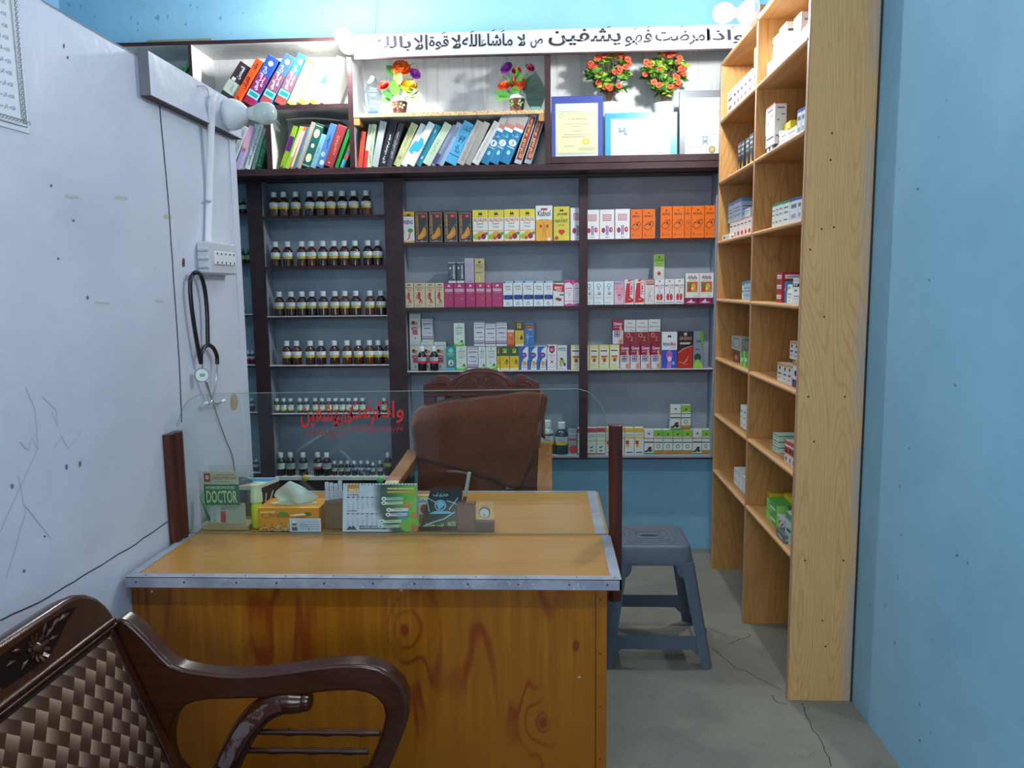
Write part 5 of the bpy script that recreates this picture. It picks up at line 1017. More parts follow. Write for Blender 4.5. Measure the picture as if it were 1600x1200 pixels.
q = at(808, 171, Y=Yp)
basket_pot(q.x, Yp, zBs, 'potted artificial flowers with a purple bloom beside the green award',
    [(-.05, .222, .036, '8a2f9c', 'a44cb0', (1.0, -.5)), (-.065, .135, .034, 'e0521c', 'ee7434', (.9, -.2)), (.005, .145, .048, 'd9482c', 'ea6a4c', (.95, 0)), (.068, .222, .026, 'a82f5c', 'c04a74', (1.0, .4)), (.0, .208, .026, 'b8341c', 'd24a2a', (1.0, 0))],
    [(-.03, -.02, .09, .10, .04, -1, .3, '4f9c3a'), (-.01, -.03, .09, .06, .045, .1, .8, '5cb844'), (.0, -.02, .12, .11, .03, .3, 1, '4a8c34'), (-.01, -.02, .12, .1, .025, -.5, 1, '3f7c30'), (.03, -.01, .11, .12, .03, .5, 1, '35702c'), (.01, -.02, .15, .1, .02, -.1, 1, '4a8c34'), (.03, -.02, .1, .09, .04, .9, .3, '3f8434'), (-.03, -.02, .08, .09, .04, -.9, .0, '6cb24c')],
    [[(-.02, -.03, .16), (.01, -.04, .23), (.01, -.03, .27)], [(.01, -.03, .15), (.04, -.05, .2), (.06, -.04, .23)], [(-.04, -.02, .18), (-.085, -.02, .19), (-.105, -.02, .16)]])
def bushpot(px, label, seed):
    random.seed(seed)
    Y = 4.17; q = at(px, 150, Y=Y)
    zf = at(px, 167, Y=Y).z
    r_ = thing('artificial_flowers', label, 'flower pot', (q.x, Y, bt))
    h = zf-bt
    m = MB(); m.lathe([(.035, 0), (.04, .002), (.047, h*.5), (.055, h+.015), (.052, h+.016), (.048, h+.004)], mat('dfe1dc', .35), 26); m.build('pot', r_, smooth=45)
    m = MB(); m2 = MB(); m3 = MB(); zc_ = at(px, 118, Y=Y).z-bt; z0 = h+.01
    gr = ['7fa82c', 'a9bb3a', '3f7a2a', '2a6428', '94ae34', '4c8a2c']
    for k in range(60):
        a = random.uniform(0, 6.283); rr = .105*math.sqrt(random.random()); p_ = Vector((rr*math.cos(a), random.uniform(-.07, .05), zc_+.095*math.sin(a)*math.sqrt(random.random())*1.0+.0))
        m3.tube(smoothpath([(0, 0, z0), (p_.x*.3, p_.y*.3, z0+(p_.z-z0)*.5), p_], 3), .0016, mat('5a4630', .7), 5)
        for j in range(7):
            b = random.uniform(0, 6.283); el = random.uniform(-.3, 1)
            leaf(m, p_, (math.cos(b), math.sin(b)*.8-.3, el), random.uniform(.028, .046), .017, random.choice(gr), .15)
    for k in range(36):
        a = random.uniform(0, 6.283); rr = .112*math.sqrt(random.random())
        petal_flower(m2, (rr*math.cos(a), -.055+random.uniform(-.03, .02), zc_+.085*math.sin(a)+.01), .0155, 'd8603a', 'dc4a50', 6, 2, (1.3, random.uniform(-.5, .5)))
    m.build('leaves', r_, smooth=60); m2.build('blossoms', r_); m3.build('twigs', r_)
bushpot(951.5, 'white pot of orange-blossomed artificial shrub behind the dark blue frame', 3)
bushpot(1037, 'white pot of orange-blossomed artificial shrub, right of the other', 9)
random.seed(11)
# awards
def award(px0, px1, pyt, pyb, Y, colr, clearm, label, ops):
    a = at(px0, pyb, Y=Y); b = at(px1, pyt, Y=Y); w_ = b.x-a.x; h_ = b.z-zBs
    r_ = thing('award', label, 'award', (a.x+w_/2, Y, zBs)); r_.rotation_euler = (R(-6), 0, 0)
    out = []
    for i in range(17):
        t = i/16; out.append((w_*.5*math.sin(math.pi*(.16+.84*t)) if t < .99 else 0, h_*(.06+.94*t)))
    pts = [(-x, 0, z) for x, z in out]+[(x, 0, z) for x, z in out[-2::-1]]
    m = MB(); m.prism(pts, (0, .008, 0), clearm); m.art(ops, (-w_*.5, -.0004, h_*.05), (w_, 0, 0), (0, 0, h_*.95), (0, -1, 0)); m.build('plaque', r_)
    m = MB(); m.box(-w_*.25, w_*.25, -.012, .022, .0005, h_*.06+.006, clearm if clearm != M_TRG else mat('6f9a8e', .15), .002); m.build('base', r_)
M_TRG = clear('green_award_acrylic', '7fae9f', .12)
M_TRC = clear('clear_award_acrylic', 'e2ecee', .12)
tl = lambda y, x0, x1, c: ('r', x0, y, x1, y+.012, c)
award(568, 596, 113, 172, 4.11, 'ffffff', M_TRC, 'clear leaf-shaped award with a blue ribbon print at the shelf\'s left end', [('p', [(.08, .5), (.14, .5), (.2, .25), (.35, .06), (.25, .06), (.12, .25)], '5fb0dc'), ('r', .22, .02, .78, .1, '2a50a8'), ('t', 'SHIELD', .35, .62, .7, .66, '7c96ac'), tl(.57, .3, .75, '8aa6b8'), tl(.5, .3, .7, '5c6a78'), tl(.46, .35, .65, '5c6a78'), tl(.32, .35, .7, '8aa6b8'), tl(.27, .35, .7, '8aa6b8'), tl(.22, .35, .7, '8aa6b8'), tl(.17, .35, .7, '8aa6b8')])
award(821, 851.5, 108, 167, 4.065, '6f9a8e', M_TRG, 'green leaf-shaped award with dark lettering at the shelf\'s right end', [('t', 'MEKTUM', .35, .72, .65, .76, '22382f', False, True), ('t', 'EXCELLENCE', .22, .6, .78, .65, '22382f', False, True), ('t', 'AWARD', .35, .53, .65, .58, '22382f', False, True), tl(.47, .45, .55, '22382f'), ('t', 'in Homoeopathy', .15, .4, .85, .45, '22382f'), tl(.32, .4, .6, '22382f'), ('t', 'Dr. Muhammad', .12, .25, .9, .29, '1c2c26', False, True), tl(.17, .25, .75, '3a5248'), ('e', .25, .1, .04, .025, '22382f')])
# ================================================================ LAMPS
M_LAMPW = mat('e6e8ea', .3)
def lamp(name, label, base, axis, lit, reach=.12, power=BULB_POWER):
    """angled batten holder with a screw-in LED bulb; base = where it is fixed, axis = the way the bulb points"""
    r_ = thing('wall_lamp', label, 'lamp', base); ax = Vector(axis).normalized()
    q = Vector((0, 0, 1)).rotation_difference(ax); r_.rotation_mode = 'QUATERNION'; r_.rotation_quaternion = q
    m = MB(); m.lathe([(.050, 0), (.053, .008), (.0525, .022), (.048, .038), (.040, .053), (.029, .065), (.022, .071), (.02, .075)], M_LAMPW, 26); m.build('lamp_holder', r_, smooth=40)
    m = MB(); m.lathe([(.0165, .070), (.0165, .076), (.021, .080), (.0245, .095), (.0285, .104)], mat('dfe2e2', .35), 22); b_ = m.build('bulb_base', r_, smooth=40)
    bm = mat('ffffff', .3, emit=power) if lit else mat('cfd9d4', .2)
    m = MB(); m.lathe([(.0285, .1041), (.034, .114), (.038, .127), (.0385, .138), (.036, .151), (.029, .163), (.018, .171), (.004, .174)], bm, 22); m.build('bulb', r_, smooth=60)
    return r_
lamp('l', 'lit bulb in a white holder at the left end of the signboard', (-.983, YU-.002, 2.717), (0, -1, 0), True)
lamp('r', 'lit bulb in a white holder on the top of the oak shelving', (.8585, 3.375, 2.602), (-1, -.12, -.02), True)
q = at(347, 181, X=XP+.03)
l3 = lamp('p', 'unlit bulb in a white holder at the end of the partition batten', (XP+.031, 2.73, at(360, 179, Y=2.73).z), (1, -.05, 0), False)
# conduit down to the socket board
CO = thing('conduit', 'white plastic conduit running down the partition to the socket board', 'conduit', (XP, 2.62, 1.6))
m = MB(); A = at(330, 152, X=XP+.045); B_ = at(331, 195, X=XP+.042); C_ = at(322, 382, X=XP+.014)
yv = A.y
m.tube(smoothpath([at(338, 150, X=XP+.05), at(331, 160, X=XP+.046), at(330, 200, X=XP+.03), at(327, 300, X=XP+.013), at(325, 381, X=XP+.013)], 5), .0115, M_LAMPW, 10); m.build('pipe', CO, world=True, smooth=50)
m = MB(); g = at(326, 315, X=XP+.013); m.tube([g+Vector((0, -.02, 0)), g+Vector((.006, 0, 0)), g+Vector((0, .02, 0))], .004, mat('9da0aa', .4), 6); m.build('clip', CO, world=True)
m = MB(); m.tube(smoothpath([at(308, 135, X=XP+.032), at(318, 134, X=XP+.036), at(324, 140, X=XP+.036), at(326, 152, X=XP+.04)], 5), .0018, mat('a9acb4', .5), 6); m.build('wire', CO, world=True)
# socket board
y0, y1 = 2.495, 2.715; zt_ = at(347, 381, X=XP+.04).z; zb_ = at(347, 427, X=XP+.04).z
SB = thing('socket_board', 'white plastic socket board with five outlets on the partition', 'socket board', (XP, (y0+y1)/2, zb_))
m = MB(); m.box(XP+.0005, XP+.042, y0, y1, zb_, zt_, mat('c9cbd0', .28))
for k in range(3): 
    zz = zb_+(zt_-zb_)*(.22+.28*k); m.tube([(XP+.004, y0, zz), (XP+.038, y0, zz)], .009, mat('c9cbd0', .28), 8)
for k in range(9):
    yy = y0+(y1-y0)*(k+.5)/9
    for zz in (zb_, zt_): m.tube([(XP+.004, yy, zz), (XP+.038, yy, zz)], .005, mat('c9cbd0', .28), 6)
m.build('box', SB, world=True, bevel=.004)
for k in range(5):
    a_ = y0+.03+k*(y1-y0-.05)/5; m = MB(); w_ = (y1-y0-.05)/5-.003
    m.box(XP+.042, XP+.0475, a_, a_+w_, zb_+.028, zt_-.028, mat('e6e7e8', .3), .0015)
    for zz in (.35, .65):
        cz = zb_+(zt_-zb_)*zz; m.box(XP+.0475, XP+.0479, a_+w_*.38, a_+w_*.62, cz-.004, cz+.004, mat('1c1d20', .5))
    m.build('socket', SB, world=True)
# stethoscope
def s8(x, y, X=XP+.018): return at(260+x/3.75, 360+y/3.75, X=X)
ST = thing('stethoscope', 'black-tubed stethoscope hanging from the socket board', 'stethoscope', s8(180, 250))
m = MB(); blk = mat('15161c', .3)
m.tube(smoothpath([s8(203, 780), s8(185, 690), s8(160, 540), s8(143, 400), s8(140, 300), s8(155, 258), s8(180, 246, XP+.03), s8(203, 268), s8(225, 350), s8(238, 480), s8(241, 600), s8(243, 672)], 6), .0068, blk, 10)
m.tube(smoothpath([s8(203, 780), s8(203, 730), s8(218, 690), s8(245, 673), s8(275, 690), s8(295, 735), s8(298, 785)], 6), .0068, blk, 10); m.build('tubing', ST, world=True, smooth=60)
sil = mat('c4c8cc', .2, .9)
m = MB(); m.tube(smoothpath([s8(298, 780), s8(293, 860), s8(278, 950), s8(262, 1005), s8(245, 1022), s8(232, 1010)], 5), .0028, sil, 8)
m.tube(smoothpath([s8(206, 775), s8(225, 880), s8(255, 960), s8(275, 1008), s8(300, 1015), s8(325, 1003)], 5), .0028, sil, 8); m.build('earpiece_tubes', ST, world=True, smooth=60)
m = MB()
for a_, b_ in (((225, 1012), (236, 1014)), ((322, 1005), (340, 997))): m.tube([s8(*a_), s8(*b_)], [.004, .0065], mat('dfe2e2', .3), 10)
m.build('ear_tips', ST, world=True, smooth=60)
c_ = s8(207, 848, XP+.03); dq = Vector((1, -1.15, .05)).normalized(); Qd = dq.to_track_quat('Z', 'Y').to_matrix()
def disc(prof, mt, n_):
    m = MB(); m.lathe(prof, mt, 26); m.v = [tuple(c_+Qd@Vector(v)) for v in m.v]; return m
disc([(.017, -.014), (.0215, -.010), (.0235, -.003), (.0225, .002)], sil, 'c').build('chestpiece', ST, world=True, smooth=50)
m = disc([(.0195, .002), (.0195, .003)], mat('e2e5e3', .3), 'd'); rx_ = Vector((1.15, 1, 0)).normalized()*.028; uy_ = Vector((0, 0, .028))
m.art([('r', .25, .32, .78, .68, '1f9a6c'), ('l', [(.35, .35), (.42, .65), (.55, .35), (.68, .68)], .07, 'dfe8e4')], c_+dq*.0032-rx_*.5-uy_*.5, rx_, uy_, dq); m.build('diaphragm', ST, world=True)
# thin cord hanging down the partition
m = MB(); m.tube(smoothpath([at(323, 597, X=XP+.006), at(330, 618, X=XP+.005), at(338, 645, X=XP+.004), at(352, 685, X=XP+.004), at(363, 712, X=XP+.004), at(367, 740, X=XP+.004)], 5), .0016, mat('5c6066', .5), 6)
tag(m.build('cord', smooth=60), 'thin grey cord hanging down the partition below the stethoscope', 'cord')
# printed sheet on the partition
XS_ = XP+.002
a, b_, c_ = at(24, 3, X=XS_), at(47, 209, X=XS_), at(-6, 194, X=XS_)
a = Vector((XS_, b_.y-.006, at(24, 3, X=XS_).z)); wv = Vector((0, -.26, -.004)); 
m = MB(); o_ = b_+wv; r__ = b_-o_; u_ = a-b_; u_.z += .09
m.add([o_, b_, b_+u_, o_+u_], [(0, 1, 2, 3)], mat('dde3ea', .5))
ops = []
for k in range(11): ops.append(('t', AR('بسم الله الرحمن الرحيم شفا و رحمة')[:30], .16+.02*(k % 3), .10+.066*k, .84, .135+.066*k, '596070'))
for (x0_, y0_, x1_, y1_) in ((.03, .03, .97, .035), (.03, .965, .97, .97), (.03, .03, .037, .97), (.963, .03, .97, .97), (.09, .065, .91, .069), (.09, .93, .91, .934), (.09, .065, .096, .934), (.904, .065, .91, .934)): ops.append(('r', x0_, y0_, x1_, y1_, '4a5162'))
for k in range(30):
    y_ = .05+.9*k/30
    for x_ in (.065, .935): ops.append(('o', x_, y_+.012, .022, .014, .4, '5c6374'))
for k in range(22):
    x_ = .08+.84*k/21
    for y_ in (.05, .95): ops.append(('o', x_, y_, .02, .012, .4, '5c6374'))
m.art(ops, o_, r__, u_, (1, 0, 0)); tag(m.build('poster', solid=0), 'white printed Arabic sheet with a braided border on the partition', 'poster')

# ================================================================ DESK
DZ = .75
D = thing('desk', 'orange painted wooden desk with a worn metal strip round its top', 'desk', (-.46, 2.35, 0))
dx0, dx1, dy0, dym, dy1 = -1.119, .186, 1.918, 2.283, 2.79
def desk_front():
    t = NT('desk_front_paint', .3, .5); x, y, z = t.xyz()
    # knots (object space): field bent round them
    F0 = t.math('MULTIPLY', t.noise(1, 2.5, .5, vec=t.mapp((5.5, 1, 1.0)), dist=.5), 7.0)
    fld = F0; kn = None
    for (kx, kz, sx, sz) in KN:
        dx = t.math('DIVIDE', t.math('SUBTRACT', x, kx), sx); dz = t.math('DIVIDE', t.math('SUBTRACT', z, kz), sz)
        d2 = t.math('ADD', t.math('MULTIPLY', dx, dx), t.math('MULTIPLY', dz, dz))
        gs = t.math('EXPONENT', t.math('MULTIPLY', d2, -.16)); fld = t.math('ADD', fld, t.math('MULTIPLY', gs, 2.6))
        dd = t.math('SQRT', d2); nn = t.math('ADD', dd, t.math('MULTIPLY', t.noise(14, 2), .5))
        k_ = t.step(nn, .95, .62); kn = k_ if kn is None else t.math('MAXIMUM', kn, k_)
    w = t.math('ABSOLUTE', t.math('SUBTRACT', t.math('FRACT', fld), .5))
    gate = t.step(t.noise(1, 2, .5, vec=t.mapp((4, 1, 1.6), (3, 0, 1))), .44, .58)
    st = t.math('MULTIPLY', t.step(w, .2, .02), gate)
    fine = t.noise(1, 3, .6, vec=t.mapp((55, 4, 2.4)))
    c = t.mix(t.step(fine, .35, .7), '8c5005', 'a06206')
    c = t.mix(t.step(t.noise(2.2, 2), .35, .7), c, '955505', 'MIX')
    c = t.mix(t.math('MULTIPLY', st, .85), c, '7a2c06')
    c = t.mix(t.math('MULTIPLY', kn, .9), c, '75280c')
    t.bump(fine, .05, .003)
    return t.col(c)
KN = []
for (px, py, sx, sz) in ((632, 985, .024, .036), (848, 1130, .022, .03), (900, 1010, .016, .03)):
    q = at(px, py, Y=1.965); KN.append((q.x+.46, q.z, sx, sz))
M_DF = desk_front()
bx0, bx1, by0 = at(212, 1000, Y=1.965).x, at(948, 1000, Y=1.965).x, 1.965
m = MB(); m.box(bx0, at(930, 1000, Y=1.965).x, by0, by0+.018, .001, DZ-.03, M_DF)
for px, py in ((237, 924), (627, 922), (905, 1058)):
    q = at(px, py, Y=by0-.0005); m.lathe([(.0035, 0), (.0035, .001)], mat('c9c4b8', .4, .5), 8, c=(q.x, by0-.001, q.z), ax='y')
m.build('front_panel', D, world=True)
px_ = at(931, 1000, Y=1.965).x
m = MB(); m.box(px_, bx1, by0-.003, by0+.03, .001, DZ-.03, M_DF)
for k in range(5):
    m.lathe([(.003, 0), (.003, .001)], mat('4a2408', .6), 8, c=(px_+.012, by0-.004, .68-.15*k), ax='y')
m.build('corner_post', D, world=True, bevel=.002)
for X_ in (bx0, bx1-.018):
    m = MB(); m.box(X_, X_+.018, by0+.018 if X_ == bx0 else by0+.03, dy1-.03, .001, DZ-.03, M_DF); m.build('side_panel', D, world=True)
m = MB(); m.box(dx0+.004, dx1-.004, dy0+.004, dy1-.004, DZ-.029, DZ-.0005, M_DTOP); m.box(dx0+.004, dx1-.004, dy0+.004, dym, DZ-.0006, DZ, M_DTOP); m.box(dx0+.004, dx1-.022, dym+.002, dy1-.004, DZ-.0006, DZ, M_DTOP); m.build('desktop', D, world=True)
E_ = M_STEEL; m = MB()
m.box(dx0, dx1, dy0, dy0+.005, DZ-.026, DZ+.002, E_); m.box(dx0, dx1, dy0, dy0+.028, DZ+.0002, DZ+.0022, E_)
m.box(dx1-.005, dx1, dy0, dym, DZ-.026, DZ+.002, E_); m.box(dx1-.028, dx1, dy0, dym-.006, DZ+.0003, DZ+.0024, E_)
m.box(dx1-.044, dx1-.014, dym+.006, dy1, DZ+.0003, DZ+.0024, E_); m.box(dx1-.016, dx1-.012, dym+.004, dy1, DZ-.026, DZ+.002, E_)
m.box(dx0, dx0+.022, dy0, dy1, DZ+.0003, DZ+.0024, E_); m.box(dx0, dx1-.014, dy1-.012, dy1, DZ-.026, DZ+.0022, E_)
nl = mat('3c3d44', .5)
for k in range(11):
    X_ = dx0+.03+k*(dx1-dx0-.05)/10+random.uniform(-.02, .02); m.lathe([(.0028, 0), (.0028, .0008)], nl, 8, c=(X_, dy0-.0008, DZ-.012), ax='y'); m.lathe([(.0026, 0), (.0026, .0006)], nl, 8, c=(X_+.02, dy0+.014, DZ+.0022))
m.build('metal_strip', D, world=True, smooth=30)
# glass screen
GY = 2.285; GL, GR = -1.103, .165
G = thing('glass_screen', 'clear glass screen with red Arabic lettering standing on the desk', 'glass screen', (-.46, GY, DZ))
def gp(x, y): return at(x, y, Y=GY)
def arc(pts): return smoothpath(pts, 6)
left = arc([gp(275, 672), gp(281, 650), gp(291, 630), gp(306, 619), gp(322, 615)])
right = arc([gp(900, 607.5), gp(920, 613), gp(936, 629), gp(946, 652), gp(949, 690)])
top = left+right
zT = DZ+.003
outl = [Vector((left[0].x, GY, zT))]+[Vector((p.x, GY, p.z)) for p in top]+[Vector((right[-1].x, GY, zT))]
m = MB(); m.prism([p-Vector((0, .0025, 0)) for p in outl], (0, .005, 0), M_GLASS)
m.build('pane', G, world=True)
m = MB(); m.tube([p+Vector((0, 0, 0)) for p in outl[1:-1]], .0009, M_GEDGE, 6); m.tube([outl[0]+Vector((0, -.003, .0015)), outl[-1]+Vector((0, -.003, .0015))], .0014, mat('6a7470', .3), 6); m.build('polished_edge', G, world=True)
m = MB(); M_RED = mat('c81d1d', .5)
for s, x0, x1, y0, y1 in [('واذا', 590, 631, 626, 661), ('مرضت', 548, 594, 624, 666), ('فهو', 522, 551, 636, 668), ('يشفين', 470, 527, 630, 668)]:
    word(s, x0, x1, y0, y1, .014, m, GY-.003, M_RED)
word('تمام پرانى و پيچيده امراض كا', 545, 630, 661, 678, .012, m, GY-.003, mat('a82a34', .5))
word('علاج كيا جاتا هے', 478, 542, 670, 686, .008, m, GY-.003, mat('a82a34', .5))
m.build('lettering', G, world=True)
# varnished posts that hold the screen
Yp_ = 2.29
xa, xb = at(951, 700, Y=Yp_).x, at(972, 700, Y=Yp_).x; zt_ = at(961, 663, Y=Yp_).z; zb_ = at(962, 936, Y=Yp_).z
m = MB()
n = 12; pts = []
for k in range(n+1):
    a = math.pi*k/n; pts.append(Vector(((xa+xb)/2-(xb-xa)/2*math.cos(a), Yp_-.012-.012*math.sin(a), zb_)))
pts += [Vector((xb, Yp_+.012, zb_)), Vector((xa, Yp_+.012, zb_))]
m.prism([Vector((max(p.x, dx1+.0015) if False else p.x, p.y, p.z)) for p in pts], (0, 0, zt_-zb_), M_POST)
o_ = m.build('wooden_post', bevel=.003, fix=True); tag(o_, 'dark red varnished post holding the right edge of the glass screen', 'post')
zt2 = at(270, 674, Y=2.25).z; zb2 = DZ+.003
m = MB()
for k, (yy, rr) in enumerate(((2.21, .020), (2.245, .024), (2.272, .016))):
    pts = [Vector((XP+.0015, yy-rr, zb2))]+[Vector((XP+.0015+rr*1.25*math.sin(math.pi*t/10), yy-rr*math.cos(math.pi*t/10), zb2)) for t in range(1, 10)]+[Vector((XP+.0015, yy+rr, zb2))]
    m.prism(pts, (0, 0, zt2-zb2-(.0 if k < 2 else .004)), M_POST)
tag(m.build('wooden_post', smooth=50, fix=True), 'fluted brown post against the partition at the left edge of the screen', 'post')
# ================================================================ THINGS ON THE DESK
def dk(x, y, Y): return at(x, y, Y=Y)
z0 = DZ+.0026
# acrylic holder with the practice card
Y0 = 2.315; xa, xb = dk(313, 800, Y0).x, dk(388, 800, Y0).x
H = thing('brochure_holder', 'clear acrylic holder with a green DOCTOR card at the left of the desk', 'brochure holder', ((xa+xb)/2, Y0, z0))
zt_ = dk(350, 737, Y0).z
m = MB(); th = .003
m.box(xa, xb, Y0, Y0+th, z0, zt_, M_ACRYL); m.box(xa, xa+th, Y0+th, Y0+.07, z0, zt_-.02, M_ACRYL); m.box(xb-th, xb, Y0+th, Y0+.07, z0, zt_-.02, M_ACRYL); m.box(xa, xb, Y0+.07, Y0+.07+th, z0, zt_+.004, M_ACRYL); m.box(xa+th, xb-th, Y0+th, Y0+.07, z0+.0, z0+.012, mat('b39b74', .6))
m.build('case', H, world=True)
Yc = Y0+.012; ca, cb = dk(317, 735, Yc), dk(375, 789, Yc)
m = MB(); pz = dk(340, 789, Yc).z; tp = dk(340, 737, Yc).z; w_ = cb.x-ca.x; h_ = tp-pz
m.box(ca.x, cb.x, Yc, Yc+.0006, pz, tp, mat('b5b59b', .5))
m.art([('r', 0, 0, 1, .62, '1f6a3e'), ('r', .02, .7, .2, .95, 'a8352c'), ('e', .11, .83, .05, .07, 'd9b0a4'), ('t', 'CHUGHTAI LABS', .24, .77, .96, .86, 'b8453a', False, True), ('r', .35, .9, .9, .92, 'b8453a'), ('r', .4, .7, .75, .715, '8a6a5c'), ('t', 'HOMOEOPATHIC', .06, .48, .9, .57, 'd9dfc0', False, True), ('t', 'DOCTOR', .06, .06, .94, .44, 'cfd3a6', False, True)], (ca.x, Yc, pz), (w_, 0, 0), (0, 0, h_), (0, -1, 0)); m.build('card', H, world=True)
Yl = Y0+.03; a_ = dk(330, 834, Yl); b_ = dk(383, 786, Yl)
m = MB(); m.box(a_.x, b_.x, Yl, Yl+.0008, z0+.0125, b_.z, mat('a8aaa6', .6)); m.art([('r', .02, .04, .35, .98, 'b9bcbc'), ('t', '5', .05, .84, .13, .97, 'b03a48', False, True), ('r', .3, .05, .44, .6, 'b23438'), ('t', 'VACCINE', .1, .1, .16, .6, '6a7078', True), ('r', .32, .65, .42, .75, '8a9098')], (a_.x, Yl, z0+.0125), (b_.x-a_.x, 0, 0), (0, 0, b_.z-z0-.0125), (0, -1, 0)); m.build('leaflet', H, world=True)
Yg = Y0+.05; m = MB(); m.prism([dk(311, 775, Yg), dk(322, 763, Yg), dk(352, 812, Yg), dk(335, 820, Yg)], (0, .001, 0), mat('a9c9b4', .5)); m.prism([dk(312, 778, Yg+.003), dk(318, 772, Yg+.003), dk(334, 818, Yg+.003), dk(330, 826, Yg+.003)], (0, .002, 0), mat('3c7c54', .5)); m.build('leaflet', H, world=True)
# dark bag at the far left
m = MB(); q = dk(303, 800, 2.50)
m.lathe([(.02, 0), (.06, .01), (.068, .05), (.058, .085), (.03, .11), (.012, .118)], mat('26313a', .6), 16, c=(XP+.09, 2.52, z0)); tag(m.build('pouch', smooth=60), 'dark pouch behind the brochure holder, against the partition', 'pouch')
# carton standing behind
Y1_ = 2.47; a_ = dk(352, 812, Y1_); C = thing('carton', 'white carton with blue and pink lid behind the yellow bottle', 'carton', (dk(385, 838, Y1_).x, Y1_, z0))
fa = dk(380, 745, Y1_); fb = dk(424, 748, Y1_+.04)
X0_, X1_ = dk(356, 790, Y1_).x, dk(402, 790, Y1_).x; zl = dk(385, 766, Y1_).z
m = MB(); ang = [Vector((X0_-.03, Y1_, z0)), Vector((X1_, Y1_, z0)), Vector((X1_+.035, Y1_+.12, z0)), Vector((X0_+.005, Y1_+.12, z0))]
m.prism(ang, (0, 0, zl-z0), mat('2c2524', .5)); m.build('body', C, world=True)
tp_ = [p+Vector((0, 0, zl-z0+.001)) for p in ang]
m = MB(); m.prism(tp_, (0, 0, .012), mat('cfd0c4', .5)); t2 = [p+Vector((0, 0, .0125)) for p in tp_]
m.add([t2[0]*.1+t2[3]*.9+Vector((0, 0, .0004)), t2[2]*.9+t2[1]*.1+Vector((0, 0, .0004)), t2[1]*.45+t2[2]*.55+Vector((0, 0, .0004)), t2[0]*.4+t2[3]*.6+Vector((0, 0, .0004))], [(0, 1, 2, 3)], mat('2a8fc4', .4))
m.add([t2[0]+Vector((0, 0, .0004)), t2[1]*.9+t2[0]*.1+Vector((0, 0, .0004)), t2[1]*.5+t2[3]*.0+t2[2]*.5-Vector((.03, 0, -.0004)), t2[0]*.6+t2[3]*.4+Vector((0, 0, .0004))], [(0, 1, 2, 3)], mat('d8a0a6', .4)); m.build('lid', C, world=True)
m = MB(); g = (ang[1]+ang[2])*.5; nn = Vector((.12, -.035, 0)).normalized(); rv = (ang[2]-ang[1])
m.art([('l', [(.4, .75), (.35, .45), (.5, .3), (.7, .75)], .05, 'c9ccc8')], ang[1]+nn*.0006, rv, (0, 0, zl-z0), nn); m.build('mark', C, world=True)
# yellow spray bottle
q = dk(400, 836, 2.325); B = thing('spray_bottle', 'yellow bottle with clear cap left of the tissue box', 'bottle', (q.x, 2.345, z0))
hh = dk(400, 757, 2.345).z-z0; m = MB(); m.lathe([(.014, 0), (.0175, .003), (.0175, hh*.48), (.015, hh*.56), (.012, hh*.6)], mat('c6cc2a', .35), 18); m.build('body', B, smooth=50)
m = MB(); m.lathe([(.0185, hh*.6), (.0185, hh*.8), (.0165, hh*.82), (.0165, hh)], mat('c3c9a4', .35), 18); m.build('cap', B, smooth=40)
# tissue box
Y2 = 2.305; a_, b_ = dk(405, 838, Y2), dk(498, 794, Y2); T = thing('tissue_box', 'orange flowered tissue box in the middle of the desk', 'tissue box', ((a_.x+b_.x)/2, Y2+.05, z0))
h_ = b_.z-z0; w_ = b_.x-a_.x
m = MB(); m.box(a_.x, b_.x, Y2, Y2+.115, z0, z0+h_, mat('d3891f', .35), .001)
ops = [('o', .14, .68, .08, .12, .14, '6c4416'), ('t', 'rose', .17, .64, .28, .72, '6c4416'), ('e', .42, .72, .09, .13, '4a8a24'), ('t', 'Rose Petal', .3, .58, .78, .74, 'a34a1c', False, True), ('e', .82, .74, .06, .09, '2f6c1c'), ('p', [(.03, .84), (.3, .88), (.26, .8), (.05, .78)], 'e8c27a'), ('p', [(.5, .7), (.75, .78), (.8, .7), (.6, .66)], 'e8d9b4')]
for k in range(120):
    x_ = random.uniform(.03, .97); y_ = abs(random.gauss(0, .13))+.02
    if y_ < .36: ops.append(('E' if k % 12 else 'e', x_, y_, .013, .022, random.choice(['d9c2b4', '5a3f34', 'cfc6c0', '7c5a48', '8a6c5c'])))
m.art(ops, (a_.x, Y2, z0), (w_, 0, 0), (0, 0, h_), (0, -1, 0), lift=.0001)
m.art([('e', .5, .5, .4, .22, 'cfc3a0'), ('r', 0, 0, 1, .12, 'e3a63c')], (a_.x, Y2, z0+h_), (w_, 0, 0), (0, .115, 0), (0, 0, 1)); m.build('box', T, world=True)
cx = (a_.x+b_.x)/2+.004; tz = z0+h_
def tis(u, v):
    x_ = (u-.5); hgt = .078*(1-abs(x_)*1.35)*(v); wd2 = .068*(1-.15*v)
    pk = .078*(1-abs(u-.47)*1.0)
    return Vector((cx+x_*2*.072*(.72+.28*(1-abs(2*v-1)))+.004*math.sin(v*5), Y2+.055+.016*math.sin(u*7+v*2)*(1-v*.3)-.01*v, tz+.001+v*pk))
m = MB(); m.grid(tis, 16, 10, mat('cbd5cc', .8)); m.build('tissue', T, world=True, smooth=80, solid=.0012)
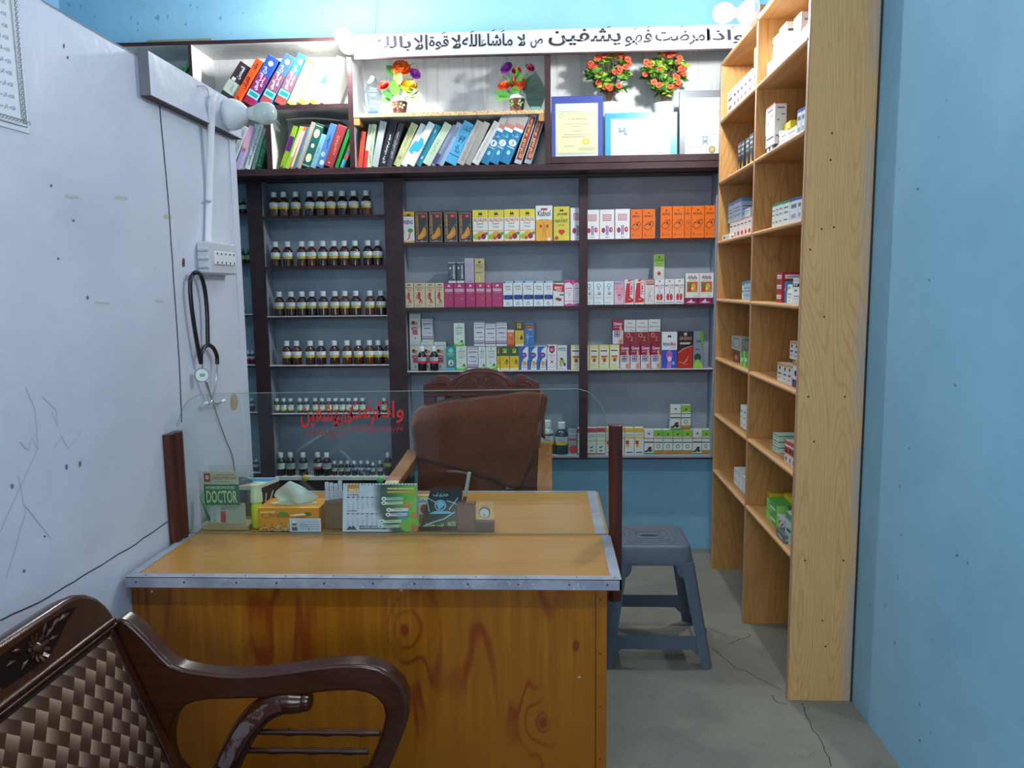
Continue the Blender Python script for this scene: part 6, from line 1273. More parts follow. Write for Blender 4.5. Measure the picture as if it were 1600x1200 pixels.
# identity card leaning on it
a_, b_ = dk(453.5, 838, 2.2985), dk(501, 810, 2.2985); m = MB(); w_ = b_.x-a_.x; h_ = b_.z-z0
m.box(a_.x, b_.x, 2.2985, 2.2995, z0+.0002, b_.z, mat('c3cede', .35))
m.art([('r', .05, .08, .25, .85, 'a9b4c4'), ('e', .15, .62, .07, .14, '7c4a40'), ('e', .15, .73, .08, .1, 'dfe4e8'), ('r', .07, .1, .24, .35, '4a5568'), ('t', 'IDENTITY CARD', .3, .88, .88, .93, 'b0707c'), ('r', .3, .55, .95, .57, '3c4c6a'), ('r', .3, .4, .95, .42, '3c4c6a'), ('r', .3, .22, .95, .24, '3c4c6a'), ('r', .76, .62, .96, .63, '5a6880'), ('r', .6, .1, .62, .3, '3c4c6a'), ('t', 'Name', .32, .64, .5, .7, '3c4c6a'), ('t', 'Father Name', .32, .46, .62, .52, '3c4c6a'), ('t', 'Reg. No.', .32, .3, .55, .35, '3c4c6a'), ('r', .3, .75, .95, .77, '8a98ac')], (a_.x, 2.2985, z0), (w_, 0, 0), (0, 0, h_), (0, -1, 0), lift=.00012)
tag(m.build('identity_card'), 'white identity card with portrait, leaning on the tissue box', 'card')
# brown slip box with folded slips
Y3 = 2.33; a_, b_ = dk(509, 837, Y3), dk(538, 783, Y3); PB = thing('slip_box', 'brown slip box holding folded white papers beside the calendar', 'box', ((a_.x+b_.x)/2, Y3+.03, z0))
m = MB(); m.box(a_.x, b_.x, Y3, Y3+.06, z0, b_.z, mat('6b5138', .5), .001); m.build('box', PB, world=True)
for k in range(4):
    m = MB(); x0 = dk(509+6*k, 780, Y3+.01).x; pz = dk(512, 783, Y3).z; t_ = dk(515, 754+2*(k % 3), Y3).z
    m.grid(lambda u, v: Vector((x0+.013*u, Y3+.006+.011*k*.6+.005*math.sin(u*3.1), pz-.004+(t_-pz+.004)*v)), 6, 2, mat('c6cad6', .8))
    for j in range(4): 
        zz = pz+(t_-pz)*(.2+.18*j); m.box(x0+.002, x0+.0115, Y3+.0045+.0066*k, Y3+.0047+.0066*k, zz, zz+.0012, mat('8a90a4', .8))
    m.build('paper_slip', PB, world=True, smooth=60)
# desk calendar
Y4 = 2.302; a_ = dk(535.5, 837.5, Y4); b_ = dk(651, 837.5, Y4); tpz = dk(590, 757, Y4+.02).z; w_ = b_.x-a_.x; h_ = tpz-z0
CA = thing('desk_calendar', 'spiral-bound desk calendar of 2023 with green leaf print', 'calendar', (a_.x, Y4, z0))
tilt = math.atan2(.028, h_); Hs = math.hypot(.028, h_); upv = Vector((0, math.sin(tilt), math.cos(tilt))); nv = Vector((0, -math.cos(tilt), math.sin(tilt)))
o_ = Vector((a_.x, Y4, z0))
m = MB(); m.prism([o_, o_+Vector((w_, 0, 0)), o_+Vector((w_, 0, 0))+upv*Hs, o_+upv*Hs], (0, .0025, 0), mat('c7cddd', .4))
grad = ['22302c', '2f4a30', '3d6a34', '4f8c34', '62a238', '76b23f']
ops = []
cA = [(199, 205, 221), (60, 78, 70), (52, 84, 56), (86, 146, 58), (112, 176, 66), (122, 184, 70)]
gc = lambda t: tuple(cA[int(t)][i]*(1-t % 1)+cA[min(5, int(t)+1)][i]*(t % 1) for i in range(3))
NS = 26
bx_ = lambda q, t: (.40 if q > .5 else .40+.22*(1-2*q)**1.3)*(1-t)+1.0*t
for k in range(NS):
    t0, t1 = k/NS, (k+1)/NS; cc = gc(5*(k+.5)/NS*.98)
    for j in range(6):
        q0, q1 = j/6, (j+1)/6; ops.append(('P', [(bx_(q0, t0), q0*.98), (bx_(q0, t1), q0*.98), (bx_(q1, t1), q1*.98), (bx_(q1, t0), q1*.98)], cc))
ops += [('e', .9, .2, .13, .2, '6cab3a'), ('e', .82, .35, .08, .12, '3f9a8c'), ('e', .97, .34, .04, .07, 'c9742c'), ('e', .88, .56, .05, .06, 'c9813c'), ('e', .97, .08, .05, .08, 'b8652c'), ('r', .06, .82, .22, .98, 'cf8a2c'), ('t', '2023', .075, .83, .215, .9, 'f2eee0', False, True),
        ('r', .6, .88, .98, .92, 'cf9a3c'), ('r', .6, .81, .98, .85, 'c9a23c'), ('t', 'OTHER PRODUCTS', .61, .885, .96, .915, 'f0e8d0', False, True), ('t', 'NOVEMBER', .06, .755, .22, .785, 'b04a6a', False, True), ('t', 'DECEMBER', .06, .42, .2, .45, 'b04a6a', False, True)]
for bl, y_ in ((0, .73), (1, .39)):
    for c in range(7): ops.append(('r', .055+.065*c, y_-.022, .095+.065*c, y_, '6a7288' if c else '4a526a'))
    for r1_ in range(5):
        for c in range(7):
            n_ = r1_*7+c-(2 if bl == 0 else 4)
            if 0 <= n_ < (30 if bl == 0 else 31): ops.append(('t', str(n_+1), .065+.065*c, y_-.075-.047*r1_, .065+.065*c+(.022 if n_ > 8 else .012), y_-.048-.047*r1_, '4a5270'))
ops += [('p', [(.05, .045), (.1, .13), (.12, .09), (.15, .13), (.2, .045)], '28324a'), ('t', 'MEKTUM PHARMA', .23, .095, .6, .13, '28324a', False, True), ('r', .23, .06, .6, .08, '28324a')]
for (x_, y_, c_) in [(.68, .69, '8fc4ae'), (.68, .6, 'b9c9b0'), (.75, .46, 'ddd3dd'), (.74, .36, 'c4b4d6'), (.66, .22, 'b4d0b0'), (.64, .12, 'a8c4a0')]:
    ops += [('p', [(x_-.12, y_-.02), (x_-.08, y_+.025), (x_+.14, y_+.04), (x_+.14, y_-.025), (x_-.08, y_-.035)], c_), ('e', x_-.12, y_, .035, .042, 'dfe4e2'), ('p', [(x_-.14, y_-.015), (x_-.125, y_+.02), (x_-.1, y_-.015)], '28324a'), ('r', x_-.06, y_, x_+.06, y_+.01, '5a6a6c')]
m.art(ops, o_+nv*.0002, (w_, 0, 0), upv*Hs, nv, lift=.0001); m.build('front_page', CA, world=True)
ot = Vector((a_.x, Y4+.056+.0, z0)); m = MB(); m.prism([ot, ot+Vector((w_, 0, 0)), o_+Vector((w_, .003, 0))+upv*Hs, o_+Vector((0, .003, 0))+upv*Hs], (0, .002, 0), mat('cfd3cf', .5)); m.build('back_board', CA, world=True)
m = MB()
for k in range(22):
    c_ = o_+Vector((w_*(.04+.92*k/21), .001, -.002))+upv*Hs; m.tube([c_+Vector((0, .0042*math.cos(t), .0042*math.sin(t))) for t in [i*math.pi/4 for i in range(9)]], .0007, mat('1c1e22', .3, .6), 5)
m.build('spiral', CA, world=True)
# leaflet behind calendar
m = MB(); a_, b_ = dk(640, 835, 2.42), dk(671, 774, 2.42); m.box(a_.x, b_.x, 2.42, 2.428, z0, b_.z, mat('c4c8cc', .5)); m.art([('r', 0, .92, 1, 1, 'd3bd3a'), ('e', .75, .45, .2, .2, '7c4434'), ('r', 0, .0, 1, .25, '8c7a3c'), ('t', AR('صحت'), .4, .72, .95, .88, '3a4a6a', False, True)], (a_.x, 2.42, z0), (b_.x-a_.x, 0, 0), (0, 0, b_.z-z0), (0, -1, 0)); tag(m.build('booklet'), 'small booklet with yellow edge behind the calendar', 'booklet')
# etched black plaque
Y5 = 2.32; o_ = dk(656, 836.5, Y5); PQ = thing('desk_plaque', 'dark etched glass plaque with blue and yellow drawing between calendar and pen stand', 'plaque', (o_.x, Y5, z0))
m = MB(); P5 = lambda x, y: dk(x, y, Y5)+Vector((0, (836-y)*.00018, 0))
pts = [P5(657, 822), P5(666, 785), P5(672, 768), P5(722, 768), P5(720, 800), P5(716, 824)]
m.prism(pts, (0, .006, 0), mat('2a3438', .15)); A5 = [('t', AR('جرمنى ليب'), .3, .82, .7, .95, '9ac6dc', False, True), ('o', .5, .58, .15, .16, .22, '6ab0cf'), ('p', [(.4, .62), (.5, .74), (.62, .6), (.52, .5), (.46, .46)], '6ab0cf'), ('l', [(.15, .75), (.22, .4)], .02, 'a9cbd9'), ('l', [(.15, .8), (.4, .66), (.36, .6)], .02, 'a9cbd9'), ('l', [(.95, .8), (.72, .46)], .02, 'a9cbd9'), ('l', [(.66, .72), (.95, .6)], .02, 'a9cbd9'), ('p', [(.2, .34), (.35, .42), (.7, .42), (.85, .36), (.7, .35), (.35, .34)], '6ab0cf'), ('l', [(.0, -.05), (.3, .1), (.6, .2), (.88, .4)], .03, 'a9c4cf'), ('t', AR('طب مشرق'), .1, -.04, .6, .1, 'c4cf7a', False, True), ('t', 'ARTS', .68, .0, .9, .12, 'b9c46a', False, True)]
m.art(A5, P5(657, 822)-Vector((0, .0006, 0)), P5(718, 822)-P5(657, 822), P5(657, 768)-P5(657, 822), (0, -1, 0), lift=.0001); m.build('glass_face', PQ, world=True)
m = MB(); a_, b_ = dk(655, 837, Y5), dk(719, 823, Y5); m.box(a_.x, b_.x, Y5-.004, Y5+.03, z0, b_.z, mat('1d1a19', .35), .001); m.build('base', PQ, world=True)
# pen stand with clock
Y6 = 2.31; PS = thing('pen_stand', 'brown wooden pen stand with small round clock', 'pen stand', (dk(745, 836, Y6).x, Y6, z0)); M_PS = mat('6a3f28', .4)
a_, b_, c_ = dk(715, 838, Y6), dk(742, 787, Y6), dk(772, 817, Y6)
m = MB(); m.box(a_.x, b_.x, Y6, Y6+.034, z0, b_.z, M_PS, .001); m.build('pen_block', PS, world=True)
m = MB(); m.box(b_.x+.0002, c_.x, Y6, Y6+.034, z0, c_.z, mat('4a3026', .4), .001); m.build('base', PS, world=True)
m = MB(); m.box(b_.x+.0004, c_.x, Y6+.012, Y6+.020, c_.z, b_.z, M_ACRYL); m.build('clear_block', PS, world=True)
ck = dk(757, 801, Y6+.01); m = MB(); m.lathe([(.0175, .0), (.0175, -.006), (.0155, -.008)], mat('3c3226', .3, .6), 28, c=(ck.x, Y6+.0115, ck.z), ax='y'); o_c = m.build('clock_case', PS, world=True, smooth=40)
m = MB(); m.lathe([(.0152, 0), (.0152, -.0008)], mat('cfd4d4', .4), 28, c=(ck.x, Y6+.0034, ck.z), ax='y')
for k in range(12): 
    a = k*math.pi/6; s_, c__ = math.sin(a), math.cos(a); m.ribbon([(ck.x+.0115*s_, Y6+.0022, ck.z+.0115*c__), (ck.x+.0138*s_, Y6+.0022, ck.z+.0138*c__)], (0, -1, 0), .001, M_INK)
m.ribbon([(ck.x, Y6+.002, ck.z), (ck.x+.0, Y6+.002, ck.z-.011)], (0, -1, 0), .0013, M_INK); m.ribbon([(ck.x, Y6+.002, ck.z), (ck.x-.003, Y6+.002, ck.z-.008)], (0, -1, 0), .0016, M_INK); m.build('clock_face', PS, world=True)
p0, p1, p2 = dk(724, 790, Y6+.012), dk(727, 775, Y6+.012), dk(733.5, 738, Y6+.012)
PN = thing('pen', 'pale green and brown pen standing in the pen stand', 'pen', p0)
m = MB(); m.tube([p1, p2], [.0062, .0058], mat('9fb0a0', .35), 12); m.build('cap', PN, world=True, smooth=40)
m = MB(); m.tube([p0+Vector((0, 0, .001)), p1], [.0055, .0058], mat('6c2c1c', .35), 12); m.build('barrel', PN, world=True, smooth=40)
# two coloured clips stuck on the base panel below the bottle shelf
for (x, y, c, l) in ((477, 747, 'c9b93a', 'yellow plastic knob on the lowest bottle shelf edge behind the tissue'), (594, 750, '5ac47c', 'green plastic knob beside the chair arm on the dark base panel')):
    q = at(x, y, Y=YL-.012); m = MB(); m.lathe([(.008, .011), (.018, .006), (.02, 0), (.016, -.006), (.006, -.01)], mat(c, .35), 12, c=(q.x, YL-.012, q.z), ax='y'); tag(m.build('knob', smooth=40), l, 'knob')

# ================================================================ PLASTIC STOOL
SX0, SX1, SY0, SY1 = .265, .565, 2.985, 3.27; FX0, FX1, FY0, FY1 = .205, .640, 2.905, 3.36; HZ = .475
S = thing('plastic_stool', 'grey plastic stool between the desk and the oak shelving', 'stool', ((SX0+SX1)/2, (SY0+SY1)/2, 0))
def rr(x0, x1, y0, y1, r, z, n=6):
    out = []
    for (cx_, cy_, a0) in ((x1-r, y0+r, -90), (x1-r, y1-r, 0), (x0+r, y1-r, 90), (x0+r, y0+r, 180)):
        for k in range(n+1): a = R(a0+90*k/n); out.append(Vector((cx_+r*math.cos(a), cy_+r*math.sin(a), z)))
    return out
def at_z(z):      # outline of the flaring body at height z
    t = 1-z/HZ; return (SX0+(FX0-SX0)*t, SX1+(FX1-SX1)*t, SY0+(FY0-SY0)*t, SY1+(FY1-SY1)*t)
m = MB(); loops = []
for (ins, z, r_) in ((0, HZ-.066, .045), (0, HZ-.012, .045), (.004, HZ-.003, .043), (.012, HZ, .04), (.03, HZ-.001, .03)):
    b_ = at_z(z); loops.append(rr(b_[0]+ins, b_[1]-ins, b_[2]+ins, b_[3]-ins, r_, z))
n = len(loops[0]); vs = [v for l in loops for v in l]; fs = [(i*n+k, i*n+(k+1) % n, (i+1)*n+(k+1) % n, (i+1)*n+k) for i in range(len(loops)-1) for k in range(n)]
hc = Vector(((SX0+SX1)/2, (SY0+SY1)/2, HZ-.002)); hole = [hc+Vector((.038*math.cos(R(-90+360*(k+.5)/n-6)), .012*math.sin(R(-90+360*(k+.5)/n-6)), 0)) for k in range(n)]
hole2 = [h-Vector((0, 0, .02)) for h in hole]
o0 = len(vs); vs += hole+hole2; l4 = (len(loops)-1)*n
fs += [(l4+k, l4+(k+1) % n, o0+(k+1) % n, o0+k) for k in range(n)]+[(o0+k, o0+(k+1) % n, o0+n+(k+1) % n, o0+n+k) for k in range(n)]
m.add(vs, fs, M_STOOL)
for k in range(4):
    b_ = (SX0+.03+.022*k, SX1-.03-.022*k, SY0+.03+.024*k, SY1-.03-.024*k)
    if b_[1]-b_[0] > .09: 
        lp = rr(*b_, .012, HZ-.0005, 3); m.tube(lp+[lp[0]], .0014, M_STOOL, 5, caps=False)
m.build('seat', S, world=True, smooth=40, solid=.0)
def stoolleg(sx, sy):
    m = MB(); rows_ = []
    for z in (0, .05, .18, .30, HZ-.067):
        b_ = at_z(z); w_ = .043+.014*z/HZ; X = b_[1] if sx > 0 else b_[0]; Y = b_[2] if sy < 0 else b_[3]; r_ = .02
        ix, iy = (-1 if sx > 0 else 1), (1 if sy < 0 else -1)
        P = [(X+ix*w_, Y), (X+ix*r_, Y), (X+ix*r_*.3, Y+iy*r_*.3), (X, Y+iy*r_), (X, Y+iy*w_), (X+ix*.005, Y+iy*w_), (X+ix*.005, Y+iy*.022), (X+ix*.022, Y+iy*.005), (X+ix*w_, Y+iy*.005)]
        rows_.append([Vector((a, b, z+.0005)) for a, b in P])
    n_ = 9; vs = [v for r in rows_ for v in r]; fs = [(i*n_+k, i*n_+(k+1) % n_, (i+1)*n_+(k+1) % n_, (i+1)*n_+k) for i in range(4) for k in range(n_)]+[tuple(range(n_)), tuple(4*n_+k for k in range(n_))]
    m.add(vs, fs, M_STOOL); m.build('leg', S, world=True, smooth=35, fix=True)
for a in (-1, 1):
    for b in (-1, 1): stoolleg(a, b)
# arched corners under the seat skirt and the stretchers
def stretch(p, q, z0_, z1_, inn):
    m = MB(); p, q = Vector(p), Vector(q); d = (q-p)
    prof = [(0, z0_-.0), (0, z1_+.02), (.06, z1_), (.94, z1_), (1, z1_+.02), (1, z0_), (.97, z0_-.028), (.9, z0_-.004), (.1, z0_-.004), (.03, z0_-.028)]
    m.prism([p+d*t+Vector((0, 0, z)) for t, z in prof], Vector(inn)*.005, M_STOOL); m.build('stretcher', S, world=True, fix=True)
zlo, zhi = .078, .130; bb = at_z(.105)
stretch((bb[0]+.03, bb[2]+.001, 0), (bb[1]-.03, bb[2]+.001, 0), zlo, zhi, (0, 1, 0)); stretch((bb[0]+.03, bb[3]-.006, 0), (bb[1]-.03, bb[3]-.006, 0), zlo, zhi, (0, 1, 0))
stretch((bb[0]+.001, bb[2]+.03, 0), (bb[0]+.001, bb[3]-.03, 0), zlo, zhi, (1, 0, 0)); stretch((bb[1]-.006, bb[2]+.03, 0), (bb[1]-.006, bb[3]-.03, 0), zlo, zhi, (1, 0, 0))
def skirt(p, q, inn):
    m = MB(); p, q = Vector(p), Vector(q); d = (q-p); zt_ = HZ-.065; pts = [p+Vector((0, 0, zt_)), q+Vector((0, 0, zt_)), q+Vector((0, 0, zt_-.07))]
    for k in range(7): t = k/6; pts.append(q-d*(.02+.12*math.sin(t*1.5708))+Vector((0, 0, zt_-.06+.05*(1-math.cos(t*1.5708))*1.0)))
    for k in range(7): t = 1-k/6; pts.append(p+d*(.02+.12*math.sin(t*1.5708))+Vector((0, 0, zt_-.06+.05*(1-math.cos(t*1.5708)))))
    pts.append(p+Vector((0, 0, zt_-.07))); m.prism(pts, Vector(inn)*.004, M_STOOL); m.build('skirt', S, world=True, fix=True)
bb = at_z(HZ-.08)
skirt((bb[0]+.04, bb[2], 0), (bb[1]-.04, bb[2], 0), (0, 1, 0)); skirt((bb[0]+.04, bb[3]-.004, 0), (bb[1]-.04, bb[3]-.004, 0), (0, 1, 0))
skirt((bb[0], bb[2]+.04, 0), (bb[0], bb[3]-.04, 0), (1, 0, 0)); skirt((bb[1]-.004, bb[2]+.04, 0), (bb[1]-.004, bb[3]-.04, 0), (1, 0, 0))

# ================================================================ CARVED CHAIR BEHIND THE DESK
CY = 3.12
def c5(x, y, Y=CY): return at(640+x/6.957, 560+y/6.957, Y=Y)
CH = thing('carved_armchair', 'carved red brown armchair behind the desk, draped with a towel', 'chair', (-.28, 2.95, 0))
# crest: three humps over a straight rail
out = [(150, 345), (150, 290), (215, 262), (270, 220), (310, 195), (345, 187), (385, 192), (420, 212), (450, 243), (470, 232), (500, 200), (545, 165), (600, 138), (680, 117), (760, 110), (850, 115), (930, 132), (1000, 162), (1060, 200), (1095, 235), (1108, 250), (1130, 215), (1165, 188), (1210, 178), (1260, 195), (1310, 225), (1350, 245), (1405, 258), (1412, 285), (1412, 345)]
m = MB(); m.prism([c5(*p) for p in out], (0, .03, 0), M_WOODRED)
def rel(pts, r_, dy=.004, c=M_WOODRED): m.tube(smoothpath([c5(x, y)-Vector((0, dy-.004, 0)) for x, y in pts], 4), r_, c, 6)
rel([(470, 300), (500, 235), (570, 180), (680, 150), (790, 143), (900, 155), (1000, 190), (1070, 245), (1095, 300)], .0055)
rel([(200, 320), (260, 275), (330, 262), (400, 275), (445, 310)], .005); rel([(1120, 310), (1160, 265), (1220, 250), (1290, 265), (1340, 305)], .005)
for s_ in (1, -1):
    cxx = 765
    X_ = lambda x: cxx+s_*(x-cxx)
    rel([(X_(690), 330), (X_(660), 290), (X_(600), 270), (X_(540), 280), (X_(510), 325)], .004)
    rel([(X_(560), 325), (X_(590), 300), (X_(625), 305), (X_(640), 330)], .0035)
    rel([(X_(720), 310), (X_(690), 265), (X_(640), 235), (X_(590), 230)], .004); rel([(X_(730), 215), (X_(690), 190), (X_(650), 200), (X_(640), 225), (X_(665), 235)], .0035)
    rel([(X_(250), 320), (X_(300), 300), (X_(350), 310), (X_(360), 325)], .0035); rel([(X_(330), 290), (X_(375), 290), (X_(400), 320)], .003)
rel([(745, 225), (750, 260), (775, 275), (800, 255), (795, 225), (770, 215), (745, 225)], .0042)
m.build('crest', CH, world=True, smooth=40, fix=True)
m = MB(); a_, b_ = c5(152, 350), c5(1412, 410); m.box(a_.x, b_.x, CY-.004, CY+.034, b_.z, a_.z-.001, M_WOODRED); m.box(a_.x-.003, b_.x+.003, CY-.009, CY+.036, a_.z-.008, a_.z+.002, M_WOODRED); m.build('top_rail', CH, world=True, bevel=.003)
zr_ = b_.z; xl, xr = a_.x, b_.x
for X_ in (xl, xr-.05):
    m = MB(); m.box(X_, X_+.05, CY, CY+.032, 0.001, zr_-.0005, M_WOODRED); m.build('back_post', CH, world=True, bevel=.004)
for k in range(5):
    X_ = xl+.085+k*.068; m = MB(); m.box(X_, X_+.028, CY+.006, CY+.022, .60, zr_-.0005, M_WOODRED); m.build('slat', CH, world=True, bevel=.003)
m = MB(); m.box(xl+.051, xr-.051, CY, CY+.03, .53, .60, M_WOODRED); m.build('lower_rail', CH, world=True, bevel=.003)
m = MB(); m.box(xl-.02, xr+.02, CY-.44, CY-.002, .40, .45, M_WOODRED, .005); m.build('seat', CH, world=True)
m = MB(); m.box(xl+.0, xr-.0, CY-.42, CY-.02, .451, .50, mat('5a2f28', .9), .015); m.build('cushion', CH, world=True)
for (p_, q_, mir) in (((645, 706), (611, 756), -1), ((852, 696), (851, 765), 1)):
    m = MB(); A = at(*p_, Y=CY-.03); B = at(*q_, Y=2.84); B.z = max(B.z, .755)
    dirs = [A, A.lerp(B, .5), B, B+Vector((mir*.002, -.10 if False else -.03, -.05))]
    pth = smoothpath([A+Vector((0, .03, .004))]+dirs, 5); vs = []
    wv = .028
    for p in pth: vs += [p+Vector((-wv, 0, 0)), p+Vector((wv, 0, 0)), p+Vector((wv, 0, -.03)), p+Vector((-wv, 0, -.03))]
    n_ = len(pth); fs = [(4*i+k, 4*i+(k+1) % 4, 4*i+4+(k+1) % 4, 4*i+4+k) for i in range(n_-1) for k in range(4)]+[(0, 1, 2, 3), tuple(4*n_-4+k for k in range(4))]
    m.add(vs, fs, M_ARM); m.build('armrest', CH, world=True, bevel=.008, seg=3)
    m = MB(); e = pth[-1]; m.tube([(e.x, e.y+.01, e.z-.02), (e.x-mir*.01, e.y+.03, .45)], [.02, .022], M_WOODRED, 10); m.build('arm_post', CH, world=True, smooth=50)
    m = MB(); m.box(e.x-.022-mir*.01, e.x+.022-mir*.01, CY-.43, CY-.39, .001, .40, M_WOODRED, .004); m.build('leg', CH, world=True)
# towel
TW = thing('towel', 'brown bath towel draped over the back of the carved chair', 'towel', (-.3, CY-.03, .8))
def fuzz():
    t = NT('brown_terry', .95, .1); n = t.noise(260, 2, .6); n2 = t.noise(9, 4, .6)
    c = t.mix(t.step(n, .3, .7), '6a3a28', '824c38'); c = t.mix(t.math('MULTIPLY', t.step(n2, .4, .7), .5), c, '5a382c'); t.bump(t.math('ADD', n, t.math('MULTIPLY', n2, 2)), .6, .006)
    t.b.inputs['Sheen Weight'].default_value = .3
    return t.col(c)
M_TW = fuzz()
def interp(tab, t):
    for i in range(len(tab)-1):
        if t <= tab[i+1][0]: a, b = tab[i], tab[i+1]; k = (t-a[0])/(b[0]-a[0]+1e-9); k = k*k*(3-2*k); return a[1]+(b[1]-a[1])*k
    return tab[-1][1]
# front fall: pixel outline tables (top edge rises to the right, lower hem falls to the right)
top_ = [(0, 646), (.08, 636), (.3, 627), (.6, 620), (.85, 613), (.95, 614), (1, 620)]
bot_ = [(0, 716), (.35, 730), (.7, 746), (.93, 763), (1, 757)]
lft_ = [(0, 648), (.3, 645), (.7, 648), (1, 655)]; rgt_ = [(0, 850), (.3, 842), (.7, 830), (1, 815)]
def fall(u, v):
    x = interp(lft_, v)*(1-u)+interp(rgt_, v)*u; y = interp(top_, u)*(1-v)+interp(bot_, u)*v
    Y = CY-.018-.035*math.sin(min(1, v*3)*1.5708)-.010*math.sin(u*6+v*2.5)*v-.006*math.sin(u*15+1)*v*v
    if u < .06: Y += .02*(1-u/.06)**2
    if u > .96: Y += .012*((u-.96)/.04)**2
    return at(x, y, Y=Y)
m = MB(); m.grid(fall, 46, 26, M_TW); m.build('front_fall', TW, world=True, smooth=80, solid=.008)
m = MB()      # over the rail and down behind
def back(u, v):
    p = fall(u, 0); a = v*3.1416
    if v < .35: a = v/.35*1.5708; return p+Vector((0, .045*math.sin(a)+.0, .014*math.sin(a*2)*.5+.006*math.sin(a)))
    return p+Vector((0, .045+.03*math.sin((v-.35)*2.4), .006-(v-.35)*.30))
m.grid(back, 30, 14, M_TW); m.build('back_fall', TW, world=True, smooth=80, solid=.006)
m = MB()      # second layer hanging lower
def low(u, v):
    x = 653+(843-653)*u+(2 if u > .5 else 0)*v; y = (interp(bot_, min(1, u*1.08))-12)*(1-v)+(772)*v
    if u > .9: y = 640+(772-640)*v
    return at(x, y, Y=CY-.032-.006*math.sin(u*9+v*3))
m.grid(low, 40, 12, M_TW); m.build('under_fold', TW, world=True, smooth=80, solid=.006)
m = MB()      # right edge folded back on itself
def fold(u, v):
    x0 = interp([(0, 846), (.25, 840), (.6, 824), (1, 800)], v); x1 = interp([(0, 856), (.12, 853), (.3, 845), (1, 840)], v)
    y = 618+(762-618)*v-(1-u)*3
    return at(x0*(1-u)+x1*u, y, Y=CY-.055+.018*u+.004*math.sin(v*9))
m.grid(fold, 6, 24, M_TW); m.build('side_fold', TW, world=True, smooth=80, solid=.005)
m = MB(); m.tube(smoothpath([fall(1, k/10)+Vector((0, -.004, 0)) for k in range(11)], 3), .0035, M_TW, 8); m.tube(smoothpath([fall(k/10, 1)+Vector((0, -.002, 0)) for k in range(11)], 3), .0035, M_TW, 8); m.build('hem', TW, world=True, smooth=80)
m = MB(); a_, b_ = at(791, 764, Y=CY-.066), at(803, 757, Y=CY-.066); m.box(a_.x, b_.x, CY-.068, CY-.066, a_.z, b_.z, mat('aeb6b4', .6)); m.build('care_tag', TW, world=True)

# ================================================================ ARMCHAIR IN THE FOREGROUND
AY = 1.635      # far arm plane
V = thing('carved_armchair', 'dark glossy armchair with woven patterned backrest in the foreground', 'chair', (-.7, 1.38, 0))
def c4(x, y, Y=AY): return at(x/2.424, 900+y/2.424, Y=Y)
arm_o = [(415, 190), (430, 170), (455, 165), (480, 175), (510, 200), (560, 250), (600, 295), (640, 335), (690, 355), (750, 366), (830, 375), (900, 379), (1000, 371), (1100, 359), (1200, 344), (1290, 336), (1370, 337), (1430, 348), (1480, 375), (1520, 415), (1543, 465), (1548, 520), (1535, 580), (1505, 655), (1470, 740), (1440, 830)]
arm_i = [(1360, 810), (1385, 745), (1420, 665), (1447, 590), (1458, 535), (1450, 495), (1425, 465), (1390, 447), (1340, 438), (1270, 439), (1180, 448), (1080, 458), (980, 467), (880, 470), (790, 472), (735, 480), (700, 495), (668, 525), (645, 570), (635, 620), (638, 680), (655, 727), (690, 770), (720, 800), (660, 830), (600, 700), (560, 590), (510, 460), (470, 350), (440, 270)]
m = MB(); m.prism([c4(x, y) for x, y in arm_o+arm_i], (0, .05, 0), M_CHAIRW); m.build('arm', V, world=True, smooth=30, bevel=.014, seg=4)
m = MB(); m.prism([c4(x, y)-Vector((0, AY-1.08, 0)) if False else Vector((c4(x, y).x, 1.06, c4(x, y).z)) for x, y in arm_o+arm_i], (0, .05, 0), M_CHAIRW); m.build('arm', V, world=True, smooth=30, bevel=.014, seg=4)
def scroll(yy):
    m = MB(); pth = smoothpath([c4(790, 860), c4(845, 745), c4(890, 650), c4(940, 570), c4(1000, 515), c4(1060, 490), c4(1110, 490), c4(1140, 488)], 5)
    pth = [Vector((p.x, yy, p.z)) for p in pth]
    m.tube(pth, [.030*(1 if i < len(pth)-8 else 1-.2*(i-len(pth)+8)/8) for i in range(len(pth))], M_CHAIRW, 14)
    e = pth[-1]; m.lathe([(.004, -.012), (.02, -.008), (.026, .004), (.022, .016), (.006, .022)], M_CHAIRW, 14, c=(e.x, yy, e.z), ax='x'); m.build('arm_support', V, world=True, smooth=50)
    w = NT('worn_varnish', .5); nz = w.noise(22, 4, .7, dist=1.2); w.col(w.mix(w.step(nz, .47, .56), '6e5f60', '47211a'))
    m = MB(); wp = pth[6:27]; m.ribbon([p+Vector((-.0035, -.0295, .003)) for p in wp], (0, -1, 0), .028, w.m); return m
wm = scroll(AY+.02); wm.build('worn_patch', V, world=True); scroll(1.08)
for yy in (590, 660):
    m = MB(); a, b = c4(960 if yy == 590 else 900, yy, AY+.022), c4(1440 if yy == 590 else 1395, yy+5, AY+.022); n_ = 14
    m.tube([a.lerp(b, k/n_) for k in range(n_+1)], [.0068+(.0022 if k in (4, 8, 12) else 0) for k in range(n_+1)], M_CHAIRW, 10); m.build('spindle', V, world=True, smooth=50)
# front legs continue the arms; rear legs, seat
for yy in (AY, 1.06):
    m = MB(); a = c4(1400, 800); m.tube([(a.x, yy+.025, a.z+.02), (a.x-.03, yy+.025, .22), (a.x+.01, yy+.025, .0)], [.028, .024, .02], M_CHAIRW, 12); m.build('leg', V, world=True, smooth=50)
    m = MB(); m.tube([(-.88, yy+.025, .37), (-.89, yy+.025, .2), (-.93, yy+.025, .0)], [.026, .024, .02], M_CHAIRW, 12); m.build('leg', V, world=True, smooth=50)
m = MB(); m.box(-.83, -.42, 1.115, AY-.005, .36, .41, M_CHAIRW, .01); m.build('seat_frame', V, world=True)
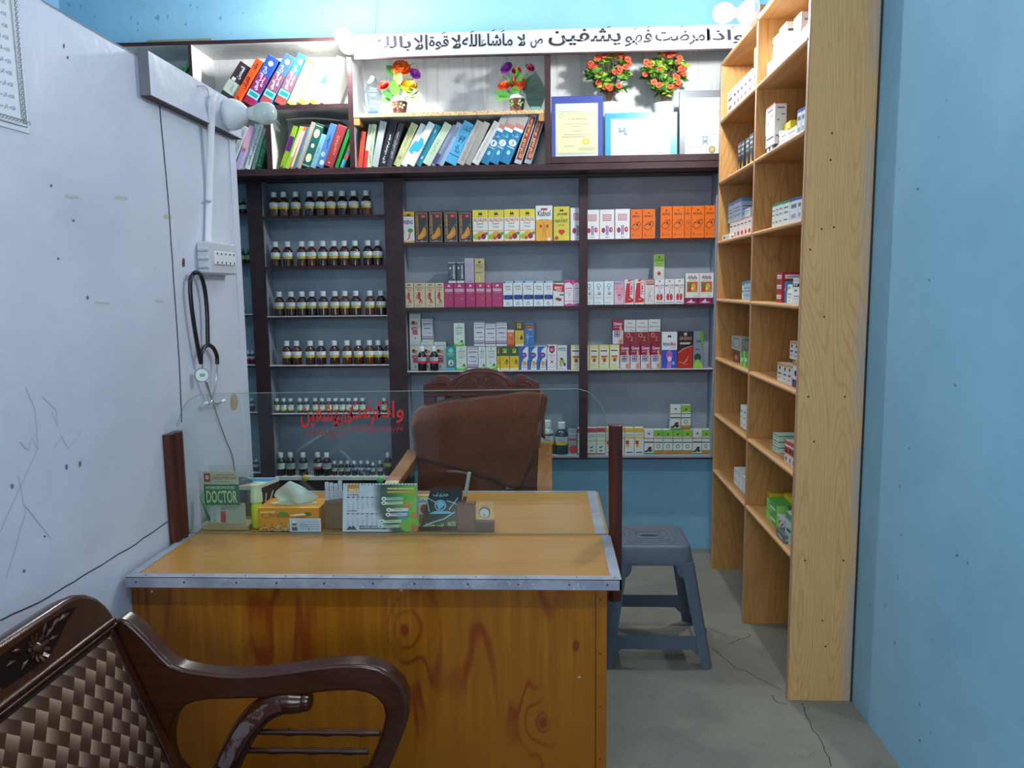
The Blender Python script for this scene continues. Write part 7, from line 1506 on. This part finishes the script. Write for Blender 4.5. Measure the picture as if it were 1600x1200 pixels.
# backrest: leans in the XZ plane
tX, tZ, bX, bZ = -1.036, .850, -.870, .43
dv = Vector((tX-bX, 0, tZ-bZ)).normalized(); nv = Vector((dv.z, 0, -dv.x)); B0 = Vector((bX, 0, bZ)); BL_ = math.hypot(tX-bX, tZ-bZ)
def bp(y, s, out=0.): return Vector((bX, y, bZ))+dv*s+nv*out
def weave():
    t = NT('woven_fabric', .75, .15); x, y, z = t.xyz()
    u = t.math('ADD', t.math('MULTIPLY', t.math('ADD', y, z), 25.0), 200.0); w = t.math('ADD', t.math('MULTIPLY', t.math('SUBTRACT', z, y), 25.0), 100.0)
    a = t.math('ADD', u, w); b = t.math('SUBTRACT', w, u)          # diagonal twill blocks
    fa = t.math('FLOOR', u); fb = t.math('FLOOR', w)
    su = t.math('FRACT', u); sw = t.math('FRACT', w)
    sel = t.math('FLOORED_MODULO', t.math('ADD', fa, fb), 3.0) if False else t.math('MODULO', t.math('ADD', t.math('ADD', fa, t.math('MULTIPLY', fb, 1)), 300), 4.0)
    h = t.math('LESS_THAN', sel, 1.9)                                # horizontal strap on top
    g1 = t.math('ADD', t.math('MULTIPLY', su, .5), t.math('MULTIPLY', t.math('MODULO', sel, 2.0), .5))
    g2 = t.math('ADD', t.math('MULTIPLY', sw, .5), t.math('MULTIPLY', t.math('MODULO', sel, 2.0), .5))
    fib1 = t.noise(1, 2, .6, vec=t.mapp((1, 150, 150))); fib2 = t.noise(1, 2, .6, vec=t.mapp((1, 150, 150), (0, 3, 3)))
    c1 = t.mix(t.math('POWER', g1, 3.0), '402416', 'a88e76'); c1 = t.mix(t.math('MULTIPLY', fib1, .35), c1, '3c241c')
    c2 = t.mix(t.math('POWER', g2, 3.0), '402416', 'a88e76'); c2 = t.mix(t.math('MULTIPLY', fib2, .35), c2, '3c241c')
    c = t.mix(h, c2, c1)
    return t.col(c)
M_WV = weave()
def rotsheet(name, fn, mt, nu, nv_, **k): m_ = MB(); m_.grid(fn, nu, nv_, mt); return m_.build(name, V, world=True, **k)
yN, yFr = 1.10, 1.60; sp = BL_-.125
# panel built flat in its own local frame (y, height) so the weave follows it, then leaned
m = MB(); m.grid(lambda u, v: Vector((.012*math.sin(math.pi*u)**.5*math.sin(math.pi*min(1, v*1.02))**.5 if 0 < u < 1 and 0 < v < 1 else 0, (yN-yFr)*.5+(yFr-yN)*u+(-.010*(1-v) if u > .5 else 0), v*sp-sp)), 16, 14, M_WV)
pn = m.build('woven_panel', V, smooth=60)
pn.location = bp((yN+yFr)/2, sp, .012)-V.location; pn.rotation_euler = (0, -math.atan2(bX-tX, tZ-bZ), 0)
# frame stiles
for (y_, w_) in ((yFr, .028), (yN-.028, .028)):
    m = MB(); m.prism([bp(y_, -.02, -.02), bp(y_+w_, -.02, -.02), bp(y_+w_, -.02, .012), bp(y_, -.02, .012)], dv*(BL_-.10), M_CHAIRW); m.build('stile', V, world=True, bevel=.005, seg=3)
m = MB(); m.prism([bp(yN, 0, -.02), bp(yFr, 0, -.02), bp(yFr, 0, .006), bp(yN, 0, .006)], dv*(sp+.02), mat('2c1812', .5)); m.build('back_board', V, world=True)
# crest rail with rounded far top corner
yr = yFr+.035; prof = [(1.02, sp+.006), (yr, sp+.006), (yr, sp+.04), (yr-.008, sp+.066), (yr-.024, sp+.092), (yr-.050, sp+.113), (yr-.085, sp+.126), (yr-.12, sp+.130), (1.02, sp+.130)]
m = MB(); m.prism([bp(y_, s_, -.03) for y_, s_ in prof], nv*.05, M_CHAIRW); CR = m.build('crest_rail', V, world=True, smooth=40, bevel=.014, seg=4)
m = MB(); m.tube([bp(1.03, sp+.028, .022), bp(yr-.012, sp+.028, .022)], .006, M_CHAIRW, 8); m.tube([bp(1.03, sp+.016, .021), bp(yr-.012, sp+.016, .021)], .004, M_CHAIRW, 8); m.build('moulding', V, world=True, smooth=50)
# carved recess and flower
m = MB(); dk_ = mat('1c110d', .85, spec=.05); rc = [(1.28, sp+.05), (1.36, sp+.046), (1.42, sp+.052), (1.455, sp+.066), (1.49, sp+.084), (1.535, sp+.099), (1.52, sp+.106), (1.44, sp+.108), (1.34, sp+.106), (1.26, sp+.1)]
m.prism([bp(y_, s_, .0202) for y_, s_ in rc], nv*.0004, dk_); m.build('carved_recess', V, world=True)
m = MB(); fc = (1.392, sp+.076)
for k in range(11):
    a = 2*math.pi*k/11; rot_ = lambda r_, t: bp(fc[0]+r_*math.cos(a+t), fc[1]+r_*math.sin(a+t), .021)
    m.add([rot_(.008, 0), rot_(.018, -.24), rot_(.028, -.12)+nv*.004, rot_(.029, .12)+nv*.004, rot_(.018, .24)], [(0, 1, 2, 3, 4)], M_CHAIRW)
m.lathe([(.011, 0), (.010, .005), (.006, .008), (.003, .009)], M_CHAIRW, 14, c=(0, 0, 0)); 
ql = nv.to_track_quat('Z', 'Y').to_matrix(); nl_ = 14*4
base_ = len(m.v)-nl_
for i in range(base_, len(m.v)): m.v[i] = tuple(bp(*fc, .021)+ql@Vector(m.v[i]))
for (y_, s_, L_, dy, ds) in [(1.420, sp+.083, .035, 1, .30), (1.418, sp+.09, .03, .8, .7), (1.425, sp+.075, .03, 1, -.1), (1.445, sp+.092, .035, 1, .3), (1.47, sp+.096, .04, 1, .05), (1.36, sp+.088, .03, -1, .4), (1.36, sp+.068, .03, -1, -.3), (1.335, sp+.08, .03, -1, .05)]:
    d_ = Vector((0, dy, 0))+dv*ds; d_.normalize(); s__ = d_.cross(nv); b_ = bp(y_, s_, .0215)
    m.add([b_, b_+d_*L_*.5+s__*L_*.16, b_+d_*L_+nv*.001, b_+d_*L_*.5-s__*L_*.16, b_+d_*L_*.5+nv*.003], [(0, 1, 4), (1, 2, 4), (2, 3, 4), (3, 0, 4)], M_CHAIRW)
m.build('carved_flower', V, world=True)
